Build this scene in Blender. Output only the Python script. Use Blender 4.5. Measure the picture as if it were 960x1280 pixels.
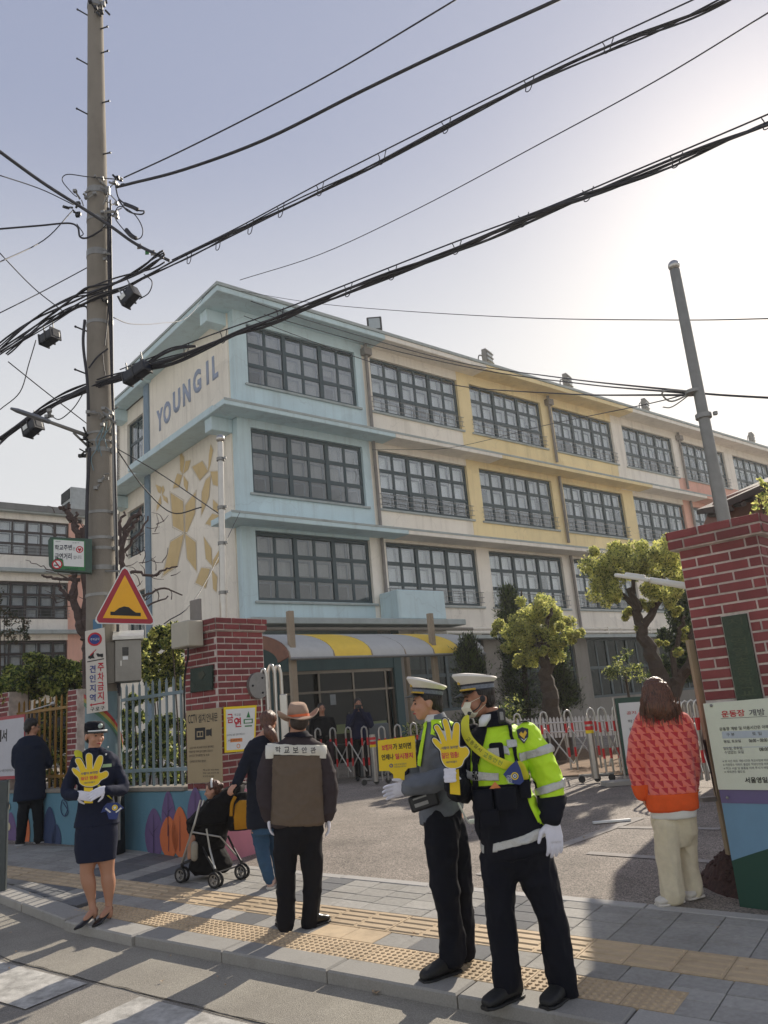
import bpy, bmesh, math, random
from mathutils import Vector as V, Matrix, noise
R = math.radians
random.seed(7)
for o in list(bpy.data.objects): bpy.data.objects.remove(o)
sc = bpy.context.scene
C = sc.collection
# ---------------------------------------------------------------- camera
cam = bpy.data.cameras.new('camera'); camo = bpy.data.objects.new('camera', cam); C.objects.link(camo)
FPX, PIT, ROL, CZ = 1006.0, R(14.2), R(-4.99), 1.5
FWD = V((0, math.cos(PIT), math.sin(PIT))); _u = V((0, -math.sin(PIT), math.cos(PIT))); _r = V((1, 0, 0))
RIG = math.cos(ROL) * _r + math.sin(ROL) * _u; UPV = -math.sin(ROL) * _r + math.cos(ROL) * _u
CAM = V((0, 0, CZ))
mw = Matrix((RIG, UPV, -FWD)).transposed().to_4x4(); mw.translation = CAM
camo.matrix_world = mw
cam.sensor_fit = 'HORIZONTAL'; cam.sensor_width = 36.0; cam.lens = 36.0 * FPX / 960.0
cam.clip_start = 0.05; cam.clip_end = 3000
sc.camera = camo
# ---------------------------------------------------------------- sky, sun, exposure
SEL, SAZ = R(29.8), R(31.2)
SUN = V((math.sin(SAZ) * math.cos(SEL), math.cos(SAZ) * math.cos(SEL), math.sin(SEL)))
SKYK = .24; EXPO = 1.05
w = bpy.data.worlds.new('World'); sc.world = w; w.use_nodes = True
nt = w.node_tree; nt.nodes.clear()
sky = nt.nodes.new('ShaderNodeTexSky'); sky.sky_type = 'NISHITA'; sky.sun_disc = False
sky.sun_elevation = SEL; sky.sun_rotation = SAZ; sky.air_density = 1.3; sky.dust_density = 2.0; sky.ozone_density = 2.0
hsv = nt.nodes.new('ShaderNodeHueSaturation'); hsv.inputs['Saturation'].default_value = 0.55
bg = nt.nodes.new('ShaderNodeBackground'); bg.inputs['Strength'].default_value = 0.05*SKYK
hz_ = nt.nodes.new('ShaderNodeBackground'); hz_.inputs['Strength'].default_value = 1.06 / 2**EXPO    # milky haze: paler towards the horizon all round
tcw = nt.nodes.new('ShaderNodeTexCoord'); sx = nt.nodes.new('ShaderNodeSeparateXYZ'); cr = nt.nodes.new('ShaderNodeValToRGB'); nt.links.new(tcw.outputs['Generated'], sx.inputs[0]); nt.links.new(sx.outputs['Z'], cr.inputs[0]); nt.links.new(cr.outputs[0], hz_.inputs['Color'])
for i_, (p_, c_) in enumerate(((0, (.76, .75, .73)), (.33, (.60, .605, .625)), (.67, (.265, .30, .43)), (1, (.20, .235, .37)))):
    e_ = cr.color_ramp.elements[i_] if i_ < 2 else cr.color_ramp.elements.new(p_); e_.position = p_; e_.color = (*c_, 1)
cr.color_ramp.interpolation = 'EASE'
ad = nt.nodes.new('ShaderNodeAddShader')
wo = nt.nodes.new('ShaderNodeOutputWorld')
nt.links.new(sky.outputs[0], hsv.inputs['Color']); wm_ = nt.nodes.new('ShaderNodeMix'); wm_.data_type = 'RGBA'; wm_.blend_type = 'MULTIPLY'; wm_.inputs['Factor'].default_value = 1; wm_.inputs['B'].default_value = (1, .93, .80, 1); nt.links.new(hsv.outputs[0], wm_.inputs['A']); nt.links.new(wm_.outputs['Result'], bg.inputs['Color']); nt.links.new(bg.outputs[0], ad.inputs[0]); nt.links.new(hz_.outputs[0], ad.inputs[1]); nt.links.new(ad.outputs[0], wo.inputs['Surface'])
sl = bpy.data.lights.new('sun', 'SUN'); sl.energy = 3.0; sl.angle = R(0.5); sl.color = (1.0, 0.90, 0.76)
so = bpy.data.objects.new('sun', sl); C.objects.link(so); so.rotation_euler = SUN.to_track_quat('Z', 'Y').to_euler()
sc.view_settings.view_transform = 'Standard'; sc.view_settings.look = 'None'; sc.view_settings.gamma = 1.0
sc.view_settings.exposure = EXPO
sc.cycles.max_bounces = 8; sc.cycles.transparent_max_bounces = 12
# ---------------------------------------------------------------- places measured from the photograph (960 x 1280 pixels)
def ray(x, y): return FWD + RIG * ((x - 480) / FPX) - UPV * ((y - 640) / FPX)
def gh(X, Y): return min(-.42 + .058 * Y, .195 + .008 * (Y - 10.6))          # ground height: the street climbs to the gate
def gp(x, y, off=0.0):
    d = ray(x, y); k = d.z - .058 * d.y
    if k < 0:
        P = CAM + d * ((-.42 + off - CZ) / k)
        if P.y <= 10.6: return P
    return CAM + d * ((.1102 + off - CZ) / (d.z - .008 * d.y))
def pl(x, y, P, n):
    d = ray(x, y); P = V(P); n = V(n); return CAM + d * ((P - CAM).dot(n) / d.dot(n))
def at(x, y, Y): d = ray(x, y); return CAM + d * (Y / d.y)
def vt(x, y, P, dd=0.0):
    h = V((P[0], P[1], 0)); L = h.length; n = h / L
    return pl(x, y, n * (L + dd), n)
# ---------------------------------------------------------------- object helpers
def lin(c): return tuple(((v / 12.92) if v <= .04045 else ((v + .055) / 1.055) ** 2.4) for v in c)
def thing(name, label, cat, loc=(0, 0, 0), group=None, kind=None):
    o = bpy.data.objects.new(name, None); C.objects.link(o); o.location = loc; o.empty_display_size = .2
    tag(o, label, cat, group, kind); return o
def tag(o, label=None, cat=None, group=None, kind=None):
    if label: o['label'] = label
    if cat: o['category'] = cat
    if group: o['group'] = group
    if kind: o['kind'] = kind
    return o
def origin(p):
    t = V((0, 0, 0))
    while p is not None: t += V(p.location); p = p.parent
    return t
def obj(name, me, m=None, parent=None, smooth=False, world=True, autosmooth=False):
    if isinstance(me, bmesh.types.BMesh):
        bm = me; me = bpy.data.meshes.new(name); bm.to_mesh(me); bm.free()
    if parent is not None and world:
        t = origin(parent)
        if t.length: me.transform(Matrix.Translation(-t))
    o = bpy.data.objects.new(name, me); C.objects.link(o)
    if m is not None:
        for mm in (m if isinstance(m, (list, tuple)) else [m]): me.materials.append(mm)
    if parent is not None: o.parent = parent
    if smooth or autosmooth:
        me.polygons.foreach_set('use_smooth', [True] * len(me.polygons))
        if autosmooth:
            try: me.set_sharp_from_angle(angle=R(38))
            except Exception: pass
    return o
def inst(name, me, parent, M):
    o = bpy.data.objects.new(name, me); C.objects.link(o); o.parent = parent
    M = M.copy(); M.translation -= origin(parent); o.matrix_local = M; return o
def frame(P, x, y=None, z=(0, 0, 1)):
    x = V(x).normalized(); z = V(z).normalized()
    y = z.cross(x).normalized() if y is None else V(y).normalized()
    M = Matrix((x, y, x.cross(y))).transposed().to_4x4(); M.translation = V(P); return M
def BM(): return bmesh.new()
def box(bm, P, A, B_, C_, mi=0):
    """box from corner P with edge vectors"""
    P, A, B_, C_ = V(P), V(A), V(B_), V(C_)
    vs = [bm.verts.new(P + A * i + B_ * j + C_ * k) for i, j, k in ((0,0,0),(1,0,0),(1,1,0),(0,1,0),(0,0,1),(1,0,1),(1,1,1),(0,1,1))]
    flip = A.cross(B_).dot(C_) < 0
    for f in ((0,3,2,1),(4,5,6,7),(0,1,5,4),(1,2,6,5),(2,3,7,6),(3,0,4,7)):
        q = [vs[i] for i in f]
        if flip: q.reverse()
        bm.faces.new(q).material_index = mi
def cbox(bm, c, sx, sy, sz, M=None, mi=0):
    M = M or Matrix.Identity(4); m3 = M.to_3x3(); c = M @ V(c)
    X, Y, Z = m3 @ V((sx,0,0)), m3 @ V((0,sy,0)), m3 @ V((0,0,sz)); box(bm, c - (X+Y+Z)/2, X, Y, Z, mi)
def perp(d):
    d = V(d).normalized(); a = V((0,0,1)) if abs(d.z) < .9 else V((1,0,0))
    x = d.cross(a).normalized(); return x, d.cross(x).normalized()
def tube(bm, pts, r, n=8, caps=True, round_=False, mi=0):
    pts = [V(p) for p in pts]; rs = list(r) if isinstance(r, (list, tuple)) else [r] * len(pts)
    if round_:
        d0 = (pts[0]-pts[1]).normalized(); d1 = (pts[-1]-pts[-2]).normalized(); r0, r1 = rs[0], rs[-1]
        pts = [pts[0]+d0*r0*.95, pts[0]+d0*r0*.6] + pts + [pts[-1]+d1*r1*.6, pts[-1]+d1*r1*.95]; rs = [r0*.3, r0*.8]+rs+[r1*.8, r1*.3]
    prev = None; X = None; rings = []
    for i, p in enumerate(pts):
        d = (pts[min(i+1,len(pts)-1)] - pts[max(i-1,0)])
        if d.length < 1e-9: d = V((0,0,1))
        d.normalize()
        if X is None: X, Y = perp(d)
        else:
            X = (X - d * X.dot(d))
            if X.length < 1e-6: X, Y = perp(d)
            X.normalize(); Y = d.cross(X)
        rings.append([bm.verts.new(p + (X*math.cos(2*math.pi*k/n) + Y*math.sin(2*math.pi*k/n)) * rs[i]) for k in range(n)])
    for a, b in zip(rings, rings[1:]):
        for k in range(n): bm.faces.new((a[k], a[(k+1)%n], b[(k+1)%n], b[k])).material_index = mi
    if caps: bm.faces.new(rings[0][::-1]).material_index = mi; bm.faces.new(rings[-1]).material_index = mi
def loft(bm, rings, n=20, mi=0, power=2.0):
    """rings: (centre, half-width vector, half-depth vector)"""
    rr = []
    for c, A, B_ in rings:
        L = []
        for k in range(n):
            t = 2*math.pi*k/n; ct, st = math.cos(t), math.sin(t); e = 2/power
            L.append(bm.verts.new(V(c) + V(A)*(abs(ct)**e*(1 if ct > 0 else -1)) + V(B_)*(abs(st)**e*(1 if st > 0 else -1))))
        rr.append(L)
    flip = None
    for a, b in zip(rr, rr[1:]):
        for k in range(n): bm.faces.new((a[k], a[(k+1)%n], b[(k+1)%n], b[k])).material_index = mi
    bm.faces.new(rr[0][::-1]).material_index = mi; bm.faces.new(rr[-1]).material_index = mi
def ball(bm, c, rx, ry=None, rz=None, M=None, seg=14, mi=0):
    ry = rx if ry is None else ry; rz = rx if rz is None else rz
    m3 = (M.to_3x3() if M is not None else Matrix.Identity(3)) @ Matrix.Diagonal((rx, ry, rz))
    r = bmesh.ops.create_uvsphere(bm, u_segments=seg, v_segments=max(6, seg*2//3), radius=1)
    for v_ in r['verts']: v_.co = m3 @ v_.co + V(c)
    if mi:
        for v_ in r['verts']:
            for f in v_.link_faces: f.material_index = mi
def prism(bm, pts, n, t, mi=0):
    """polygon pts extruded along n by t"""
    n = V(n).normalized() * t; a = [bm.verts.new(V(p)) for p in pts]; b = [bm.verts.new(V(p) + n) for p in pts]
    k = len(a)
    bm.faces.new(a[::-1]).material_index = mi; bm.faces.new(b).material_index = mi
    for i in range(k): bm.faces.new((a[i], a[(i+1)%k], b[(i+1)%k], b[i])).material_index = mi
    bmesh.ops.recalc_face_normals(bm, faces=bm.faces)
def spline(pts, n=8):
    pts = [V(p) for p in pts]; P = [2*pts[0]-pts[1]] + pts + [2*pts[-1]-pts[-2]]; out = []
    for i in range(1, len(P)-2):
        for k in range(n):
            t = k/n; a, b, c, d = P[i-1], P[i], P[i+1], P[i+2]
            out.append(.5*((2*b) + (c-a)*t + (2*a-5*b+4*c-d)*t*t + (3*b-a-3*c+d)*t*t*t))
    out.append(pts[-1]); return out
def bev(o, wd=.006, seg=1):
    m = o.modifiers.new('edge', 'BEVEL'); m.width = wd; m.segments = seg; m.limit_method = 'ANGLE'; m.angle_limit = R(40); return o
# ---------------------------------------------------------------- materials
MATS = {}
def mat(name, col, rough=.7, var=.12, scale=6.0, bump=.0, bscale=60.0, metal=0.0, col2=None, spec=.5, stain=0.0, streak=False, coat=0.0, sheen=0.0, srgb=True, sscale=1.2, detail=6.0):
    if name in MATS: return MATS[name]
    m = bpy.data.materials.new(name); MATS[name] = m; m.use_nodes = True; n = m.node_tree.nodes; L = m.node_tree.links
    b = n['Principled BSDF']; c = lin(col) if srgb else tuple(col)
    b.inputs['Roughness'].default_value = rough; b.inputs['Metallic'].default_value = metal
    b.inputs['Specular IOR Level'].default_value = spec
    if coat: b.inputs['Coat Weight'].default_value = coat
    if sheen: b.inputs['Sheen Weight'].default_value = sheen
    tc = n.new('ShaderNodeTexCoord'); geo = n.new('ShaderNodeNewGeometry')
    nz = n.new('ShaderNodeTexNoise'); nz.inputs['Scale'].default_value = scale; nz.inputs['Detail'].default_value = detail; nz.inputs['Roughness'].default_value = .65
    L.new(geo.outputs['Position'], nz.inputs['Vector'])
    rp = n.new('ShaderNodeMapRange'); rp.inputs['From Min'].default_value = .3; rp.inputs['From Max'].default_value = .7
    L.new(nz.outputs['Fac'], rp.inputs['Value'])
    mx = n.new('ShaderNodeMix'); mx.data_type = 'RGBA'
    c2 = (lin(col2) if srgb else tuple(col2)) if col2 else tuple(min(1, x*(1+var)) for x in c)
    c1 = c if col2 else tuple(x*(1-var) for x in c)
    mx.inputs['A'].default_value = (*c1, 1); mx.inputs['B'].default_value = (*c2, 1); L.new(rp.outputs[0], mx.inputs['Factor'])
    out = mx.outputs['Result']
    if stain:
        ns = n.new('ShaderNodeTexNoise'); ns.inputs['Scale'].default_value = sscale; ns.inputs['Detail'].default_value = 8; ns.inputs['Roughness'].default_value = .7
        mp = n.new('ShaderNodeMapping'); mp.inputs['Scale'].default_value = (3.2, 3.2, .22) if streak else (1, 1, .35); L.new(geo.outputs['Position'], mp.inputs['Vector']); L.new(mp.outputs[0], ns.inputs['Vector'])
        r2 = n.new('ShaderNodeMapRange'); r2.inputs['From Min'].default_value = .5; r2.inputs['From Max'].default_value = .78; r2.inputs['To Max'].default_value = stain
        L.new(ns.outputs['Fac'], r2.inputs['Value'])
        m2 = n.new('ShaderNodeMix'); m2.data_type = 'RGBA'; m2.inputs['B'].default_value = (c[0]*.45, c[1]*.42, c[2]*.38, 1)
        L.new(out, m2.inputs['A']); L.new(r2.outputs[0], m2.inputs['Factor']); out = m2.outputs['Result']
    L.new(out, b.inputs['Base Color'])
    if bump:
        nb = n.new('ShaderNodeTexNoise'); nb.inputs['Scale'].default_value = bscale; nb.inputs['Detail'].default_value = 4
        L.new(geo.outputs['Position'], nb.inputs['Vector'])
        bp = n.new('ShaderNodeBump'); bp.inputs['Strength'].default_value = bump; bp.inputs['Distance'].default_value = .01
        L.new(nb.outputs['Fac'], bp.inputs['Height']); L.new(bp.outputs[0], b.inputs['Normal'])
    return m
def per_object(m, amt=.35):
    """each piece sharing this material gets its own shade"""
    n = m.node_tree.nodes; L = m.node_tree.links; b = n['Principled BSDF']; src = b.inputs['Base Color'].links[0].from_socket
    oi = n.new('ShaderNodeObjectInfo'); mr = n.new('ShaderNodeMapRange'); mr.inputs['To Min'].default_value = 1-amt; mr.inputs['To Max'].default_value = 1+amt
    L.new(oi.outputs['Random'], mr.inputs['Value'])
    h = n.new('ShaderNodeHueSaturation'); L.new(src, h.inputs['Color']); L.new(mr.outputs[0], h.inputs['Value']); L.new(h.outputs[0], b.inputs['Base Color']); return m
def glassmat(name, tint, gl=.12, rough=.03):
    m = bpy.data.materials.new(name); MATS[name] = m; m.use_nodes = True; n = m.node_tree.nodes; L = m.node_tree.links; n.clear()
    t = n.new('ShaderNodeBsdfTransparent'); t.inputs[0].default_value = (*tint, 1); g = n.new('ShaderNodeBsdfGlossy'); g.inputs['Roughness'].default_value = rough
    g.inputs[0].default_value = (.9, .93, .95, 1)
    lw = n.new('ShaderNodeLayerWeight'); lw.inputs[0].default_value = .35
    mr = n.new('ShaderNodeMapRange'); mr.inputs['To Min'].default_value = gl*.6; mr.inputs['To Max'].default_value = min(1, gl*2.6); L.new(lw.outputs['Fresnel'], mr.inputs['Value'])
    mx = n.new('ShaderNodeMixShader'); L.new(mr.outputs[0], mx.inputs[0]); L.new(t.outputs[0], mx.inputs[1]); L.new(g.outputs[0], mx.inputs[2])
    o = n.new('ShaderNodeOutputMaterial'); L.new(mx.outputs[0], o.inputs[0]); return m
def plane_text(s, P, X, Y, wd, ht, m, parent, name='lettering', thick=.0015, bold=0.0, raised=.002, keep=True):
    """flat lettering centred at P, X along the line, Y up, fitted into wd x ht"""
    cu = bpy.data.curves.new('txt', 'FONT'); cu.body = s; cu.offset = bold; cu.align_x = 'CENTER'; cu.resolution_u = 3
    to = bpy.data.objects.new('txt', cu); me = bpy.data.meshes.new_from_object(to); bpy.data.objects.remove(to); bpy.data.curves.remove(cu)
    if not len(me.vertices): return None
    xs = [v_.co.x for v_ in me.vertices]; ys = [v_.co.y for v_ in me.vertices]
    x0, x1, y0, y1 = min(xs), max(xs), min(ys), max(ys); X = V(X).normalized(); Y = V(Y).normalized(); N = X.cross(Y)
    sx = wd/(x1-x0); sy = ht/(y1-y0)
    for v_ in me.vertices:
        v_.co = V(P) + X*((v_.co.x-(x0+x1)/2)*sx) + Y*((v_.co.y-(y0+y1)/2)*sy) + N*raised
    return obj(name, me, m, parent)
def rect(bm, P, X, Y, x0, x1, y0, y1, mi=0, off=0.0):
    X = V(X); Y = V(Y); N = X.cross(Y).normalized()
    bm.faces.new([bm.verts.new(V(P) + X*a + Y*b + N*off) for a, b in ((x0,y0),(x1,y0),(x1,y1),(x0,y1))]).material_index = mi
def poly2(bm, P, X, Y, pts, off=0.0, mi=0):
    X = V(X); Y = V(Y); N = X.cross(Y).normalized()
    bm.faces.new([bm.verts.new(V(P) + X*a + Y*b + N*off) for a, b in pts]).material_index = mi
# ================================================================ SETTING: street, pavement, yard
KD = V((.82, -.572, 0)); ND = V((.572, .82, 0)); KD.normalize(); ND.normalize()
def kn(k, n, off=0.0):
    P = KD*k + ND*n; P.z = gh(P.x, P.y) + off; return P
def knM(k, n, off=0.0):
    P = kn(k, n, off); e = .05; X = kn(k+e, n, off)-P; Y = kn(k, n+e, off)-P; return frame(P, X, None, X.cross(Y))
def kerb_n(k): return 4.43 + .18*max(0, -k-6.6) + .02*max(0, -k-9)**2
def grid(bm, ks, ns, off, nf=None):
    vs = [[bm.verts.new(kn(k, (nf(k) if (nf and j == 0) else n), off)) for j, n in enumerate(ns)] for k in ks]
    for a, b in zip(vs, vs[1:]):
        for j in range(len(ns)-1): bm.faces.new((a[j], b[j], b[j+1], a[j+1]))
def asphalt(name, c1, c2, speck, dark=.5, rough=.85, crack=True, spk=220):
    m = mat(name, c1, rough, col2=c2, scale=1.3, bump=.7, bscale=170, stain=.5, sscale=.7)
    n = m.node_tree.nodes; L = m.node_tree.links; b = n['Principled BSDF']; src = b.inputs['Base Color'].links[0].from_socket
    geo = n.new('ShaderNodeNewGeometry')
    vo = n.new('ShaderNodeTexVoronoi'); vo.inputs['Scale'].default_value = spk; L.new(geo.outputs['Position'], vo.inputs['Vector'])
    sh = n.new('ShaderNodeSeparateColor'); L.new(vo.outputs['Color'], sh.inputs[0])
    mr = n.new('ShaderNodeMapRange'); mr.inputs['From Min'].default_value = .0; mr.inputs['From Max'].default_value = 1; mr.inputs['To Min'].default_value = 1-speck; mr.inputs['To Max'].default_value = 1+speck
    L.new(sh.outputs[0], mr.inputs['Value'])
    h = n.new('ShaderNodeHueSaturation'); L.new(src, h.inputs['Color']); L.new(mr.outputs[0], h.inputs['Value']); out = h.outputs[0]
    if crack:
        wn = n.new('ShaderNodeTexNoise'); wn.inputs['Scale'].default_value = 3; L.new(geo.outputs['Position'], wn.inputs['Vector'])
        wm = n.new('ShaderNodeMix'); wm.data_type = 'RGBA'; wm.inputs['Factor'].default_value = .25; L.new(geo.outputs['Position'], wm.inputs['A']); L.new(wn.outputs['Color'], wm.inputs['B'])
        vc = n.new('ShaderNodeTexVoronoi'); vc.feature = 'DISTANCE_TO_EDGE'; vc.inputs['Scale'].default_value = .8; L.new(wm.outputs['Result'], vc.inputs['Vector'])
        cr = n.new('ShaderNodeMapRange'); cr.inputs['From Max'].default_value = .008; cr.inputs['To Min'].default_value = .55; cr.inputs['To Max'].default_value = 0.0; L.new(vc.outputs['Distance'], cr.inputs['Value'])
        pn = n.new('ShaderNodeTexNoise'); pn.inputs['Scale'].default_value = .5; L.new(geo.outputs['Position'], pn.inputs['Vector'])
        pm = n.new('ShaderNodeMapRange'); pm.inputs['From Min'].default_value = .52; pm.inputs['From Max'].default_value = .6; L.new(pn.outputs['Fac'], pm.inputs['Value'])
        mu = n.new('ShaderNodeMath'); mu.operation = 'MULTIPLY'; L.new(cr.outputs[0], mu.inputs[0]); L.new(pm.outputs[0], mu.inputs[1])
        mx = n.new('ShaderNodeMix'); mx.data_type = 'RGBA'; mx.inputs['B'].default_value = (.02, .02, .02, 1); L.new(out, mx.inputs['A']); L.new(mu.outputs[0], mx.inputs['Factor']); out = mx.outputs['Result']
    L.new(out, b.inputs['Base Color']); return m
m_road = asphalt('road_asphalt', (.50, .48, .45), (.57, .55, .51), .35)
m_yard = asphalt('yard_asphalt', (.46, .43, .395), (.59, .55, .51), .7, spk=120)
m_paint = mat('worn_white_paint', (.80, .79, .76), .8, col2=(.52, .51, .485), scale=9, bump=.5, bscale=150, detail=12)
m_kerb = mat('kerb_granite', (.60, .59, .565), .8, var=.14, scale=90, bump=.25, bscale=200, stain=.5, sscale=3); per_object(m_kerb, .14)
m_pav = mat('paver_light', (.61, .60, .575), .85, var=.16, scale=26, bump=.5, bscale=220, stain=.6, sscale=1.6); per_object(m_pav, .13)
m_pavd = mat('paver_dark', (.40, .405, .41), .85, var=.12, scale=30, bump=.4, bscale=220); per_object(m_pavd, .12)
m_tact = mat('tactile_tile', (.74, .655, .53), .75, var=.10, scale=12, bump=.3, bscale=200, stain=.7, sscale=2.5); per_object(m_tact, .10)
m_bed = mat('joint_sand', (.27, .26, .25), .95, var=.2, scale=40)
m_soil = mat('bare_soil', (.47, .37, .27), .95, var=.25, scale=5, bump=.8, bscale=40)
# road: one sheet to the horizon, everything else lies on it
bm = BM(); rows = [-60, -5, 2, 10.6, 25, 60, 1600]; cols_ = [-1600, -30, 30, 1600]
vs = [[bm.verts.new((x, y, gh(x, min(y, 60)) - .08)) for x in cols_] for y in rows]
for a, b in zip(vs, vs[1:]):
    for i in range(3): bm.faces.new((a[i], a[i+1], b[i+1], b[i]))
tag(obj('road', bm, m_road), kind='structure')
# pavement bed with its loose pieces
bm = BM(); ks = [-30+.5*i for i in range(0, 77)]
grid(bm, ks, [4.6, 5.2, 5.8, 6.4, 6.9, 7.6], -.03, nf=lambda k: kerb_n(k)+.1)
pavement = tag(obj('pavement', bm, m_bed), kind='structure')
# yard
bm = BM(); ns = [6.42, 6.9, 7.4, 7.9, 8.4, 9, 9.6, 10.2, 11, 12, 14, 17, 22, 30, 45, 70]
grid(bm, [-60, -45, -30, -20, -14, -10] + [-7.4+.5*i for i in range(0, 24)] + [5, 6, 8, 10, 14, 20, 30, 45, 70], ns, -.004)
tag(obj('school_yard', bm, m_yard), kind='structure')
# border stones between pavement and yard
def stone_mesh(name, lx, ly, h, m, ch=.006):
    b = BM(); z0, z1 = -h, 0
    p = [(-lx/2, -ly/2), (lx/2, -ly/2), (lx/2, ly/2), (-lx/2, ly/2)]
    lo = [b.verts.new((x, y, z0)) for x, y in p]; mi = [b.verts.new((x, y, -ch)) for x, y in p]
    tp = [b.verts.new((x-math.copysign(ch, x), y-math.copysign(ch, y), 0)) for x, y in p]
    for A, B_ in ((lo, mi), (mi, tp)):
        for i in range(4): b.faces.new((A[i], A[(i+1) % 4], B_[(i+1) % 4], B_[i]))
    b.faces.new(tp); me = bpy.data.meshes.new(name); b.to_mesh(me); b.free(); me.materials.append(m); return me
me_border = stone_mesh('border_stone', .96, .11, .1, mat('border_stone', (.66, .65, .63), .8, var=.12, scale=60, bump=.3, bscale=200))
for i in range(10): inst('border_stone', me_border, pavement, knM(-6.75+.97*i, 6.385 + random.uniform(-.008, .008), .004))
# kerb
kerb = tag(bpy.data.objects.new('kerb', None), kind='structure'); C.objects.link(kerb)
me_k = stone_mesh('kerb_stone', .985, .235, .3, m_kerb, .012)
k = 2.6
while k > -16:
    n0, n1 = kerb_n(k-.5), kerb_n(k+.5); P = kn(k, kerb_n(k)+.118, .004 + random.uniform(-.003, .003)); X = kn(k+.5, n1, 0)-kn(k-.5, n0, 0)
    inst('kerb_stone', me_k, kerb, frame(P, X, None, (0, -.058, 1))); k -= .995
bm = BM()
grid(bm, [2.6, 1], [3.93, 4.43], -.076); bm.free()
bm = BM()     # gutter strip beside the kerb, a paler concrete band closed by a dark joint
vs = [(bm.verts.new(kn(k_, kerb_n(k_)-.62, -.076)), bm.verts.new(kn(k_, kerb_n(k_), -.076))) for k_ in [-16+.5*i for i in range(38)]]
for a, b in zip(vs, vs[1:]): bm.faces.new((a[0], b[0], b[1], a[1]))
tag(obj('gutter', bm, asphalt('gutter_concrete', (.54, .52, .48), (.62, .60, .55), .25, crack=False)), kind='structure')
bm = BM()
vs = []
for i in range(380):
    k_ = -16+.05*i; nn = kerb_n(k_)-.62 + .018*noise.noise(V((k_*3, 0, 0))) + .008*noise.noise(V((k_*17, 3, 0))); h_ = .0035+.003*noise.noise(V((k_*9, 9, 0)))
    vs.append((bm.verts.new(kn(k_, nn-h_, -.072)), bm.verts.new(kn(k_, nn+h_, -.072))))
for a, b in zip(vs, vs[1:]): bm.faces.new((a[0], b[0], b[1], a[1]))
tag(obj('road_joint', bm, mat('tar', (.16, .15, .15), .7)), kind='structure')
# pavers, one object each
mesh_cache = {}
def paver(k0, k1, n0, n1, m, nm='paver', off=0.0):
    a, b = round(k1-k0-.006, 3), round(n1-n0-.006, 3)
    key = (a, b, m.name)
    if key not in mesh_cache: mesh_cache[key] = stone_mesh(nm, a, b, .04, m, .004)
    M = knM((k0+k1)/2, (n0+n1)/2, off + random.uniform(-.002, .002)); M = M @ Matrix.Rotation(random.uniform(-.006, .006), 4, 'Z')
    inst(nm, mesh_cache[key], pavement, M)
DARK = {-28, -27, -25, -18, -12, -11}
stuffb = BM(); stuffd = BM()
def column(i):
    k0, k1 = i*.3, i*.3+.3; kc = k0+.15
    lo = kerb_n(kc)+.24; dots = -7.1 < kc < -1.88
    segs = []
    if kc < -7.25: hi = 6.63 + .0*kc
    else: hi = 6.33
    if not dots: segs.append((lo, 5.22))
    else: segs.append((4.97, 5.22))
    segs.append((5.60, hi))
    for a, b in segs:
        if b-a < .08: continue
        n = max(1, round((b-a)/.185)); cuts = [a] + [a+(b-a)*(j+((i*.37+j*.21) % .5-.25)*.5)/n for j in range(1, n)] + [b]
        for p, q in zip(cuts, cuts[1:]):
            if -7.15 < k0 and a < 5 and dots and -15 <= i <= -14: m = m_tact
            else: m = m_pavd if (i in DARK) else m_pav
            if kc < -10.4 or kc > 1.6:
                bmx = stuffd if m is m_pavd else stuffb; P = kn((k0+k1)/2, (p+q)/2, 0)
                M = knM(kc, (p+q)/2, 0); cbox(bmx, (0, 0, -.02), .294, q-p-.006, .04, M)
            else: paver(k0, k1, p, q, m)
for i in range(-90, 14): column(i)
tag(obj('paver', stuffb, m_pav, pavement), kind='stuff'); tag(obj('paver', stuffd, m_pavd, pavement), kind='stuff')
# tactile tiles
b = BM(); cbox(b, (0, 0, -.02), .296, .376, .04)
for j in range(4):
    y = (j-1.5)*.094; vs = [(-.135, y-.026, 0), (.135, y-.026, 0), (.135, y+.026, 0), (-.135, y+.026, 0)]
    lo = [b.verts.new(p) for p in vs]; hi = [b.verts.new((p[0]*.96, y+(p[1]-y)*.6, .007)) for p in vs]
    for q in range(4): b.faces.new((lo[q], lo[(q+1) % 4], hi[(q+1) % 4], hi[q]))
    b.faces.new(hi)
me_bar = bpy.data.meshes.new('guide_tile'); b.to_mesh(me_bar); b.free(); me_bar.materials.append(m_tact)
b = BM(); cbox(b, (0, 0, -.02), .296, .296, .04)
for i in range(6):
    for j in range(6):
        c = V(((i-2.5)*.048, (j-2.5)*.048, 0)); q = 8; lo = [b.verts.new(c+V((math.cos(t)*.0175, math.sin(t)*.0175, 0))) for t in [2*math.pi*s/q for s in range(q)]]
        hi = [b.verts.new(c+V((math.cos(t)*.0115, math.sin(t)*.0115, .007))) for t in [2*math.pi*s/q for s in range(q)]]
        for s in range(q): b.faces.new((lo[s], lo[(s+1) % q], hi[(s+1) % q], hi[s]))
        b.faces.new(hi)
me_dot = bpy.data.meshes.new('warning_tile'); b.to_mesh(me_dot); b.free(); me_dot.materials.append(m_tact)
for i in range(-46, 11): inst('guide_tile', me_bar, pavement, knM(i*.3+.15-.06, 5.41, .001+random.uniform(-.001, .001)))
k = -7.08
while k < -1.95: inst('warning_tile', me_dot, pavement, knM(k+.15, 4.815, .001)); k += .3
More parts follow.
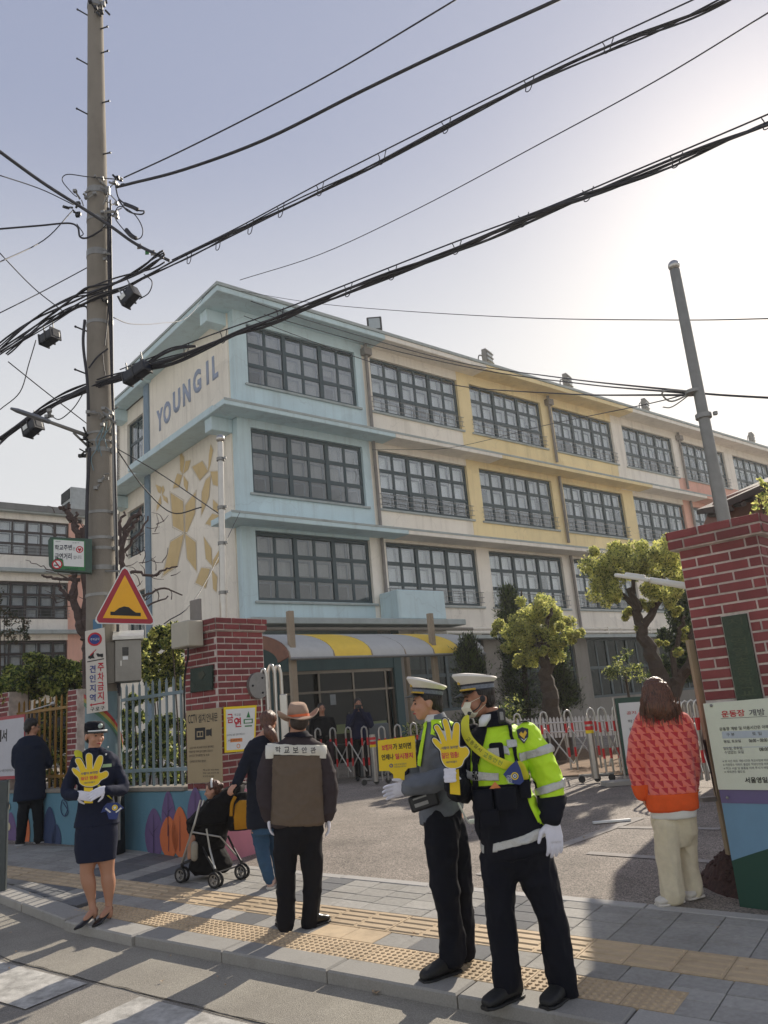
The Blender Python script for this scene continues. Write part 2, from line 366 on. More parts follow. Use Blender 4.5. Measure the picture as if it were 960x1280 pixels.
# crossing stripes on the road (photo: pale blocks bottom left)
def stripe(k0, k1, n0, n1, nm='crossing_stripe'):
    bm = BM(); nn = 6; vs = [[bm.verts.new(kn(k0+(k1-k0)*i/nn, n0+(n1-n0)*j/nn, -.072)) for j in range(nn+1)] for i in range(nn+1)]
    for i in range(nn):
        for j in range(nn): bm.faces.new((vs[i][j], vs[i+1][j], vs[i+1][j+1], vs[i][j+1]))
    return obj(nm, bm, m_paint)
stripe(-7.4, -5.5, 3.30, 3.76).name = 'crossing_stripe'
stripe(-4.92, -3.3, 2.75, 3.76)
for o in [o for o in C.objects if o.name.startswith('crossing_stripe')]: tag(o, kind='structure')
# faded bay lines on the yard
m_fade = mat('faded_line', (.66, .64, .61), .9, col2=(.56, .535, .51), scale=9, bump=.5, bscale=120, detail=12)
def yline(p, q, wd):
    bm = BM(); a = gp(*p); b = gp(*q); d = (b-a); L = d.length; s = V((-d.y, d.x, 0)).normalized()*wd/2; n = max(2, int(L/.4)); pr = None
    for i in range(n+1):
        c = a+d*i/n; l, r = c+s, c-s; l.z = gh(l.x, l.y)+.002; r.z = gh(r.x, r.y)+.002
        cur = (bm.verts.new(l), bm.verts.new(r))
        if pr: bm.faces.new((pr[0], pr[1], cur[1], cur[0]))
        pr = cur
    tag(obj('yard_line', bm, m_fade), kind='structure')
yline((600, 1094), (800, 1022), .13); yline((735, 1066), (905, 1078), .11); yline((772, 1034), (900, 1036), .10); yline((880, 1108), (925, 1052), .12)
yline((640, 972), (905, 972), .05); yline((640, 982), (960, 984), .04)
# bare earth and planting beds beyond the barriers
def patch(name, pts, m, off=.01, n=5):
    bm = BM(); c = [gp(*p, off) for p in pts]
    for q in c: q.z = gh(q.x, q.y)+off
    bm.faces.new([bm.verts.new(p) for p in c]); return tag(obj(name, bm, m), kind='structure')
bm = BM(); grid(bm, [-8.6, -7, -5, -3, -1, 2, 6], [13.6, 15, 17.5, 20], .012); tag(obj('earth_bed', bm, m_soil), kind='structure')
# ================================================================ SCHOOL BUILDING
YAW = R(40.295); UD = V((math.cos(YAW), math.sin(YAW), 0)); VD = V((-UD.y, UD.x, 0)); P0 = V((-3.74, 22.52, 0)); ZU = V((0, 0, 1))
def B(s, n, z): return P0 + UD*s + VD*n + ZU*z
def bb(bm, s0, s1, n0, n1, z0, z1, mi=0): box(bm, B(s0, n0, z0), UD*(s1-s0), VD*(n1-n0), ZU*(z1-z0), mi)
wallp = dict(rough=.88, scale=1.6, bump=.35, bscale=35, stain=.42, sscale=.9, streak=True)
def cracks(m, amt=.16, sc_=.55):
    n = m.node_tree.nodes; L = m.node_tree.links; b = n['Principled BSDF']; src = b.inputs['Base Color'].links[0].from_socket; geo = n.new('ShaderNodeNewGeometry')
    wn = n.new('ShaderNodeTexNoise'); wn.inputs['Scale'].default_value = 2.5; wn.inputs['Detail'].default_value = 6; L.new(geo.outputs['Position'], wn.inputs['Vector'])
    wm = n.new('ShaderNodeMix'); wm.data_type = 'RGBA'; wm.inputs['Factor'].default_value = .35; L.new(geo.outputs['Position'], wm.inputs['A']); L.new(wn.outputs['Color'], wm.inputs['B'])
    vc = n.new('ShaderNodeTexVoronoi'); vc.feature = 'DISTANCE_TO_EDGE'; vc.inputs['Scale'].default_value = sc_; L.new(wm.outputs['Result'], vc.inputs['Vector'])
    cr = n.new('ShaderNodeMapRange'); cr.inputs['From Max'].default_value = .006; cr.inputs['To Min'].default_value = amt; cr.inputs['To Max'].default_value = 0; L.new(vc.outputs['Distance'], cr.inputs['Value'])
    pt = n.new('ShaderNodeTexVoronoi'); pt.inputs['Scale'].default_value = .45; L.new(wm.outputs['Result'], pt.inputs['Vector']); sc2 = n.new('ShaderNodeSeparateColor'); L.new(pt.outputs['Color'], sc2.inputs[0])       # repainted patches
    mr = n.new('ShaderNodeMapRange'); mr.inputs['To Min'].default_value = .93; mr.inputs['To Max'].default_value = 1.04; L.new(sc2.outputs[0], mr.inputs['Value']); h = n.new('ShaderNodeHueSaturation'); L.new(src, h.inputs['Color']); L.new(mr.outputs[0], h.inputs['Value'])
    mx = n.new('ShaderNodeMix'); mx.data_type = 'RGBA'; mx.inputs['B'].default_value = (.12, .11, .10, 1); L.new(h.outputs[0], mx.inputs['A']); L.new(cr.outputs[0], mx.inputs['Factor']); L.new(mx.outputs['Result'], b.inputs['Base Color'])
m_blue = mat('wall_blue', (.785, .865, .88), var=.05, **wallp)
m_cream = mat('wall_cream', (.94, .91, .85), var=.05, **wallp)
m_yel = mat('wall_yellow', (.95, .87, .67), var=.05, **wallp)
m_white = mat('wall_white', (.945, .92, .87), var=.05, **wallp)
m_pink = mat('wall_pink', (.90, .70, .62), var=.05, **wallp)
m_grey = mat('wall_grey', (.54, .52, .485), var=.08, **wallp)
m_teal = mat('wall_teal', (.30, .385, .39), var=.06, **wallp)
for m__ in (m_blue, m_cream, m_yel, m_white, m_pink, m_grey): cracks(m__)
m_slab = mat('slab_edge', (.66, .69, .68), var=.08, rough=.9, scale=3, bump=.4, bscale=40, stain=.6, sscale=2)
m_roof = mat('roof_concrete', (.50, .50, .49), .9, var=.12, scale=2, bump=.4, stain=.6)
m_frame = mat('window_frame', (.23, .295, .315), .45, var=.12, scale=8)
m_frame2 = mat('window_frame_brown', (.22, .19, .18), .5, var=.12, scale=8)
m_sash = mat('inner_sash', (.42, .44, .45), .5, var=.1, scale=8)
m_cur = mat('curtain', (.93, .93, .91), .9, var=.07, scale=3.0); 
per_object(m_cur, .16)
m_blind = mat('blind', (.62, .61, .58), .9, var=.10, scale=.8)
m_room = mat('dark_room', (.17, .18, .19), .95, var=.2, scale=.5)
m_glass = glassmat('window_glass', (.90, .92, .94), .10)
m_steel = mat('stainless', (.72, .71, .69), .28, var=.08, scale=12, metal=.9)
m_galv = mat('galvanised', (.55, .55, .54), .5, var=.12, scale=14, metal=.5)
m_pipe = mat('downpipe', (.52, .50, .48), .7, var=.15, scale=3, stain=.6)
sb = thing('school_building', 'long four storey school building painted blue, yellow and white with rows of gridded windows', 'building', B(0, 0, 0))
WC = [0, 4.85, 9.70, 14.62, 19.64, 24.71, 29.8, 34.9]; WW = 4.2
ZR = [(4.96, 7.0), (8.13, 10.16), (11.57, 13.56)]   # sills and heads of the three upper floors
ENDS = 40.0; DEP = 9.6
def zcol(s, fl, spandrel=False):
    "paint by zone: blue end bay, white, yellow, white, pink"
    if s < 4.5: return 0
    if fl == 2 and s > 24.2 and not spandrel: return 3
    if fl == 0: return 3
    if fl == 2: return 1 if s < 9.3 else (2 if s < 19.2 else (3 if s < 24.2 else 4))
    return 1 if s < 9.3 else (2 if s < 19.3 else (3 if s < 24.0 else 4))
# wall: pieces between windows, .3 thick
walls = {(c_, f_): BM() for c_ in range(5) for f_ in range(3)}
edges = [-.45]
for i, s in enumerate(WC): edges += [s, s+WW]
edges.append(ENDS)
ZB = [4.25, 7.34, 10.62]    # spandrel bottoms = tops of the ledges below
for fl, (z0, z1) in enumerate(ZR):
    zt = [7.12, 10.42, 13.92][fl]
    for i in range(0, len(edges)-1):
        a, b = edges[i], edges[i+1]; solid = i % 2 == 0
        cuts = [a, b]
        if fl and a < 4.5 < b and solid: cuts = [a, 4.5, b]
        for p, q in zip(cuts, cuts[1:]):
            c = zcol((p+q)/2, fl)
            cs = zcol((p+q)/2, fl, True)
            if solid: bb(walls[c, fl], p, q, -.002, .3, z0, z1)
            bb(walls[cs, fl], p, q, 0, .3, ZB[fl]-.25, z0)                    # spandrel under the sill
            bb(walls[1 if (c == 3) else c, fl], p, q, .001, .3, z1, zt+.1)      # head band
for (c_, f_), w_ in walls.items():
    if len(w_.faces): obj('wall', w_, (m_blue, m_cream, m_yel, m_white, m_pink)[c_], sb)
    else: w_.free()
# sills
for fl, (z0, z1) in enumerate(ZR):
    for s in WC: bm = BM(); bb(bm, s-.12, s+WW+.12, -.07, .0, z0-.09, z0-.02); bev(obj('sill', bm, m_slab, sb), .01)
# ledges between the floors and the roof slab
def slab(name, s0, s1, n0, n1, z0, z1, m, parent=sb):
    bm = BM(); bb(bm, s0, s1, n0, n1, z0, z1); return bev(obj(name, bm, m, parent), .015)
def zone_slabs(z0, z1, n0, cuts, name='ledge'):
    for (a, b, m) in cuts: slab(name, a, b, n0, .0, z0, z1, m)
zone_slabs(10.40, 10.58, -.72, [(-1.25, 5.1, m_blue), (5.1, 10.3, m_white), (10.3, 20.2, m_yel), (20.2, 24.9, m_white), (24.9, ENDS, m_pink)])
zone_slabs(7.09, 7.27, -.8, [(-1.2, 5.2, m_blue), (5.2, 10.6, m_white), (10.6, ENDS, m_white)])
bm = BM()
for a, b, mi in [(-1.2, 5.2, 0), (5.2, 20, 1), (20, ENDS, 1)]: bb(bm, a-.0, b, -.815, -.795, 7.22, 7.285, 0)
for a, b in [(-1.25, ENDS)]: bb(bm, a, b, -.735, -.715, 10.53, 10.60, 0)
obj('ledge_edge', bm, m_slab, sb)
slab('ledge', -1.25, -.45, 0, 6.2, 10.40, 10.62, m_blue)                 # runs round the gable
slab('ledge', -.95, -.2, 6.2, 10.5, 10.40, 10.62, m_blue)
slab('ledge', -1.2, -.45, 0, .4, 7.09, 7.27, m_blue)
for a, b, m in [(-1.35, 5.0, m_blue), (5.0, 10.0, m_white), (10.0, 19.6, m_yel), (19.6, ENDS, m_white)]:
    slab('roof_slab', a, b, -.75, .2, 13.92, 14.10, m)
slab('roof_slab', -1.35, -.3, .2, 6.0, 13.92, 14.12, m_blue)
slab('roof_slab', -.75, -.2, 6.0, 10.4, 13.85, 14.05, m_blue)
slab('roof_slab', -.3, ENDS, .2, DEP+.4, 13.92, 14.08, m_roof)
bm = BM(); bb(bm, -1.38, ENDS, -.79, -.6, 14.10, 14.20); bb(bm, -1.38, -1.2, -.6, 6.03, 14.12, 14.20); bb(bm, -.78, -.6, 6.03, 10.4, 14.05, 14.13)
obj('roof_edge', bm, m_slab, sb)
# beam brackets under the slabs of the gable
for s_, s2, n0, n1, z, h_ in ((-1.15, -.45, .35, .77, 13.5, .42), (-1.15, -.45, .25, .67, 9.98, .42), (-.75, .2, 8.9, 9.5, 13.4, .45), (-.75, .2, 8.9, 9.5, 9.92, .45)): bm = BM(); bb(bm, s_, s2, n0, n1, z, z+h_); bev(obj('beam_end', bm, m_blue, sb), .015)
# gable wall: pilaster, field and the set back rear bay with two windows
bm = BM(); bb(bm, -.45, -.15, .302, 6.25, .1, 13.92); bb(bm, -.49, -.452, .32, .78, .1, 13.92)
g = obj('gable_wall', bm, m_cream, sb)
bm = BM(); bb(bm, -.52, -.40, 6.15, 6.55, .1, 13.9); bev(obj('gable_strip', bm, mat('strip_blue_grey', (.47, .55, .61), .7, var=.08, stain=.3), sb), .02)
bm = BM()
W2 = [(7.45, 8.95, 11.5, 13.25), (7.45, 8.95, 7.95, 9.75), (7.45, 8.95, 4.8, 6.6)]
bb(bm, -.15, .15, 6.55, 7.45, .1, 13.85); bb(bm, -.15, .15, 8.95, DEP+.4, .1, 13.85)
zz = .1
for n0, n1, z0, z1 in sorted(W2, key=lambda q: q[2]): bb(bm, -.15, .15, n0, n1, zz, z0); zz = z1
bb(bm, -.15, .15, 7.45, 8.95, zz, 13.85)
obj('gable_wall', bm, m_cream, sb)
bm = BM(); bb(bm, -.15, ENDS, DEP+.1, DEP+.4, .1, 13.9); bb(bm, ENDS-.3, ENDS, .3, DEP, .1, 13.9)
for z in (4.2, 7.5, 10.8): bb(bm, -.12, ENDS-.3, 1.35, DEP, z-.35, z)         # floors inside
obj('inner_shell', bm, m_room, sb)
bm = BM(); bb(bm, .16, ENDS-.3, 3.3, 3.36, .3, 13.85); obj('corridor_wall', bm, m_grey, sb)
# ---- windows
def grid_mesh(W, H, cols_, rows, bar, dep, y0, skip=0, outer=None, dbl=2):
    """flat grid of bars in x (width), z (height); y is depth"""
    bm = BM(); o = outer or bar
    def bx(x0, x1, z0, z1, d=dep, yy=y0): box(bm, V((x0, yy, z0)), V((x1-x0, 0, 0)), V((0, d, 0)), V((0, 0, z1-z0)))
    bx(0, W, 0, o); bx(0, W, H-o, H); bx(0, o, o, H-o); bx(W-o, W, o, H-o)
    for i in range(1, cols_):
        b2 = bar*(1.35 if i % dbl == 0 else .8); x = W*i/cols_; bx(x-b2/2, x+b2/2, o, H-o, dep+(.02 if i % dbl == 0 else 0), y0-(.02 if i % dbl == 0 else 0))
    for j in range(1, rows): bx(o, W-o, H*j/rows-bar*.6, H*j/rows+bar*.6, dep*.8, y0+.004)
    return bm
def tomesh(bm, name, *ms):
    me = bpy.data.meshes.new(name); bm.to_mesh(me); bm.free()
    for m in ms: me.materials.append(m)
    return me
class WinKit:
    def __init__(s, W, H, cols_, rows, mf, bar=.10, open_seed=0, curt=m_cur):
        s.W, s.H, s.c, s.r = W, H, cols_, rows
        s.frame = tomesh(grid_mesh(W, H, cols_, rows, bar, .07, .10), 'window', mf)
        pw, ph = W/cols_, H/rows
        b = BM(); box(b, V((-pw/2+bar*.45, 0, -ph/2+bar*.5)), V((pw-bar*.9, 0, 0)), V((0, .006, 0)), V((0, 0, ph-bar)))
        s.pane = tomesh(b, 'pane', m_glass)
        b = BM()      # inner sashes sit behind the outer panes, a little off their rhythm
        for i in range(cols_):
            for j in range(rows):
                x0 = pw*i+.07+.03*(i % 2); z0 = ph*j+.06; w_, h_ = pw-.15, ph-.15; t = .045
                for q in ((x0, z0, w_, t), (x0, z0+h_-t, w_, t), (x0, z0+t, t, h_-2*t), (x0+w_-t, z0+t, t, h_-2*t)):
                    box(b, V((q[0], .27, q[1])), V((q[2], 0, 0)), V((0, .03, 0)), V((0, 0, q[3])))
        s.sash = tomesh(b, 'sash', m_sash)
        s.pw, s.ph = pw, ph; s.glass = m_glass
    def place(s, parent, M, curtains, rail=True, single=True, cm=m_cur, seed=0):
        w_ = inst('window', s.frame, parent, M)
        def sub(me, name, T): 
            o = bpy.data.objects.new(name, me); C.objects.link(o); o.parent = w_; o.matrix_local = T; return o
        if single:
            for i in range(s.c):
                for j in range(s.r): sub(s.pane, 'pane', Matrix.Translation((s.pw*(i+.5), .12, s.ph*(j+.5))))
        else:
            b = BM()
            for i in range(s.c):
                for j in range(s.r): box(b, V((s.pw*i+.04, .12, s.ph*j+.04)), V((s.pw-.08, 0, 0)), V((0, .006, 0)), V((0, 0, s.ph-.08)))
            tag(sub(tomesh(b, 'pane', s.glass), 'pane', Matrix.Identity(4)), kind='stuff')
        sub(s.sash, 'sash', Matrix.Identity(4))
        rnd = random.Random(seed); b = BM()          # curtains, pleated, drawn to different lengths
        for i in range(s.c):
            x0 = s.pw*i+.01; x1 = x0+s.pw-.02; top, bot = curtains(i, rnd)
            if top-bot < .02: continue
            npl = 6; prev = None
            for q in range(npl+1):
                x = x0+(x1-x0)*q/npl; y = .34+.02*math.sin(q*2.4+i)
                cur = (b.verts.new((x, y, bot*s.H)), b.verts.new((x, y, top*s.H)))
                if prev: b.faces.new((prev[0], cur[0], cur[1], prev[1]))
                prev = cur
        if len(b.verts): 
            o = sub(tomesh(b, 'curtain', cm), 'curtain', Matrix.Identity(4))
        else: b.free()
        if rail:
            if not hasattr(s, 'railme'):
                b = BM()
                for z in (.12, .30, .48): 
                    for y in (-.05,): tube(b, [(-.1, y, z), (s.W+.1, y, z)], .011, 6)
                for x in [i*s.W/12*2 for i in range(7)]: tube(b, [(x, -.05, .12), (x, -.05, .48)], .009, 5)
                s.railme = tomesh(b, 'guard_rail', m_galv)
            sub(s.railme, 'guard_rail', Matrix.Identity(4))
        return w_
kit = WinKit(WW, 2.02, 6, 3, m_frame)
def cur_full(i, r): q = r.random(); return (1, .36-.05*r.random()) if q < .72 else ((1, .02) if q < .85 else (1, .66))
def cur_blind(i, r): return (1, .42-.03*r.random())
def cur_top(i, r): return (.93, .02) if r.random() < .6 else (.9, r.choice((.36, .5, .68)))
def cur_low(i, r): return (.96, .02) if r.random() < .4 else (.98, r.choice((.3, .36, .36, .7)))
nw = 0
for bi, s in enumerate(WC):
    for fl in range(3):
        z0 = ZR[fl][0]
        cf = [cur_low, cur_full, cur_top][fl] if bi else [cur_blind, cur_blind, cur_top][fl]
        kit.place(sb, frame(B(s, 0, z0), UD, VD), cf, rail=bi > 0, single=bi < 5, cm=m_blind if bi == 0 else m_cur, seed=bi*7+fl)
kit2 = WinKit(1.5, 1.78, 2, 2, m_frame, .09)
for n0, n1, z0, z1 in W2: kit2.place(sb, frame(B(-.15, n1, z0), -VD, UD), cur_top, rail=False, seed=3)
# ---- ground floor: piers, windows, entrance
bm = BM(); gp_b = [(5.35, 8.9), (9.75, 13.9), (14.7, 18.9), (19.7, 23.9), (24.8, 29), (29.9, 34)]
prev = 5.05
for a, b in gp_b + [(ENDS, ENDS)]:
    bb(bm, prev, a, 0, .35, .1, 4.0); prev = b
for a, b in gp_b: bb(bm, a, b, .02, .35, .1, 1.5)
obj('ground_floor_wall', bm, m_grey, sb)
kit3 = WinKit(4.15, 2.3, 6, 2, m_frame, .09); kit3.sash = tomesh(BM(), 'sash', m_sash); kit3.glass = glassmat('dark_glass', (.42, .46, .46), .03); kit3.pane.materials[0] = kit3.glass
for q, (a, b) in enumerate(gp_b[1:]): kit3.place(sb, frame(B(a, 0, 1.5), UD, VD), lambda i, r: (1, .02), rail=False, single=q < 1, cm=mat('grey_curtain', (.24, .26, .25), .9, var=.15, scale=9), seed=q)
kit4 = WinKit(3.5, 2.3, 4, 2, m_frame, .09); kit4.glass = kit3.glass; kit4.pane.materials[0] = kit3.glass; kit4.place(sb, frame(B(5.37, 0, 1.5), UD, VD), lambda i, r: (1, .6), rail=False, seed=9)
bm = BM(); bb(bm, 5.05, ENDS, .03, .32, 3.8, 4.28); obj('ground_floor_wall', bm, m_white, sb)
bm = BM()
for z, r_ in ((4.02, .05), (4.16, .035)): tube(bm, [B(5.6, -.12, z), B(ENDS-1, -.12, z)], r_, 8)
for s in range(7, 38, 3): bb(bm, s, s+.06, -.18, 0, 3.95, 4.22)
obj('service_pipe', bm, m_white, sb)
bm = BM(); bb(bm, 5.6, ENDS, -.42, 0, 3.78, 3.90); obj('ledge', bm, m_slab, sb)
bm = BM(); bb(bm, -.45, .6, .0, .3, .1, 4.1); bb(bm, 4.75, 5.05, -.02, .3, .1, 4.1); bb(bm, .6, 4.75, 0, .3, 2.95, 4.1); obj('entrance_wall', bm, m_teal, sb)
ent = obj('entrance_door', tomesh(BM(), 'entrance_door'), None, sb)
bm = BM()
for s in (.62, 1.9, 3.15, 4.4, 4.69): bb(bm, s, s+.06, .06, .14, .25, 2.93)
bb(bm, .6, 4.75, .06, .14, 2.86, 2.95); bb(bm, .6, 4.75, .05, .13, 2.3, 2.36)
for s in (2.9, 3.35): tube(bm, [B(s, .03, 1.1), B(s, .03, 1.7)], .015, 6)
obj('door_frame', bm, mat('door_bronze', (.45, .42, .38), .35, var=.1, metal=.6), ent)
m_dglass = glassmat('door_glass', (.10, .14, .14), .03)
for a, b in ((.68, 1.9), (1.96, 3.15), (3.21, 4.4)): q = BM(); bb(q, a, b, .09, .10, .3, 2.86); obj('pane', q, m_dglass, ent)
m_dgrn = mat('sticker_green', (.46, .50, .34), .6)
for a, b in ((2.05, 3.0), (3.7, 4.35)): q = BM(); bb(q, a, b, .080, .084, 1.12, 1.38); obj('door_sticker', q, m_dgrn, ent)
q = BM(); bb(q, 2.3, 2.5, .08, .084, 1.95, 2.25); obj('notice', q, mat('paper_grey', (.6, .62, .62), .8), ent)
bm = BM(); bb(bm, -.9, 7.0, -1.15, 0, 4.14, 4.32); bev(obj('entrance_slab', bm, m_slab, sb), .02)
bm = BM(); tube(bm, [B(-.9, -1.0, 4.02), B(7.4, -1.0, 4.02)], .05); obj('service_pipe', bm, m_grey, sb)
bm = BM(); bb(bm, -.45, 5.3, -.003, .3, 4.1, 4.27); obj('wall', bm, m_blue, sb)
bm = BM(); bb(bm, 4.35, 6.35, -.95, -.05, 4.34, 5.25); hb = bev(obj('plant_box', bm, m_blue, sb), .03)
bm = BM(); bb(bm, 6.35, 6.37, -.75, -.3, 4.5, 5.1); obj('louvre', bm, m_room, hb)
# downpipes
for s in (4.62, 14.35, 24.4, 34.6):
    bm = BM()
    for z0, z1 in ((10.65, 14.0), (7.3, 10.38), (4.3, 7.07)) if s < 5 else ((11.0, 14.0), (7.6, 10.38), (4.1, 7.07)): tube(bm, [B(s, -.1, z0), B(s, -.1, z1)], .06, 10)
    bb(bm, s-.16, s+.16, -.24, 0, 13.5, 13.75)
    obj('downpipe', bm, m_pipe, sb)
# mural of folded paper shapes and painted letters on the gable
GX, GY = -VD, ZU
def gq(px, py):
    P = pl(px, py, B(-.455, 0, 0), UD); d = P-B(-.455, 0, 0); return (-(d.dot(VD)), P.z)
def z8(L, ox=130, oy=540, k=4.8): return [gq(ox+x/k, oy+y/k) for x, y in L]
m_tan = mat('mural_tan', (.84, .74, .54), .85, var=.06, scale=2, stain=.3)
m_lilac = mat('mural_outline', (.72, .66, .55), .85)
petals = [[(455,110),(480,150),(482,180),(472,250),(458,230)], [(490,175),(520,170),(505,225),(478,250),(486,200)], [(440,250),(470,258),(450,330),(415,338),(430,280)], [(478,262),(505,300),(500,362),(480,320)],
 [(640,75),(655,110),(640,190),(625,240),(630,140)], [(530,210),(590,175),(625,235),(575,290)], [(640,238),(685,235),(685,325),(655,315)], [(610,290),(640,262),(630,390),(585,500),(588,360)],
 [(310,315),(345,330),(340,370),(325,360)], [(355,320),(365,350),(350,378),(345,340)], [(350,375),(380,395),(385,430),(360,410)], [(340,380),(345,430),(315,475),(318,440)],
 [(400,365),(475,415),(480,600),(415,565)], [(490,440),(550,360),(545,490),(500,600),(488,600)], [(400,660),(480,612),(440,800),(355,862)], [(488,612),(550,660),(555,835),(500,760)],
 [(655,405),(685,435),(685,480),(655,470)], [(610,550),(650,490),(690,500),(640,560)], [(600,630),(645,700),(648,800),(612,760)], [(655,770),(690,710),(690,780),(652,815)], [(585,815),(635,820),(610,935),(550,905)], [(648,825),(680,870),(675,960),(655,940)]]
lowest = [[(300,640+40),(300,640)]]
bm = BM(); b2 = BM(); O = B(-.455, 0, 0)
for L in petals:
    q = z8(L); cx = sum(a for a, _ in q)/len(q); cy = sum(b for _, b in q)/len(q)
    poly2(bm, O, GX, GY, q, .006)
    big = [(cx+(a-cx)*1.16, cy+(b-cy)*1.10) for a, b in q]; mid = [(cx+(a-cx)*1.11, cy+(b-cy)*1.07) for a, b in q]
    for i in range(len(q)):
        j = (i+1) % len(q); poly2(b2, O, GX, GY, [mid[i], mid[j], big[j], big[i]], .004)
for b_ in (bm, b2):
    for f in b_.faces:
        f.normal_update()
        if f.normal.dot(UD) > 0: f.normal_flip()
obj('mural', bm, m_tan, sb); obj('mural_outline', b2, m_lilac, sb)
m_let = mat('letter_blue', (.60, .64, .72), .7, var=.05)
Lt = [('Y', (204, 525)), ('O', (208, 524)), ('U', (0, 0)), ('N', (0, 0)), ('G', (0, 0)), ('I', (0, 0)), ('L', (0, 0))]
for ch, px, py, wd in (('Y', 200, 525, .50), ('O', 209, 515.5, .58), ('U', 221, 501.5, .54), ('N', 233.5, 491, .54), ('G', 246.5, 477, .55), ('I', 259.5, 466, .14), ('L', 269, 458.5, .36)):
    a, z = gq(px, py); o = plane_text(ch, O + GX*a + GY*z, GX, GY, wd, .80, m_let, sb, 'letter', bold=.035, raised=.0)
    if o:
        md = o.modifiers.new('depth', 'SOLIDIFY'); md.thickness = .03; md.offset = 0
for ch, fl_ in (('', 0),): pass
# roof things
m_lamp = mat('floodlight_shell', (.48, .47, .45), .5, var=.1, metal=.3); m_dk = mat('black_plastic', (.09, .095, .11), .45, var=.2)
m_lens = mat('lamp_lens', (.62, .65, .66), .15, var=.05)
fl_lab = ['black floodlight with a pale lens on the roof edge above the blue bay', 'grey slatted floodlight above the end of the first yellow bay', 'grey floodlight tilted on the roof near the crossing black wires', 'small grey floodlight on the roof left of the steel pole', 'farthest small floodlight on the roof edge right of the steel pole']
def flood(px, py, n, sz, lab, kind):
    P = pl(px, py, B(0, n, 0), VD); s = (P-P0).dot(UD); t = thing('floodlight', lab, 'floodlight', B(s, n, 14.1), 'floodlights along the school roof')
    Fd = (-VD*.8+UD*.25).normalized() if kind else (-VD*.6 - UD*.5).normalized(); M = frame(B(s, n, P.z), Fd.cross(ZU).normalized(), Fd)
    b = BM(); cbox(b, (0, -.06, 0), sz, .2, sz, M); cbox(b, (0, -.17, 0), sz*.7, .08, sz*.7, M)
    h = bev(obj('housing', b, m_lamp if kind else m_dk, t), .02)
    b = BM(); cbox(b, (0, .045, 0), sz*.74, .02, sz*.74, M); obj('lens', b, m_lens, t)
    if kind:
        b = BM()
        for q in range(3): cbox(b, (0, .07, (q-1)*sz*.3), sz*.95, .03, sz*.06, M)
        obj('louvre', b, m_lamp, t)
    b = BM(); zz = P.z - 14.1; tube(b, [B(s, n, 14.09), B(s, n, P.z)], .03, 6); tube(b, spline([B(s, n+.05, P.z-.1), B(s-.5, n+.05, P.z), B(s-.6, n+.05, 14.1)], 5), .025, 6) if kind else None
    obj('bracket', b, m_lamp, t)
for (px, py, sz), lab, k_ in zip(((468, 405, .52), (611, 447, .6), (711, 477, .62), (808, 506, .55), (941, 547, .55)), fl_lab, (0, 1, 1, 1, 1)): flood(px, py, -.3, sz, lab, k_)
for px, py, wd in ((541, 437, 1.5), (863, 530, 1.4)):
    P = pl(px, py, B(0, 1.2, 0), VD); s = (P-P0).dot(UD); bm = BM(); bb(bm, s-wd/2, s+wd/2, .8, 1.8, 14.06, 14.55)
    tag(bev(obj('roof_vent', bm, m_slab), .04), 'low pale concrete vent on the school roof above the ' + ('first white bay' if px < 600 else 'far white bay'), 'roof vent', 'low vents on the school roof')
# ================================================================ SECOND WING
NW = 25.5
def wing_s(px, py): return (pl(px, py, B(0, NW, 0), VD)-P0).dot(UD)
wg = thing('school_wing', 'pale rear school wing with brown gridded windows and one pink column', 'building', B(wing_s(50, 700), NW, 0))
sR = wing_s(86, 680); sP = wing_s(104, 680)
kit5 = WinKit(5.2, 1.98, 7, 3, m_frame2, .10)
sE = sP+6.0
bays = [(sR-5.2, sR), (sR-10.9, sR-5.7), (sR-16.6, sR-11.4), (sP, sP+5.2)]
bm = BM(); pk = BM()
bb(bm, sR-22, sR-16.6, NW, NW+.3, .1, 14)
for a, b in ((sR-11.4, sR-10.9), (sR-5.7, sR-5.2), (sP+5.2, sP+8)): bb(bm, a, b, NW, NW+.3, .1, 14)
bb(pk, sR, sP, NW-.02, NW+.3, .1, 13.6)
prev = .1
for z0, z1 in [(1.2, 3.4)] + ZR + [(14.0, 14.0)]:
    for a, b in bays: bb(bm, a, b, NW, NW+.3, prev, z0)
    prev = z1
obj('wall', bm, m_white, wg); obj('pink_column', pk, m_pink, wg)
bm = BM()
for z in (4.25, 7.4, 10.7, 14.0): bb(bm, sR-22, sP+8, NW-.35, NW, z-.1, z+.12)
bev(obj('ledge', bm, m_slab, wg), .02)
bm = BM(); bb(bm, sR-22, sP+8, NW+.3, NW+9, 13.9, 14.1); bb(bm, sR-22, sP+8, NW-.4, NW-.2, 14.0, 14.35); bb(bm, sR-22, sP+8, NW+3, NW+3.1, .1, 14.0); obj('roof', bm, m_roof, wg)
bm = BM()
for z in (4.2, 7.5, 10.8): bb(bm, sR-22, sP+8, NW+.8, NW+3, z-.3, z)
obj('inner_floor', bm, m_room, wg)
for i, (a, b) in enumerate(bays):
    for fl in range(3): kit5.place(wg, frame(B(a, NW, ZR[fl][0]), UD, VD), lambda i, r: (1, .02 if r.random() < .6 else .36), rail=i < 3, single=False if i != 0 else True, seed=40+i*3+fl)
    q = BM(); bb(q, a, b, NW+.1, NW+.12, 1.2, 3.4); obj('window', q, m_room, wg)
P = pl(88, 632, B(0, NW+1, 0), VD); s = (P-P0).dot(UD)
t = thing('roof_cabinet', 'tall pale ventilation cabinet with dark louvres standing on the rear wing roof', 'ventilator', B(s, NW+1, 14.1))
bm = BM(); bb(bm, s-.2, s+1.0, NW+.4, NW+2, 14.1, 15.9); bev(obj('casing', bm, mat('cabinet_grey', (.66, .68, .68), .6, stain=.4), t), .05)
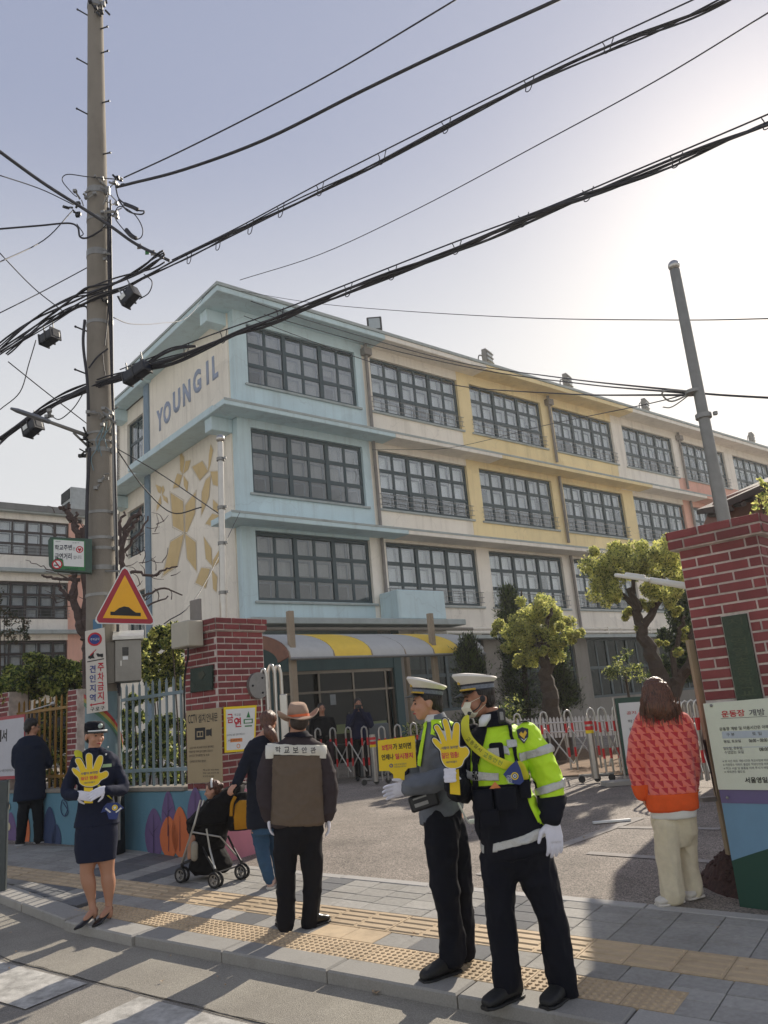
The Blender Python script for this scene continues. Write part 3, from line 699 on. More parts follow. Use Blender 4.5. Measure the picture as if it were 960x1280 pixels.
for z in (14.4, 15.2):
    bm = BM(); bb(bm, s-.25, s-.2, NW+.5, NW+1.9, z, z+.6); obj('louvre', bm, m_room, t)
# ---- fabric canopy in front of the entrance
cn = thing('canopy', 'arched entrance canopy with grey and yellow panels on brown posts', 'canopy', B(0, -4, .2))
NF, NB, ZF, ZK = -5.06, -2.2, 2.86, 3.62
def arc(t): return NB + (NF-NB)*math.sin(t*math.pi/2), ZF + (ZK-ZF)*math.cos(t*math.pi/2)
m_cg = mat('canopy_grey', (.74, .74, .72), .55, var=.06, scale=5, stain=.25); m_cy = mat('canopy_yellow', (.95, .80, .28), .55, var=.05, scale=5, stain=.2)
S0, S1 = -2.32, 3.6
cuts = [0, .155, .36, .515, .62, .77, .93, 1.0]; cuts = [0, .17, .345, .51, .665, .83, 1.0]
cuts = [0.0, .195, .375, .545, .70, .85, 1.0]
for i in range(6):
    a, b = S0+(S1-S0)*cuts[i], S0+(S1-S0)*cuts[i+1]; bm = BM(); pv = None
    for k in range(11):
        n, z = arc(k/10); cur = [bm.verts.new(B(s_, n, z)) for s_ in (a+.012, b-.012)] + [bm.verts.new(B(s_, n, z+.012)) for s_ in (b-.012, a+.012)]
        if pv:
            for j in range(4): bm.faces.new((pv[j], pv[(j+1) % 4], cur[(j+1) % 4], cur[j]))
        pv = cur
    bmesh.ops.recalc_face_normals(bm, faces=bm.faces)
    obj('panel', bm, m_cy if i in (1, 4) else m_cg, cn, smooth=False, autosmooth=True)
m_brn = mat('canopy_brown', (.50, .33, .25), .6, var=.15, scale=6); m_post = mat('post_tan', (.60, .54, .46), .6, var=.1, scale=5, stain=.3)
for i in range(7):
    s_ = S0+(S1-S0)*cuts[i]; bm = BM()
    for k in range(8):
        (n0, z0), (n1, z1) = arc(k/8), arc((k+1)/8); tube(bm, [B(s_, n0, z0-.03), B(s_, n1, z1-.03)], .03, 6)
    obj('rib', bm, m_post, cn)
bm = BM(); pv = None
for k in range(13):
    n, z = arc(k/12); c_ = V((NB+(n-NB)*.86, ZF-.06+(z-ZF)*.72)); 
    cur = [bm.verts.new(B(S0-.02, n, z+.015)), bm.verts.new(B(S0-.02, c_[0], c_[1])), bm.verts.new(B(S0-.06, c_[0], c_[1])), bm.verts.new(B(S0-.06, n, z+.015))]
    if pv:
        for j in range(4): bm.faces.new((pv[j], pv[(j+1) % 4], cur[(j+1) % 4], cur[j]))
    pv = cur
bmesh.ops.recalc_face_normals(bm, faces=bm.faces); obj('end_arch', bm, m_brn, cn)
bm = BM(); tube(bm, [B(S0, NF, ZF-.02), B(S1, NF, ZF-.02)], .035, 8); tube(bm, [B(S0, NB, ZK), B(S1, NB, ZK)], .035, 8); obj('rail', bm, m_galv, cn)
for s_ in (-2.15, 1.96):
    bm = BM(); z0 = .15; bb(bm, s_-.07, s_+.07, NF+.12, NF+.24, z0, 3.88); bev(obj('post', bm, m_post, cn), .01)
for s_ in (-2.2, 3.4):
    bm = BM(); bb(bm, s_-.06, s_+.06, NB-.06, NB+.06, .15, ZK); obj('post', bm, m_post, cn)
# ================================================================ WALLS, GATE PILLARS, FENCES
m_brick = mat('brick_red', (.54, .27, .27), .8, col2=(.47, .22, .225), scale=3, bump=.6, bscale=90, stain=.5, sscale=3); per_object(m_brick, .26)
m_mort = mat('mortar', (.78, .73, .70), .9, var=.35, scale=7, bump=.4, bscale=120)
m_mural = mat('wall_paint_blue', (.36, .53, .60), .8, var=.06, scale=2, bump=.3, bscale=40, stain=.35)
WD = V((-.767, .642, 0)).normalized(); WN = V((-WD.y, WD.x, 0)); WN = WN if WN.y < 0 else -WN       # along the wall away from the gate; facing the street
CN = pl(277, 1000, V((-2.85, 10.01, 0)), WN); CN.z = 0
bl, bh = .232, .073
BRK = {}
def brick_face(parent, P, X, N, wd, z0, z1, skip=None, ex=0.0, name='brick', L=bl, H=bh, seed=0):
    X = V(X).normalized(); N = V(N).normalized(); rows = int((z1-z0)/H+.5); rr = random.Random(seed)
    for j in range(rows):
        z = z1-(j+.5)*H
        x = -(L/2 if j % 2 else 0)
        while x < wd-.01:
            a, b = max(0, x), min(wd, x+L-.0); x += L
            if b-a < .04: continue
            if skip:
                q0, q1, q2, q3 = skip
                if q2 < z < q3 and a < q1 and b > q0:
                    if a < q0-.03 and b > q0: b = q0-.006
                    elif b > q1+.03 and a < q1: a = q1+.006
                    else: continue
            w_ = round(b-a-.014, 3); key = (w_, round(H-.016, 3))
            if key not in BRK:
                q = BM(); w2, h2, t, c = w_/2, (H-.016)/2, .006, .002
                lo = [q.verts.new(p) for p in ((-w2, 0, -h2), (w2, 0, -h2), (w2, 0, h2), (-w2, 0, h2))]; hi = [q.verts.new((math.copysign(abs(p[0])-c, p[0]), -t, math.copysign(abs(p[1])-c, p[1]))) for p in ((-w2, -h2), (w2, -h2), (w2, h2), (-w2, h2))]
                for i in range(4): q.faces.new((lo[i], lo[(i+1) % 4], hi[(i+1) % 4], hi[i]))
                q.faces.new(hi); BRK[key] = tomesh(q, 'brick', m_brick)
            M = frame(V(P)+X*((a+b)/2)+V((0, 0, z)), X, -N, None or (0, 0, 1)); M = Matrix((X, -N, X.cross(-N))).transposed().to_4x4(); M.translation = V(P)+X*((a+b)/2)+V((0, 0, z))+N*(ex+rr.uniform(-.0015, .002))
            inst(name, BRK[key], parent, M)
GZ = gh(CN.x, CN.y)
lp = thing('gate_pillar', 'left brick gate pillar with green plaque, information sign and flagpole on top', 'gate pillar', (CN.x, CN.y, GZ), 'brick gate pillars')
WL, WDP, ZT, ZW = .62, .70, 2.78, .86
bm = BM(); box(bm, CN+ZU*(GZ-.2)-WN*.003+WD*.003, WD*(WL-.003), -WN*WDP, ZU*(ZT-GZ+.2)); obj('mortar_core', bm, m_mort, lp)
capz = ZT-.155
brick_face(lp, CN+WD*WL-V((0,0,0)), -WD, WN, WL, ZW, capz, seed=1)
brick_face(lp, CN-WN*.0, -WN, -WD, WDP, ZW, capz, seed=2)
for P_, X_, N_, w_ in ((CN+WD*(WL+.04)+WN*.035, -WD, WN, WL+.08), (CN-WD*.04+WN*.035, -WN, -WD, WDP+.08)): brick_face(lp, P_, X_, N_, w_, capz, ZT, seed=5)
bm = BM(); box(bm, CN-WD*.03+WN*.025+ZU*(capz+.003), WD*(WL+.06), -WN*(WDP+.05), ZU*.15); obj('mortar_core', bm, m_mort, lp)
# low painted wall, its return into the yard
lw = thing('painted_wall', 'low blue street wall painted with purple, orange and navy trees', 'wall', (CN.x, CN.y, GZ))
bm = BM(); n_ = 36
box(bm, CN+ZU*(-.3)+WN*.02-WD*.02, WD*22, -WN*.25, ZU*(ZW+.3)); bev(obj('wall_body', bm, m_mural, lw), .01)
bm = BM(); box(bm, CN+ZU*(ZW+.001)+WN*.04+WD*.66, WD*21, -WN*.3, ZU*.05); bev(obj('coping', bm, m_grey, lw), .008)
m_pinkp = mat('paint_pink', (.80, .52, .58), .8, var=.06, stain=.3)
bm = BM(); box(bm, CN+ZU*(-.3)-WD*.035+WN*.01, WD*.02, -WN*.74, ZU*(ZW+.28)); obj('pink_return', bm, m_pinkp, lw)
OW = CN+WN*.022
def wq(px, py): P = pl(px, py, OW, WN); d = P-OW; return (d.dot(-WD), P.z)
def ell(bm, px, py, rx, ry, off, n=18, tip=1.0, wf=None):
    wf = wf or wq; c = wf(px, py); a = abs(wf(px+rx, py)[0]-c[0]); b = abs(wf(px, py-ry)[1]-c[1])
    pts = []
    for i in range(n):
        t = 2*math.pi*i/n; y = math.sin(t); x = math.cos(t)*(1-.35*max(0, y)**1.5*tip); pts.append((c[0]+a*x, max(GZ-.02, c[1]+b*y)))
    poly2(bm, V((OW.x, OW.y, 0)), -WD, ZU, pts, off)
m_pur = mat('paint_purple', (.42, .34, .50), .8, var=.07, stain=.2); m_org = mat('paint_orange', (.80, .43, .25), .8, var=.07, stain=.2); m_nav = mat('paint_navy', (.21, .27, .40), .8, var=.07); m_dot = mat('paint_cream', (.80, .75, .62), .8)
def group(name, m, L, off):
    bm = BM()
    for q in L: ell(bm, *q, off)
    obj(name, bm, m, lw)
group('mural_tree', m_pur, [(193, 1042, 12, 32), (211, 1020, 9, 32), (245, 1018, 11, 34), (258, 1040, 10, 30), (13, 1040, 8, 25)], .004)
group('mural_tree', m_org, [(212, 1046, 12, 26), (226, 1040, 11, 32), (32, 1040, 6, 26)], .008)
group('mural_tree', m_nav, [(62, 1038, 9, 30), (71, 1048, 6, 18)], .006)
group('mural_dot', m_dot, [(11, 1008, 2.5, 5), (12, 1033, 2, 5)], .012)
bm = BM()
for (x0, y0, x1, y1) in ((193, 1066, 193, 1018), (211, 1045, 211, 992), (211, 1015, 217, 1008), (211, 1022, 204, 1012), (245, 1050, 245, 990), (245, 1020, 251, 1010), (245, 1028, 239, 1018), (193, 1040, 199, 1032), (193, 1046, 187, 1036), (212, 1064, 212, 1030), (226, 1064, 226, 1020)):
    a, b = wq(x0, y0), wq(x1, y1); s = .006; poly2(bm, V((OW.x, OW.y, 0)), -WD, ZU, [(a[0]-s, a[1]), (a[0]+s, a[1]), (b[0]+s*.4, b[1]), (b[0]-s*.4, b[1])], .013)
obj('mural_line', bm, mat('paint_dark', (.20, .17, .28), .8), lw)
# squiggle left of the policewoman
bm = BM(); pts = [OW + (-WD)*wq(x, y)[0] + ZU*(wq(x, y)[1]) - ZU*0 + WN*.012 - OW*0 for x, y in ((82, 1020), (85, 1012), (84, 1003), (79, 1000), (77, 1010), (79, 1018), (83, 1020), (86, 1014), (80, 1003))]
pts = [V((p.x, p.y, p.z-0)) for p in pts]; tube(bm, spline(pts, 5), .006, 5); obj('mural_line', bm, m_nav, lw)
# fences on the wall
def wall_pt(d, z, off=-.11): P = CN+WD*d+WN*off; P.z = z; return P
def wz(px, py): P = pl(px, py, wall_pt(0, 0), WN); return (P-wall_pt(0, 0)).dot(WD), P.z
def fence(name, label, d0, d1, sp, ztop, mm, rails, r=.012, w2=.02):
    t = thing(name, label, 'fence', wall_pt((d0+d1)/2, ZW))
    i = 0; d = d0+sp/2
    me = None
    while d < d1:
        if me is None:
            q = BM(); h_ = ztop-ZW-.05; cbox(q, (0, 0, h_/2), r*2, r*2, h_); lo = [q.verts.new((sx*r, sy*r, h_)) for sx, sy in ((-1,-1),(1,-1),(1,1),(-1,1))]; tp = q.verts.new((0, 0, h_+.05))
            for k in range(4): q.faces.new((lo[k], lo[(k+1) % 4], tp))
            me = tomesh(q, 'fence_bar', mm)
        inst('fence_bar', me, t, frame(wall_pt(d, ZW+.05), WD, None)); d += sp
    for z in rails: q = BM(); box(q, wall_pt(d0, z-w2, -.13), WD*(d1-d0), WN*.04, ZU*w2*2); obj('rail', q, mm, t)
    return t
m_fblue = mat('fence_pale_blue', (.50, .57, .60), .5, var=.1, scale=10, stain=.3, metal=.2); m_fyel = mat('fence_ochre', (.56, .42, .16), .55, var=.12, scale=10, stain=.4)
dL, dR = wz(155, 930)[0], wz(234, 930)[0]; zt = wz(205, 852)[1]
fence('metal_fence', 'pale blue steel bar fence on the wall between utility pole and gate pillar', WL+.02, wz(150, 930)[0], .15, zt, m_fblue, (wz(205, 868)[1], wz(205, 962)[1]))
dB0, dB1 = wz(108, 930)[0], wz(96, 930)[0]
fence('metal_fence', 'ochre yellow steel bar fence behind the man in the dark suit', dB1+.02, dB1+9, .165, wz(75, 872)[1], m_fyel, (wz(75, 885)[1], wz(75, 970)[1]), r=.012)
bp = thing('brick_post', 'dark brick post between the ochre fence and the utility pole', 'post', wall_pt((dB0+dB1)/2, ZW))
zb = wz(102, 862)[1]
bm = BM(); box(bm, wall_pt(dB0, ZW+.05, .03), WD*(dB1-dB0), -WN*.35, ZU*(zb-ZW-.05)); obj('mortar_core', bm, m_mort, bp)
brick_face(bp, wall_pt(dB1, 0, .03), -WD, WN, dB1-dB0, ZW+.05, zb, seed=8)
d2 = wz(22, 900)[0]
bp2 = thing('brick_post', 'brick post at the left edge behind the white banner', 'post', wall_pt(d2+.5, ZW))
bm = BM(); box(bm, wall_pt(d2, ZW+.05, .03), WD*1.2, -WN*.35, ZU*(wz(15, 866)[1]-ZW-.05)); obj('mortar_core', bm, m_mort, bp2)
brick_face(bp2, wall_pt(d2+1.2, 0, .03), -WD, WN, 1.2, ZW+.05, wz(15, 866)[1], seed=9)
# ---- flat print helpers on a plane
class Sheet:
    """sheet of flat print: pixel positions of the photograph are read back on the sign's own plane"""
    def __init__(s, P, X, parent, Y=ZU):
        s.P, s.X, s.Y = V(P), V(X).normalized(), V(Y).normalized(); s.N = s.X.cross(s.Y); s.par = parent
    def q(s, px, py): d = pl(px, py, s.P, s.N)-s.P; return d.dot(s.X), d.dot(s.Y)
    def t(s, txt, px0, py0, px1, py1, m, bold=.0, off=.002, name='lettering', sq=1.0):
        """text filling the pixel box (left edge .. right edge at mid height)"""
        ym = (py0+py1)/2; a = s.q(px0, ym); b = s.q(px1, ym); c0 = s.q((px0+px1)/2, py0); c1 = s.q((px0+px1)/2, py1)
        return plane_text(txt, s.P+s.X*(a[0]+b[0])/2+s.Y*(c0[1]+c1[1])/2, s.X, s.Y, abs(b[0]-a[0])*sq, abs(c0[1]-c1[1]), m, s.par, name, bold=bold, raised=off)
    def poly(s, pts, m, off=.001, name='print', px=True, thick=0):
        bm = BM(); L = [s.q(*p) for p in pts] if px else pts
        ar = sum(L[i][0]*L[(i+1) % len(L)][1]-L[(i+1) % len(L)][0]*L[i][1] for i in range(len(L)))
        if ar < 0: L = L[::-1]
        if thick: prism(bm, [s.P+s.X*a+s.Y*b+s.N*(off-thick) for a, b in L], s.N, thick)
        else: poly2(bm, s.P, s.X, s.Y, L, off)
        return obj(name, bm, m, s.par)
    def rect(s, px0, py0, px1, py1, m, off=.001, name='print', thick=0):
        a = s.q(px0, (py0+py1)/2)[0]; b = s.q(px1, (py0+py1)/2)[0]; c = s.q((px0+px1)/2, py0)[1]; d = s.q((px0+px1)/2, py1)[1]
        return s.poly([(a, d), (b, d), (b, c), (a, c)], m, off, name, px=False, thick=thick)
    def disc(s, px, py, r, m, off=.001, name='print', r0=0.0, n=28):
        a = s.q(px, py); k = abs(s.q(px+r, py)[0]-a[0]); bm = BM()
        if r0:
            i_ = k*r0/r
            for j in range(n):
                t0, t1 = 2*math.pi*j/n, 2*math.pi*(j+1)/n; poly2(bm, s.P, s.X, s.Y, [(a[0]+q*math.cos(t), a[1]+q*math.sin(t)) for q, t in ((i_, t0), (k, t0), (k, t1), (i_, t1))], off)
        else: poly2(bm, s.P, s.X, s.Y, [(a[0]+k*math.cos(2*math.pi*j/n), a[1]+k*math.sin(2*math.pi*j/n)) for j in range(n)], off)
        return obj(name, bm, m, s.par)
    def lines(s, px0, py0, px1, rows, dy, m, hgt=3.0, seed=1, txt=None, off=.002):
        r = random.Random(seed)
        for i in range(rows):
            tx = (txt[i % len(txt)] if txt else '안내'); s.t(tx, px0, py0+i*dy, px0+(px1-px0)*(r.uniform(.8, 1) if i < rows-1 else .7), py0+i*dy+hgt, m, off=off)
def M_(n, c, r=.6, **k): return mat(n, c, r, var=.04, **k)
k_blk = M_('ink_black', (.08, .08, .09)); k_red = M_('ink_red', (.72, .13, .20)); k_blu = M_('ink_blue', (.12, .22, .50)); k_nvy = M_('ink_navy', (.10, .12, .22)); k_wht = M_('print_white', (.86, .87, .86)); k_yel = M_('sign_yellow', (.93, .82, .12)); k_grn = M_('ink_green', (.20, .47, .27)); k_gry = M_('ink_grey', (.40, .40, .40)); k_org = M_('ink_orange', (.85, .52, .28)); k_mag = M_('ink_magenta', (.80, .10, .30))
# pillar plaque, information sign, no smoking sign
pq = thing('plaque', 'dark green embossed plaque on the left gate pillar', 'plaque', CN+WN*.03+WD*.3+ZU*2.0)
S = Sheet(CN+WN*.018, -WD, pq); S.poly([(240, 836), (267, 831), (267, 862), (240, 866)], mat('plaque_green', (.13, .20, .17), .4, var=.25, scale=25, bump=.6, bscale=60, metal=.5), .025, 'plate', thick=.025)
m_emb = mat('plaque_relief', (.20, .22, .17), .4, metal=.5)
S.poly([(250, 841), (256, 838), (259, 843), (255, 849), (251, 848)], m_emb, .029, 'emblem', thick=.004)
S.lines(244, 852, 264, 3, 3.6, m_emb, 1.8, txt=['교육목표 안내', '바르고 슬기롭게'], off=.028)
cs = thing('information_sign', 'tan CCTV information sign on the left gate pillar', 'sign', CN+WN*.03+WD*.3+ZU*1.3)
S = Sheet(CN+WN*.014, -WD, cs); m_tn = M_('sign_tan', (.64, .57, .44))
S.poly([(234, 888.5), (277, 884.5), (279, 977), (236, 979)], m_tn, .014, 'plate', thick=.012)
S.t('CCTV', 236.5, 893, 248, 904, k_blk, .01, .016); S.t('설치', 249, 892, 258, 903, k_blk, .01, .016); S.t('안내문', 259.5, 891, 273.5, 902, k_blk, .01, .016)
S.poly([(245, 910), (258, 909), (258, 924), (245, 925)], k_blk, .016); S.poly([(247.5, 914), (255.5, 913.5), (255.5, 921), (247.5, 921.5)], m_tn, .017); S.poly([(248.5, 915.5), (251.3, 915.3), (251.3, 919.8), (248.5, 920)], k_blk, .018); S.poly([(252.2, 915.2), (254.7, 915), (254.7, 919.6), (252.2, 919.8)], k_blk, .018)
S.poly([(259, 912), (263, 911.5), (263, 919.5), (259, 919.8)], k_blk, .016); S.poly([(263, 912), (266, 910), (266, 920.5), (263, 918.5)], k_blk, .016)
S.lines(238, 932.5, 274, 3, 5, k_blk, 3, 4, ['• 설치 목적: 학교내외 안전과 범죄예방', '학생안전을 위하여 설치 운영하고 있습니다', '24시간 연속촬영 및 녹화'], .016)
S.lines(238, 950, 268, 1, 5, k_blk, 3, 4, ['• 관리책임자 및 연락처: 행정실장'], .016); S.lines(255, 961, 275, 3, 4, k_blk, 2.2, 2, ['학교장 02-000', '학교안내'], .016)
ns = thing('no_smoking_sign', 'white no smoking sign with yellow border on the left gate pillar', 'sign', CN-WD*.03-WN*.3+ZU*1.4)
S = Sheet(CN-WD*.014, -WN, ns)
S.poly([(279, 884), (320, 881.5), (318, 938), (280, 941)], k_yel, .012, 'plate', thick=.01); S.poly([(281.5, 887), (318, 884.5), (316, 935.5), (282.5, 938)], k_wht, .013)
S.t('금', 283, 892.5, 290.5, 904, k_red, .02, .015); S.t('연', 291.5, 897, 300.5, 909, k_red, .02, .015); S.t('학교앞', 292, 892, 300, 895, k_gry, 0, .015)
S.disc(295, 901.5, 3.2, k_red, .016, r0=2.2)
for q in (((309.5, 889), (307, 897), (312, 897)), ((303.5, 899), (315, 898.3), (315, 904), (303.5, 904.8)), ((305, 907), (314, 906.5), (314, 908), (305, 908.6))): S.poly(q, k_grn, .015)
S.poly([(305, 900.2), (313.5, 899.7), (313.5, 903), (305, 903.6)], k_wht, .016)
S.lines(282.5, 917, 315, 1, 4, k_gry, 2.5, 3, ['우리학교 앞은 금연구역입니다'], .015); S.poly([(287, 923.5), (302, 922.5), (302, 927), (287, 928)], k_org, .014); S.lines(283.5, 924, 306, 1, 4, k_blk, 2.5, 3, ['과태료 10만원 부과'], .016); S.disc(297, 932.5, 2.2, k_org, .015, r0=1.5)
# grey switch box with a small panel on the pillar top
mb = thing('meter_box', 'beige metal box with a small upright panel hung on the pillar corner', 'box', CN+WD*.3+WN*.1+ZU*2.7)
bm = BM(); X0 = CN+WD*.52+WN*.04+ZU*2.47; box(bm, X0, -WD*.34, WN*.22, ZU*.30); h_ = bev(obj('box_body', bm, mat('box_beige', (.68, .66, .60), .6, var=.05, stain=.3), mb), .012)
bm = BM(); box(bm, X0+ZU*.302-WD*.12, -WD*.2, WN*.03, ZU*.26); bev(obj('panel', bm, m_pipe, mb), .004)
bm = BM(); tube(bm, spline([X0-WD*.17+WN*.1, X0-WD*.16+WN*.1-ZU*.12, X0+WD*.02-WN*.0-ZU*.2, X0+WD*.1-WN*.03-ZU*.35, X0+WD*.12-WN*.03-ZU*.8], 5), .012, 6); obj('cable', bm, m_dk, mb)
# flagpoles
def flagpole(label, ax0, ax1, r0, r1, ball_r, rings):
    t = thing('flagpole', label, 'pole', ax0, 'stainless flagpoles on the gate pillars'); ax0, ax1 = V(ax0), V(ax1)
    b = BM(); tube(b, [ax0, ax0.lerp(ax1, .45)], [r0, r0], 20); tube(b, [ax0.lerp(ax1, .45), ax1], [(r0+r1)/2, r1], 20); obj('shaft', b, m_spole if r0 > .05 else m_steel, t, autosmooth=True)
    b = BM(); ball(b, ax1+(ax1-ax0).normalized()*ball_r*.9, ball_r, seg=20); obj('finial', b, m_steel, t, smooth=True)
    for f in rings: b = BM(); c = ax0.lerp(ax1, f); d = (ax1-ax0).normalized()*.02; tube(b, [c-d, c+d], r0*1.25, 16); cbox(b, c+V((r0*1.5, -r0, 0)), .03, .03, .03); obj('clamp', b, m_galv, t)
    return t
fb = CN+WD*.12-WN*.2; fb.z = ZT; m_spole = mat('steel_dull', (.50, .50, .49), .45, var=.12, scale=9, metal=.6, stain=.3)
P1 = vt(275.5, 553, fb); flagpole('thin stainless flagpole with round finial on the left gate pillar', vt(279.3, 776, fb), P1, .042, .036, .055, (.15, .42, .62, .9))
# right pillar
RC = gp(925, 1131); KR = V((.735, -.678, 0)).normalized(); BN = V((-KR.y, KR.x, 0)); BN = BN if BN.y > 0 else -BN   # KR to the right, BN away
gz = gh(RC.x, RC.y); RZ = pl(845, 664, RC, BN).z; RW = 1.0
RW = (pl(951, 700, RC, BN)-RC).dot(KR); ZB_ = pl(886, 880, RC, BN).z
rp_ = thing('gate_pillar', 'right brick gate pillar with tall dark nameplate and painted base', 'gate pillar', (RC.x, RC.y, gz), 'brick gate pillars')
OR = V((RC.x, RC.y, 0)); xl = (pl(866, 790, RC, BN)-RC).dot(KR)
OR = OR + KR*xl
RW2 = RW-xl+.01
bm = BM(); box(bm, OR+ZU*(gz-.2)+BN*.003+KR*.003, KR*(RW2-.006), BN*.55, ZU*(RZ-gz+.19)); obj('mortar_core', bm, m_mort, rp_)
rL, rH = .262, .0795
czr = RZ-2*rH-.002
pqx = ((pl(912, 820, RC, BN)-OR).dot(KR), (pl(944, 820, RC, BN)-OR).dot(KR)); pz = (pl(928, 876, RC, BN).z, pl(925, 768, RC, BN).z)
brick_face(rp_, OR, KR, -BN, RW2, ZB_+.0, czr, L=rL, H=rH, seed=11, skip=(pqx[0], pqx[1], pz[0]-.03, pz[1]+.03))
brick_face(rp_, OR+KR*RW2, BN, KR, .55, ZB_, czr, L=rL, H=rH, seed=12)
brick_face(rp_, OR-KR*.06-BN*.05, KR, -BN, RW2+.12, czr, RZ, L=rL, H=rH, seed=13); brick_face(rp_, OR+KR*(RW2+.06)-BN*.05, BN, KR, .66, czr, RZ, L=rL, H=rH, seed=14)
brick_face(rp_, OR-KR*.06+BN*.61, -BN, -KR, .66, czr, RZ, L=rL, H=rH, seed=15)
bm = BM(); box(bm, OR-KR*.05-BN*.04+ZU*(czr+.001), KR*(RW2+.1), BN*.64, ZU*(RZ-czr-.008)); obj('mortar_core', bm, m_mort, rp_)
# painted panel at the pillar's foot: blue sky, green hill
m_psky = M_('paint_sky', (.42, .57, .68), .55, stain=.25); m_pgrn = M_('paint_green', (.10, .27, .22), .55, stain=.2); m_pvio = M_('paint_violet', (.40, .36, .52), .55)
S = Sheet(OR-BN*.0+V((0, 0, 0)), KR, rp_); S.N = -BN
X0 = -.0; X1 = RW2+.2
S.poly([(X0, gz-.05), (X1, gz-.05), (X1, ZB_), (X0, ZB_)], m_psky, .03, 'painted_panel', px=False, thick=.03)
hz = pl(930, 1072, RC, BN).z; hz2 = pl(958, 1060, RC, BN).z
hx = [(X0, hz-.02)] + [(X0+(X1-X0)*i/8, hz-.02+(hz2-hz+.12)*math.sin(i/8*1.5)*1.0) for i in range(1, 9)]
S.poly([(X0, gz-.05), (X1, gz-.05)] + hx[::-1], m_pgrn, .032, 'painted_hill', px=False)
v0, v1 = pl(900, 1003, RC, BN).z, pl(900, 985, RC, BN).z
S.poly([(X0, v0), (X1, v0-.01), (X1, v1+.03), (X0+.2, v1+.025), (X0, v1+.02)], m_pvio, .034, 'painted_band', px=False)
nb = thing('notice_board', 'pale school notice with opening hours table fixed on the right gate pillar', 'notice', OR+KR*.3-BN*.04+ZU*1.2)
S = Sheet(OR-BN*.034, KR, nb); S.N = -BN
m_not = M_('notice_pale', (.80, .82, .76), .45)
S.poly([(X0+.0, pl(901, 986, RC, BN).z+.0), (X1, pl(901, 986, RC, BN).z-.01), (X1, pl(885, 879, RC, BN).z+.01), (X0, pl(885, 879, RC, BN).z)], m_not, .012, 'plate', px=False, thick=.01)
S.t('운동장', 902.5, 887.5, 932, 896, k_red, .02, .015); S.t('개방', 937, 886, 957, 894.5, k_gry, .02, .015)
S.poly([(902, 897.8), (960, 895), (960, 895.6), (902, 898.4)], k_gry, .014)
S.t('운동장 개방 및 이용시간은 아래', 900, 907.5, 962, 912, k_blk, .01, .015)
m_row = M_('notice_row', (.68, .72, .76), .5)
S.poly([(903, 914), (985, 912), (987, 921.5), (904, 923)], m_row, .013); S.poly([(905, 934), (990, 932), (990, 932.8), (905, 934.8)], m_row, .013)
S.t('구 분', 909, 916, 919, 920, k_gry, .01, .015); S.t('토 일', 941, 914.5, 953, 919, k_gry, .01, .015)
S.t('평일, 토요일', 905.5, 924.5, 927, 928.5, k_gry, .02, .015); S.t('06:00 ~ 08:00', 937, 923, 960, 927.5, k_blk, .01, .015)
S.t('일요일, 공휴일,', 905, 933, 929.5, 937.2, k_gry, .01, .015); S.t('수업없는 요일', 906.5, 937.8, 930.5, 942, k_gry, .01, .015); S.t('08:00', 950, 934, 962, 938.5, k_blk, .01, .015)
for i, tx in enumerate(['※ 위 시간 외의 개방시간은 학교사정에 따라', '※ 지정장소 이외의 출입은 학생안전을 위해', '※ 학교 시설 및 물품을 아껴 주시기 바랍', '※ 체육관은 별도임']): S.t(tx, 904+i*.8, 949+i*4.6, (962 if i < 3 else 932), 952.2+i*4.6, k_gry, .005, .015)
S.t('서울영일초', 932, 971, 968, 978.5, k_blk, .02, .015)
bm = BM(); 
for px, py in ((889, 882), (909, 997)): P = pl(px, py, OR-BN*.05, BN); ball(bm, P, .012, seg=8)
obj('screw', bm, m_galv, nb)
pn = thing('nameplate', 'tall narrow weathered bronze nameplate set in the right brick pillar', 'nameplate', OR+KR*sum(pqx)/2+ZU*2)
S = Sheet(OR-BN*.0, KR, pn); S.N = -BN; m_bz = mat('bronze_green', (.21, .26, .21), .5, var=.3, scale=18, bump=.7, bscale=70, metal=.4)
S.poly([(pqx[0], pz[0]), (pqx[1], pz[0]), (pqx[1], pz[1]), (pqx[0], pz[1])], m_bz, .02, 'plate', px=False, thick=.03)
m_bz2 = mat('bronze_relief', (.28, .31, .24), .5, metal=.4)
for i, ch in enumerate('서울영일초등학교'):
    z = pz[1]-(pz[1]-pz[0])*(i+.7)/8.6; plane_text(ch, OR+KR*sum(pqx)/2+ZU*z, KR, ZU, (pqx[1]-pqx[0])*.62, (pz[1]-pz[0])/11, m_bz2, pn, 'lettering', raised=.023)
# stainless pole and lamp behind it
PB = OR+KR*(RW2*.55)+BN*.42; a0 = vt(905, 648, PB); a1 = vt(843.5, 338, PB)
t_ = flagpole('thick stainless pole with ball finial rising behind the right gate pillar', V((a0.x, a0.y, a0.z-1.2)), a1, .054, .044, .052, (.6,))
c = vt(866.5, 490, PB); b = BM(); tube(b, [c-ZU*.015, c+ZU*.015], .068, 16); tube(b, spline([c, c+V((-.2, -.02, .03)), c+V((-.27, .0, .01)), c+V((-.18, .05, -.05)), c], 5), .008, 5); tube(b, spline([c, c+V((-.16, .1, -.08)), c+V((-.24, .12, -.07))], 5), .006, 5); obj('cable_tie', b, m_galv, t_)
lm = thing('gate_lamp', 'white flat LED lamp on an arm reaching left from the right pillar', 'lamp', OR+BN*.3+ZU*2.2)
LB = OR+BN*.35; P1, P2, P3 = vt(862, 733, LB), vt(812, 725, LB), vt(770, 719, LB)
b = BM(); tube(b, [P1+V((.25, 0, -.03)), P1, P2], [.03, .03, .026], 10); obj('arm', b, k_wht, lm)
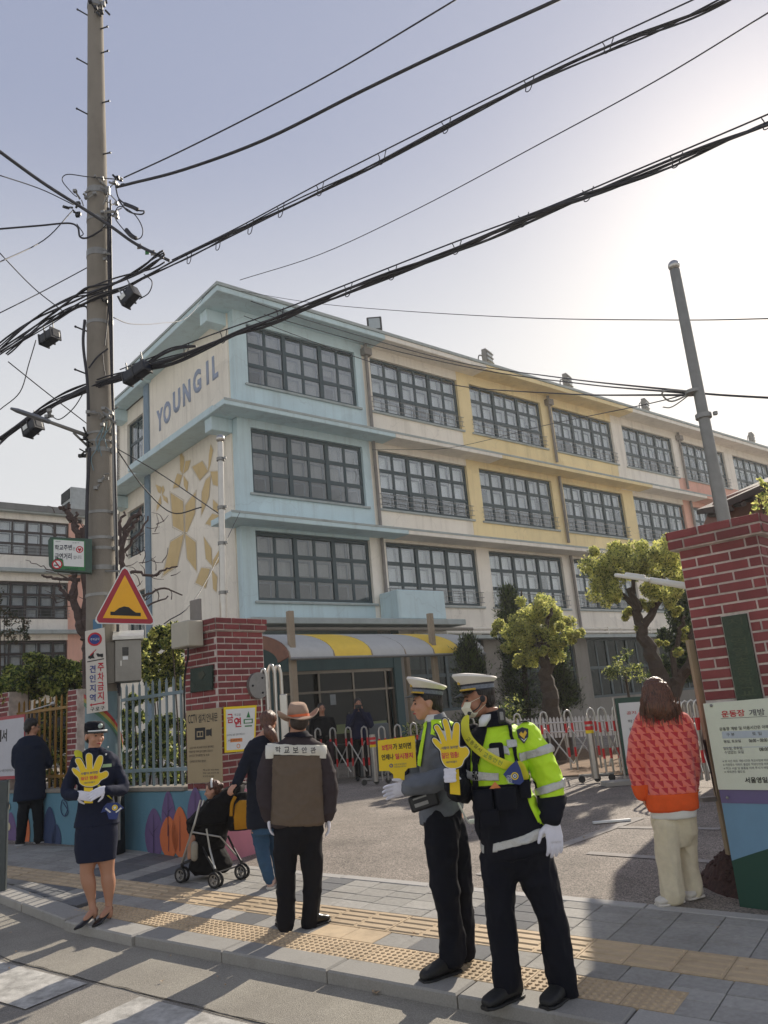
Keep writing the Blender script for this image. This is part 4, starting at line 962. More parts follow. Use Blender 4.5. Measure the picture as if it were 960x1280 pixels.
b = BM(); X = (P3-P2).normalized(); Mx = frame((P2+P3)/2, X, None, (0, -.12, 1)); cbox(b, (0, 0, .0), (P3-P2).length*1.05, .16, .032, Mx); cbox(b, (-.02, 0, .022), (P3-P2).length*.6, .12, .03, Mx); bev(obj('lamp_head', b, mat('lamp_white', (.85, .85, .82), .35, var=.03), lm), .01)
# gate channel post and dark rod, heap of dirt at its foot
gc = thing('gate_post', 'tan steel channel post leaning beside the right pillar', 'post', gp(912, 1085))
Q0, Q1 = gp(915, 1118), None
rfp = OR+BN*.25-KR*.12; a, b_ = vt(913, 1068, rfp), vt(862, 800, rfp)
b = BM(); dx = KR*.075; loft(b, [(a, dx*.5, BN*.03), (b_, dx*.5, BN*.03)], 4, power=2); obj('channel', b, mat('channel_tan', (.62, .56, .46), .5, var=.1, stain=.4, metal=.2), gc)
b = BM(); loft(b, [(a+KR*.055, KR*.016, BN*.05), (b_+KR*.055, KR*.016, BN*.05)], 4); obj('channel_edge', b, mat('rust_dark', (.16, .11, .10), .7), gc)
b = BM(); tube(b, [vt(917, 1082, rfp), vt(880, 925, rfp)], .012, 6); obj('rod', b, mat('rust_dark', (.16, .11, .10)), gc)
q = vt(886, 999, rfp); b = BM(); cbox(b, q, .12, .05, .035); obj('latch', b, m_galv, gc)
bm = BM(); bmesh.ops.create_grid(bm, x_segments=40, y_segments=40, size=.5)
c0 = gp(904, 1112)
for v_ in bm.verts:
    x, y = v_.co.x, v_.co.y; rr_ = math.hypot(x*1.5, y*.95); h_ = max(0, .30-rr_*.75); P = c0+V((x*.9+.12, y*1.1+.12, 0)); nn = noise.noise(V((x*9, y*9, 1)))*.05+noise.noise(V((x*28, y*28, 1)))*.025
    v_.co = V((P.x, P.y, gh(P.x, P.y)-.03+h_+max(0, nn)*min(1, h_*8)))
for i in range(260):
    x, y = random.gauss(0, .17), random.gauss(0, .24); rr_ = math.hypot(x*1.5, y*.95); h_ = max(0, .30-rr_*.75)
    P = c0+V((x*.9+.12, y*1.1+.12, 0)); r_ = random.uniform(.006, .02); ball(bm, V((P.x, P.y, gh(P.x, P.y)-.025+h_+r_*.4)), r_, r_*.8, r_*.6, Matrix.Rotation(random.random()*6, 4, 'Z'), 5)
tag(obj('dirt_heap', bm, mat('dirt_heap', (.27, .19, .17), .95, var=.5, scale=30, bump=.8, bscale=80)), 'heap of dark brown dirt and gravel at the foot of the right pillar', 'dirt heap')
# hinge disc and folded gate rails beside the left pillar
hg = thing('folded_gate', 'stack of arched stainless gate tubes folded against the left brick pillar', 'gate', CN-WN*.7-WD*.1+ZU*.2)
HP = CN-WN*.52-WD*.02; b = BM(); c = pl(322, 857, CN-WD*.02, WD); tube(b, [c+WD*.03, c-WD*.03], .155, 24); obj('flange', b, m_galv, hg)
b = BM()
for a_, r_ in ((0, 7), (2.1, 6), (4.2, 6)): P = c-WD*.034+WN*(.1*math.cos(a_))+ZU*(.1*math.sin(a_)); ball(b, P, .013, seg=8)
obj('bolt', b, m_dk, hg)
REF = CN-WN*.78-WD*.12
for i, (x0, x1, yt) in enumerate(((325, 333, 838), (335, 343, 833), (343, 351, 834))):
    b = BM(); zb_ = gh(REF.x, REF.y); pL, pR = vt(x0, yt+8, REF, i*.12), vt(x1, yt+8, REF, i*.12); top = vt((x0+x1)/2, yt, REF, i*.12); lo0, lo1 = V((pL.x, pL.y, .4)), V((pR.x, pR.y, .4))
    tube(b, [lo0] + spline([pL, pL.lerp(top, .6)+ZU*.03, top+ZU*.01, pR.lerp(top, .6)+ZU*.03, pR], 4) + [lo1], .022, 10); obj('arch_tube', b, m_steel, hg, autosmooth=True)
for px in (329, 352): b = BM(); p = vt(px, 868, REF, .1); box(b, V((p.x-.03, p.y, zb_)), V((.09, 0, 0)), V((0, .06, 0)), V((0, 0, p.z-zb_))); bev(obj('guide_post', b, m_steel, hg), .008)
# ================================================================ UTILITY POLE
p0 = gp(131, 1068); PX = V((p0.x, p0.y, 0)); A0 = vt(128.3, 850, PX); A1 = vt(119, 0, PX)
ax = (A1-A0).normalized(); gzp = gh(PX.x, PX.y); PB0 = A0+ax*((gzp-.1-A0.z)/ax.z); PT = A0+ax*((16.5-A0.z)/ax.z)
def pr(z): return .195 - (z-3)*.0083
def pax(z): return A0+ax*((z-A0.z)/ax.z)
def pzof(py): return vt(127, py, PX).z
up = thing('utility_pole', 'tall concrete utility pole with step bolts and metal bands carrying cable bundles', 'utility pole', PB0)
m_conc = mat('pole_concrete', (.53, .505, .465), .9, var=.08, scale=3, bump=.4, bscale=60, stain=.4, sscale=1.5)
b = BM(); zs_ = [gzp-.1, 3, 6, 9, 12, 16.5]; tube(b, [pax(z) for z in zs_], [pr(z) for z in zs_], 32); obj('shaft', b, m_conc, up, autosmooth=True)
m_wrap = mat('wrap_blue', (.42, .52, .55), .6, var=.06, stain=.3)
zc = pzof(866); b = BM(); tube(b, [pax(gzp), pax(zc)], [pr(1)+.022, pr(zc)+.008], 32); obj('sheath', b, m_wrap, up, autosmooth=True)
b = BM(); tube(b, [pax(gzp), pax(gzp+.75)], [pr(1)+.03, pr(1)+.028], 32); obj('sheath', b, m_dk, up, autosmooth=True)
m_rb = [M_('rainbow_red', (.62, .16, .15)), M_('rainbow_yellow', (.62, .55, .25)), M_('rainbow_green', (.28, .45, .35))]
for i, m_ in enumerate(m_rb):        # painted rainbow climbing round the wrap
    b = BM(); pv = None
    for k_ in range(15):
        t = k_/14; an = R(205)+R(170)*t; z = zc-.05-i*.05-.62*t**1.7+.0; r_ = pr(z)+.024-.001*i; c_ = pax(z)
        cur = [b.verts.new(c_+V((math.cos(an)*r_, math.sin(an)*r_, dz))) for dz in (0, .05)]
        if pv: b.faces.new((pv[0], cur[0], cur[1], pv[1]))
        pv = cur
    obj('rainbow', b, m_, up)
def band(py, h=.04, m=m_galv, ex=.008):
    z = pzof(py); b = BM(); tube(b, [pax(z-h/2), pax(z+h/2)], pr(z)+ex, 28); cbox(b, pax(z)+V((pr(z)+.03, -.05, 0)), .06, .05, h*1.2); obj('band', b, m, up)
for py, h in ((11, .07), (243, .1), (278, .05), (318, .04), (407, .05), (322, .06), (545, .03), (555, .03), (566, .06), (643, .04), (675, .04), (688, .04), (712, .06), (745, .04)): band(py, h)
sl_ = [(108, 24, -1), (133, 42, 1), (133, 72, 1), (108, 85, -1), (134, 134, 1), (108, 147, -1), (137, 198, 1), (109, 417, -1), (110, 470, -1)]
for px, py, sd in sl_:
    z = pzof(py); c_ = pax(z); d = V((sd*.86, -.5, .0)).normalized(); b = BM(); tube(b, [c_+d*pr(z)*.9, c_+d*(pr(z)+.15)+ZU*(-.05 if sd > 0 else .05)], .011, 6); ball(b, c_+d*(pr(z)+.15)+ZU*(-.05 if sd > 0 else .05), .018, seg=6); obj('step_bolt', b, m_dk, up)
m_cab = mat('cable_black', (.15, .15, .18), .6, var=.2, scale=20)
def pcable(pts, r, name='riser_cable', m=None, par=up, dd=-.2, n=6):
    b = BM(); tube(b, spline([vt(x, y, PX, dd if len(q) == 0 else q[0]) for x, y, *q in pts], 6), r, n); return obj(name, b, m or m_cab, par)
pcable([(138, 250), (140, 400), (142, 560), (146, 700), (147, 860)], .014); pcable([(135, 260), (137, 380), (144, 600), (149, 870)], .02); pcable([(106, 400), (104, 430), (109, 475), (111, 520)], .02); pcable([(112, 560), (109, 620), (108, 680)], .022)
pcable([(141, 500), (143, 640), (148, 760), (149, 1050)], .018, m=m_galv)
pcable([(134, 240), (136, 290), (138, 330), (134, 400), (131, 432)], .008); pcable([(111, 460), (122, 446), (135, 436)], .012); pcable([(128, 440), (130, 460), (132, 470)], .006)
# metal hardware knots
def knot(px, py, dd, n, r, seed, name='bracket'):
    rr = random.Random(seed); b = BM(); c_ = vt(px, py, PX, dd)
    for i in range(n):
        q = c_+V((rr.uniform(-r, r), rr.uniform(-r, r), rr.uniform(-r, r))); e = q+V((rr.uniform(-r, r), rr.uniform(-r, r), rr.uniform(-r, r)))
        tube(b, [q, e], rr.uniform(.008, .022), 6)
        if i % 2: cbox(b, e, .05, .05, .04)
    obj(name, b, m_galv if seed % 2 else m_dk, up)
knot(134, 232, -.15, 9, .12, 1); knot(149, 224, -.1, 6, .06, 2); knot(106, 247, -.1, 8, .1, 3); knot(92, 262, -.1, 6, .08, 4); knot(137, 268, -.2, 10, .12, 5); knot(139, 320, -.15, 6, .06, 7); knot(137, 372, -.15, 6, .08, 8); knot(134, 520, -.2, 14, .10, 9, 'tie'); knot(130, 600, -.2, 6, .06, 11, 'tie'); knot(112, 552, -.1, 12, .13, 12); knot(126, 12, -.15, 8, .1, 14)
for px, py in ((128, 525), (132, 530), (122, 548), (139, 520)): pcable([(134, 518), (px, py+10), (px-8, py+25), (px-5, py+40)], .006, 'tie', m_wrap)
# ---------------------------------------------------------------- cables
WDIR = V((.88, -.475, 0)).normalized(); WNR = V((WDIR.y, -WDIR.x, 0)).normalized()
def wp(px, py, off=0.0): return pl(px, py, PX+WNR*off, WNR)
GRP = 'overhead cables'
def cable(label, pts, r, m=m_cab, name='cable', off=0.0, n=8, per=None, cat='cable'):
    """pts: (px,py) on the street's wire plane, (px,py,Y) at a depth, or V"""
    P = [p if isinstance(p, V) else (wp(p[0], p[1], off) if len(p) == 2 else at(p[0], p[1], p[2])) for p in pts]
    b = BM(); L = spline(P, 6); tube(b, L, r, n); o = obj(name, b, m, smooth=True)
    return tag(o, label, cat, GRP)
def bundle(label, pts, strands, seed, off=0.0, rr=(.008, .0125), mess=None, loops=None, spread=.03, loose=0.0):
    t = thing('cable_bundle', label, 'cables', wp(*pts[0][:2], off), GRP); rn = random.Random(seed); base = spline([wp(x, y, off) for x, y in pts], 6)
    for s in range(strands):
        ph = rn.uniform(0, 6); am = spread*rn.uniform(.3, 1); sg = rn.uniform(-1, 1)*loose; b = BM(); f = rn.uniform(.5, 1.5)
        tube(b, [p+ZU*(am*math.sin(ph+i*.35*f)+sg*math.sin(i*.21+ph)) + WNR*(am*math.cos(ph+i*.3*f)) for i, p in enumerate(base)], rn.uniform(*rr), 6); obj('strand', b, m_cab, t, smooth=True)
    if mess:
        b = BM(); tube(b, spline([wp(x, y, off) for x, y in mess], 5), .008, 6); obj('messenger_wire', b, m_cab, t)
    if loops:
        for x0, y0, x1, y1 in loops:
            b = BM(); u0, l0 = wp(x0, y0, off), wp(x1, y1, off); tube(b, spline([u0, u0.lerp(l0, .5)+WDIR*.015, l0+ZU*-.015, l0+WDIR*.05+ZU*-.01, u0+WDIR*.11], 4), .0055, 5); obj('hanger', b, m_cab, t)
    return t
bundle('upper thick black cable bundle with hangers climbing from pole to top right', [(0, 442), (60, 405), (110, 375), (160, 358), (215, 331), (290, 292), (400, 237), (520, 178), (640, 118), (760, 62), (830, 33), (900, 2), (980, -38)], 5, 1, off=.25, mess=[(215, 325), (300, 283), (400, 229), (520, 168), (650, 103), (760, 49), (870, -2), (900, -16)],
    loops=[(x, y, x+2, y+12) for x, y in ((232, 316), (268, 299), (308, 279), (346, 258), (395, 231), (472, 192), (552, 153), (655, 101), (753, 53))])
bundle('lower thick black cable bundle with hangers crossing in front of the school', [(0, 548), (50, 517), (110, 487), (160, 465), (215, 452), (290, 419), (350, 398), (430, 367), (520, 331), (600, 299), (680, 265), (740, 243), (820, 213), (900, 179), (990, 143)], 6, 2, off=.2, mess=[(150, 462), (260, 420), (350, 388), (460, 345), (570, 302), (680, 261), (780, 219), (880, 177), (990, 130)],
    loops=[(x, y, x+2, y+12) for x, y in ((228, 432), (275, 415), (345, 388), (430, 357), (485, 336), (565, 304), (648, 270), (728, 238), (838, 196), (952, 148))], rr=(.009, .014))
bundle('loose sagging cables left of the pole at the upper bundle', [(0, 436), (50, 400), (95, 372), (115, 362), (145, 350), (180, 335), (205, 322)], 5, 3, off=.22, loose=.12, rr=(.009, .016))
bundle('loose sagging cables left of the pole at the lower bundle', [(0, 552), (60, 508), (105, 484), (150, 470), (200, 450), (245, 437)], 6, 4, off=.18, loose=.12, rr=(.009, .016))
bundle('loop of slack cable hanging under the upper bundle', [(8, 442), (40, 418), (75, 390), (108, 384), (112, 420)], 2, 5, off=.18, rr=(.008, .013))
cable('thin upper wire from the pole bracket up to the top edge', [(155, 222), (220, 192), (320, 142), (430, 83), (574, -3)], .010, off=.1)
cable('medium black wire leaving the pole below the thin upper wire', [(145, 234), (165, 229), (230, 212), (330, 175), (450, 115), (560, 62), (705, -4)], .020, off=.1)
cable('thin wire from the school roof corner up to the right edge', [at(300, 350, 22.3), at(400, 318, 20), at(520, 262, 17), at(680, 177, 13), at(820, 101, 10.5), at(970, 10, 8.5)], .011)
cable('grey wire crossing the pole from the left edge down to the upper bundle', [at(-20, 175, 8.3), at(50, 226, 9), at(100, 258, 9.5), at(140, 284, 9.8), at(170, 305, 9.95), at(212, 326, 10.05)], .022, m=mat('cable_grey', (.25, .26, .29), .6))
cable('short black wire reaching the pole from the left edge', [at(-10, 287, 9.5), at(50, 282, 9.8), at(85, 279, 10), at(97, 284, 10.05), at(100, 296, 10.05), at(110, 297, 10.05), at(128, 287, 10.05)], .013)
for lab, pts in (('thin wire from the left edge rising to the bracket left of the pole', [(-10, 332, 8), (55, 300, 9.5), (90, 264, 10.2)]), ('thin wire falling from the left edge to the cables under the pole', [(-10, 306, 9), (40, 358, 9.8), (80, 390, 10.2)]), ('faint wire rising from the left edge to the pole', [(-10, 396, 9), (50, 366, 9.8), (110, 334, 10.3)]),
    ('thin wire at the upper left edge ending at the pole bracket', [(-10, 216, 9), (50, 236, 9.8), (92, 256, 10.2)]), ('faint wire falling from the left cables behind the pole', [(10, 452, 10), (60, 492, 10.4), (112, 532, 10.9)]),
    ('long thin wire from the roof corner to the right edge above the school', [(280, 360, 22), (380, 377, 20), (480, 387, 17), (650, 397, 13.5), (840, 400, 10), (975, 398, 8)]),
    ('wire along the school roof to the steel pole', [(330, 393, 21), (460, 430, 20), (600, 462, 17), (730, 480, 13), (866, 492, 6.9)]), ('second wire along the school roof to the steel pole', [(300, 372, 22), (400, 405, 21), (560, 450, 18), (700, 472, 13.5), (866, 490, 6.9)]),
    ('lower wire along the school windows to the steel pole', [(305, 395, 22.2), (450, 448, 20.5), (560, 480, 18), (700, 492, 13), (866, 494, 6.9)]), ('doubled wire leaving the steel pole to the right edge', [(869, 491, 6.9), (905, 494, 6.6), (975, 498, 6.2)]),
    ('thin wire rising across the yellow bays to the steel pole', [(465, 562, 25), (560, 560, 24), (680, 532, 18), (800, 507, 11), (868, 490, 7)]), ('thin wire falling across the gable mural to the thin flagpole', [(145, 560, 11), (200, 592, 11.2), (275, 643, 10.2)]),
    ('slack wire hanging across the mural', [(148, 565, 11.5), (180, 610, 13), (215, 641, 13.5), (252, 634, 13)]), ('thin wire crossing the blue spandrel', [(300, 640, 18), (250, 740, 12), (205, 780, 11)]),
    ('frayed wire from the pole to the roof corner', [(142, 397, 10.4), (165, 405, 12), (200, 404, 15), (235, 396, 18), (262, 362, 21.9)])):
    cable(lab, pts, .0075 if 'faint' in lab or 'frayed' in lab or 'thin' in lab else .011, n=6)
for lab, pts in (('wire loop curling left of the pole top bracket', [(145, 224), (110, 221), (84, 218), (78, 226), (90, 241), (96, 246)]), ('thick wire loop dropping right of the pole', [(145, 236), (150, 250), (170, 262), (180, 264), (176, 268), (160, 264), (148, 250)]), ('round wire loop hanging right of the pole below the brackets', [(142, 268), (150, 258), (168, 268), (178, 285), (176, 297), (165, 298), (152, 284), (145, 275)]),
    ('wire loop under the left brackets', [(96, 280), (104, 292), (100, 296), (112, 297), (125, 288), (134, 280)]), ('slack wire dropping from the left cables', [(45, 425), (36, 455), (25, 490), (0, 512)]), ('slack wire loop above the street lamp', [(105, 490), (92, 510), (75, 524), (64, 520)]), ('wire arc right of the upper splice box', [(180, 343), (190, 352), (186, 366), (174, 374)])):
    cable(lab, [(x, y) for x, y in pts], .011 if 'thick' in lab else .0075, off=.22, n=6)
for lab, pts in (('black splice joint on the loop right of the pole', [(156, 255), (166, 259), (172, 262)]), ('black splice joint on the cable below the pole bracket', [(158, 287), (164, 294), (170, 298)])): cable(lab, [(x, y) for x, y in pts], .028, off=.24, name='splice_joint', cat='splice')
def splice(label, px, py, W, H, D_, rot, off, lab=True):
    c_ = wp(px, py, off); t = thing('splice_box', label, 'splice box', c_, 'black splice boxes on the cables'); X = (WDIR*math.cos(rot)+ZU*math.sin(rot)).normalized(); Yd = -WNR if WNR.y > 0 else WNR
    Z = X.cross(-Yd).normalized(); Z = Z if Z.z > 0 else -Z; M = Matrix((X, -Yd, Z)).transposed().to_4x4(); M.translation = c_
    b = BM(); cbox(b, (0, 0, 0), W, D_, H, M); bev(obj('box_body', b, mat('splice_black', (.10, .12, .16), .5, var=.15), t), .03, 2)
    b = BM()
    for i in range(3): cbox(b, ((i-1)*W*.45, 0, 0), .02, D_+.012, H+.012, M)
    obj('rib', b, m_dk, t)
    b = BM()
    for x in (-W*.35, W*.35): tube(b, [M @ V((x, 0, H/2)), M @ V((x, 0, H/2+.16))], .01, 5)
    obj('hook', b, m_galv, t)
    if lab: b = BM(); cbox(b, (-W*.2, -D_/2-.006, H*.12), .09, .006, .07, M); obj('label_plate', b, k_wht, t)
splice('black splice box hanging under the upper bundle right of the pole', 162, 371, .26, .18, .14, R(28), .3)
splice('long black splice box on the lower bundle right of the pole', 171, 466, .40, .16, .16, R(15), .3, False)
splice('round black splice closure left of the pole', 62, 422, .28, .16, .17, R(10), .2, False)
splice('black splice box behind the street lamp', 41, 535, .28, .17, .16, R(18), .15)
for lab, px, py, c in (('small beige tag hanging on the grey wire', 174, 308, m_pipe), ('small green tag hanging on the grey wire', 184, 315, k_grn), ('small grey tag beside the green one', 191, 316, m_pipe)):
    b = BM(); cbox(b, at(px, py, 10.0), .055, .01, .08, Matrix.Rotation(.4, 4, 'Y')) if False else cbox(b, at(px, py, 10.0), .055, .01, .08); tag(obj('cable_tag', b, c), lab, 'tag', 'tags on the grey wire')
# street lamp
sl2 = thing('street_lamp', 'grey LED street lamp on an arm reaching left from the utility pole', 'street lamp', vt(110, 545, PX))
b = BM(); a = vt(113, 546, PX); e = at(58, 526, 9.6); tube(b, [a, e], [.028, .022], 10); tube(b, [vt(112, 560, PX), vt(92, 541, PX, -.2)], .016, 8); obj('arm', b, m_galv, sl2)
b = BM(); c_ = at(38, 519, 9.45); X = (at(58, 527, 9.6)-at(15, 512, 9.35)).normalized(); M = frame(c_, X, None, (0, -.45, 1)); loft(b, [(M @ V((-.24, 0, .0)), M.to_3x3() @ V((0, .05, 0)), M.to_3x3() @ V((0, 0, .015))), (M @ V((-.16, 0, .0)), M.to_3x3() @ V((0, .1, 0)), M.to_3x3() @ V((0, 0, .03))), (M @ V((.1, 0, .0)), M.to_3x3() @ V((0, .11, 0)), M.to_3x3() @ V((0, 0, .035))), (M @ V((.24, 0, 0)), M.to_3x3() @ V((0, .05, 0)), M.to_3x3() @ V((0, 0, .03)))], 16)
obj('lamp_head', b, mat('lamp_grey', (.45, .46, .47), .45, metal=.3), sl2, autosmooth=True)
knot(64, 519, -.5, 4, .05, 21)
# ---- signs on the pole
XS = V((PX.y, -PX.x, 0)).normalized(); FB = V((PX.x, PX.y, 0)).normalized()     # across the view, away from the camera
def psheet(par, dd): return Sheet(PX+FB*dd, XS, par)
bs = thing('box_sign', 'green and white smoke free street box sign on the utility pole', 'sign', vt(86, 693, PX, -.2))
S = psheet(bs, -.28); m_bsf = mat('sign_case', (.25, .34, .30), .5, var=.08, metal=.3)
S.poly([(63, 671), (105, 673), (115, 674), (115, 716), (68, 713), (61, 706), (60, 676)], m_bsf, .0, 'case', thick=.12)
S.poly([(66, 673.5), (106.5, 676), (106.5, 713.5), (72, 711), (66, 706)], k_grn, .003); S.poly([(67, 674.5), (105, 677), (105, 709), (80, 707.5), (79, 700), (72, 697), (67, 700)], k_wht, .005)
S.t('학교주변', 68.5, 681, 90, 688, k_nvy, .02, .007); S.t('은', 91, 684, 94, 688, k_nvy, 0, .007); S.t('금연거리', 68.5, 691.5, 89.5, 699.5, k_nvy, .02, .007); S.t('입니다.', 92, 694.5, 102.5, 699, k_nvy, 0, .007)
S.disc(99.5, 687, 4.6, k_red, .007); S.disc(99.5, 687, 3.2, k_wht, .008); S.poly([(99.5, 690), (97, 687), (98, 685), (99.5, 686), (101, 685), (102, 687)], k_red, .009)
S.disc(71.5, 705.5, 6.6, k_red, .008); S.disc(71.5, 705.5, 4.9, k_wht, .009); S.poly([(67.5, 706), (74, 706), (74, 707.4), (67.5, 707.4)], k_nvy, .010); S.poly([(67.5, 701.5), (68.8, 700.5), (75.8, 709.2), (74.5, 710.2)], k_red, .011)
S.t('구로구보건소', 81, 710.2, 98, 712.2, k_nvy, 0, .007); S.t('서울특별시', 69, 676.3, 76, 677.6, k_nvy, 0, .007); S.t('구로구', 90, 678, 99, 679.4, k_nvy, 0, .007)
ts = thing('warning_sign', 'triangular red and yellow speed bump warning sign on the pole', 'road sign', vt(156, 755, PX, -.3))
S = psheet(ts, -.36)
def tri(f, cx=156.5, cy=757): return [(cx+(x-cx)*f, cy+(y-cy)*f) for x, y in ((119, 776), (119.5, 772), (152.5, 710.5), (156, 708), (159.5, 710.5), (193, 775), (193, 779), (190, 781), (122, 779.5))]
m_sred = M_('sign_red', (.62, .11, .19), .45); m_syel = M_('sign_amber', (.93, .68, .07), .45)
S.poly(tri(1.0), k_wht, .0, 'plate', thick=.012); S.poly(tri(.95), m_sred, .002)
S.poly([(156, 719), (184.5, 774), (128.5, 772.5)], m_syel, .004)
S.poly([(138, 764.5), (143, 764.7), (149, 760), (155, 758), (161, 759), (167, 764), (170, 765.8), (176, 766), (176, 770.3), (138, 769)], k_blk, .006)
b = BM(); 
for py in (714, 745): tube(b, [vt(132, py, PX, -.2), vt(152, py, PX, -.34)], .014, 6)
obj('bracket', b, m_galv, ts)
pk_ = thing('parking_sign', 'tall narrow no parking tow away zone sign on the pole', 'road sign', vt(121, 840, PX, -.3))
S = psheet(pk_, -.34); m_sgw = M_('sign_offwhite', (.80, .78, .74), .5)
S.poly([(106.3, 789), (130.7, 784.3), (135.2, 888), (108.5, 892.5)], m_sgw, .0, 'plate', thick=.01)
S.disc(118.5, 799, 9.0, k_red, .003); S.disc(118.5, 799, 6.6, k_blu, .004); S.t('주차금지', 113, 797.6, 124, 800.6, k_wht, 0, .005)
S.poly([(110, 823), (110.5, 820), (114, 819), (116, 815), (117.5, 816), (117, 820), (118.5, 823)], k_blk, .003); S.poly([(112, 819), (120, 811.5), (120.6, 812.2), (113, 820)], k_red, .004); S.poly([(120, 817), (123, 816.5), (124, 817.5), (129, 817), (129, 821), (122, 821)], k_blk, .003); S.disc(113, 822.5, 1.4, k_blk, .004); S.disc(127.5, 820.7, 1.2, k_blk, .004)
S.poly([(109, 826.8), (130, 822.8), (130, 824), (109, 828)], k_blk, .003)
for i, ch in enumerate('견인지역'): S.t(ch, 112, 831.5+i*12, 119.5, 841+i*12, k_blu, .02, .004)
for i, ch in enumerate('주차금지'): S.t(ch, 122, 828.5+i*12, 129.8, 839+i*12, k_red, .02, .004)
S.poly([(112, 881.3), (114.8, 879), (114.8, 880.4), (128.5, 878), (128.5, 876.3), (131.5, 878.2), (128.5, 880.8), (128.5, 879.4), (114.8, 881.8), (114.8, 883.3)], k_red, .003)
for i, ch in enumerate('구로구'): S.t(ch, 113+i*6.3, 884.5-i*.9, 118+i*6.3, 889-i*.9, k_blk, .01, .004)
cb = thing('control_box', 'stainless steel control cabinet with sloped lid on the pole', 'cabinet', vt(155, 830, PX, -.2))
r_ = PX+FB*-.1; q0, q1 = vt(144, 853, PX, -.34), vt(177, 855, PX, -.34); hh = vt(146, 800, PX, -.34).z-q0.z
b = BM(); L_ = (q1-q0); L_.z = 0; box(b, q0, L_, FB*.3, ZU*hh); bx_ = bev(obj('cabinet_body', b, mat('cabinet_steel', (.50, .49, .47), .35, var=.15, scale=4, metal=.7, stain=.4), cb), .01)
b = BM(); T = q0+ZU*hh; prism(b, [T-L_*.1-FB*.04+ZU*.0, T-L_*.1-FB*.04+ZU*.04, T-L_*.06+FB*.15+ZU*.13, T-L_*.06+FB*.34+ZU*.13, T-L_*.1+FB*.34], L_.normalized(), L_.length*1.2); obj('lid', b, mat('lid_steel', (.80, .79, .76), .4, metal=.4), cb)
b = BM(); box(b, q0-L_*.42+FB*.06, L_*.40, FB*.2, ZU*hh*.96); obj('cabinet_side', b, mat('cabinet_beige', (.47, .45, .41), .6, var=.1, stain=.4), cb)
b = BM(); box(b, q0+L_*.27-FB*.003+ZU*hh*.62, L_*.24, FB*.004, ZU*hh*.20); obj('meter_window', b, mat('meter_dark', (.03, .03, .035), .15), cb)
b = BM(); box(b, q0+L_*.29-FB*.005+ZU*hh*.52, L_*.2, FB*.004, ZU*hh*.08); obj('label_plate', b, k_wht, cb)
b = BM(); box(b, q0+L_*.2-FB*.02+ZU*hh*.38, L_*.04, FB*.02, ZU*hh*.12); obj('handle', b, m_steel, cb)
b = BM(); cbox(b, vt(122, 781, PX, -.25), .11, .02, .14); tag(obj('pole_tag', b, mat('tag_blue', (.25, .42, .55), .5)), 'small blue number tag on the pole above the parking sign', 'tag')
# banner at the left edge, rod above it, grey post at the left edge
bn = thing('banner', 'white banner with red border and black letters tied to the ochre fence', 'banner', wall_pt(wz(15, 935)[0], .9, .12))
S = Sheet(wall_pt(0, 0, .10), -WD, bn)
S.poly([(-70, 905), (31, 892.5), (31, 973), (-70, 978)], m_sred, .0, 'cloth', thick=.01); S.poly([(-70, 910), (30, 896.5), (30, 969), (-70, 974)], M_('banner_white', (.74, .74, .76)), .002)
S.t('에', -12, 913, 2, 928, k_blk, .03, .004); S.t('서', 2.5, 911.5, 9, 927, k_blk, .03, .004); S.t('구로경찰서 녹색어머니', -25, 962, 19, 965.5, k_gry, .01, .004)
b = BM(); tube(b, [at(32, 890, 11.7), at(66, 880, 11.3)], .010, 6); ball(b, at(66, 879.5, 11.3), .035, .03, .03, seg=10); tag(obj('water_tap_rod', b, m_steel), 'thin steel rod with a round white end sticking out over the banner', 'rod')
lpst = thing('grey_cabinet', 'dark grey metal cabinet edge at the left border of the pavement', 'cabinet', gp(-8, 1118))
q = gp(6, 1114); ztop = vt(9, 975, q).z; b = BM(); box(b, V((q.x-.5, q.y, q.z-.05)), V((.5, 0, 0)), V((0, .05, 0)), V((0, 0, ztop-q.z+.05))); bev(obj('cabinet_body', b, mat('cabinet_dark', (.26, .29, .29), .5, var=.1, stain=.3), lpst), .01)
# ================================================================ PLANTS
def leafmat(name, c, tr=.35):
    m = mat(name, c, .55, var=.35, scale=2.5, col2=None); n = m.node_tree.nodes; L = m.node_tree.links; b = n['Principled BSDF']; o = n['Material Output']
    t = n.new('ShaderNodeBsdfTranslucent'); L.new(b.inputs['Base Color'].links[0].from_socket, t.inputs[0]); mx = n.new('ShaderNodeMixShader'); mx.inputs[0].default_value = tr
    L.new(b.outputs[0], mx.inputs[1]); L.new(t.outputs[0], mx.inputs[2]); L.new(mx.outputs[0], o.inputs[0]); return m
l_yg = leafmat('leaf_spring', (.86, .85, .52), .62); l_yg2 = leafmat('leaf_fresh', (.72, .74, .42), .6); l_gr = leafmat('leaf_green', (.36, .43, .22), .4); l_dk = leafmat('leaf_dark', (.17, .24, .15), .25); l_br = leafmat('leaf_brown', (.36, .31, .22), .3)
m_bark = mat('bark', (.27, .23, .20), .95, var=.3, scale=14, bump=.8, bscale=45); m_bark2 = mat('bark_grey', (.31, .26, .25), .95, var=.25, scale=14, bump=.6, bscale=60)
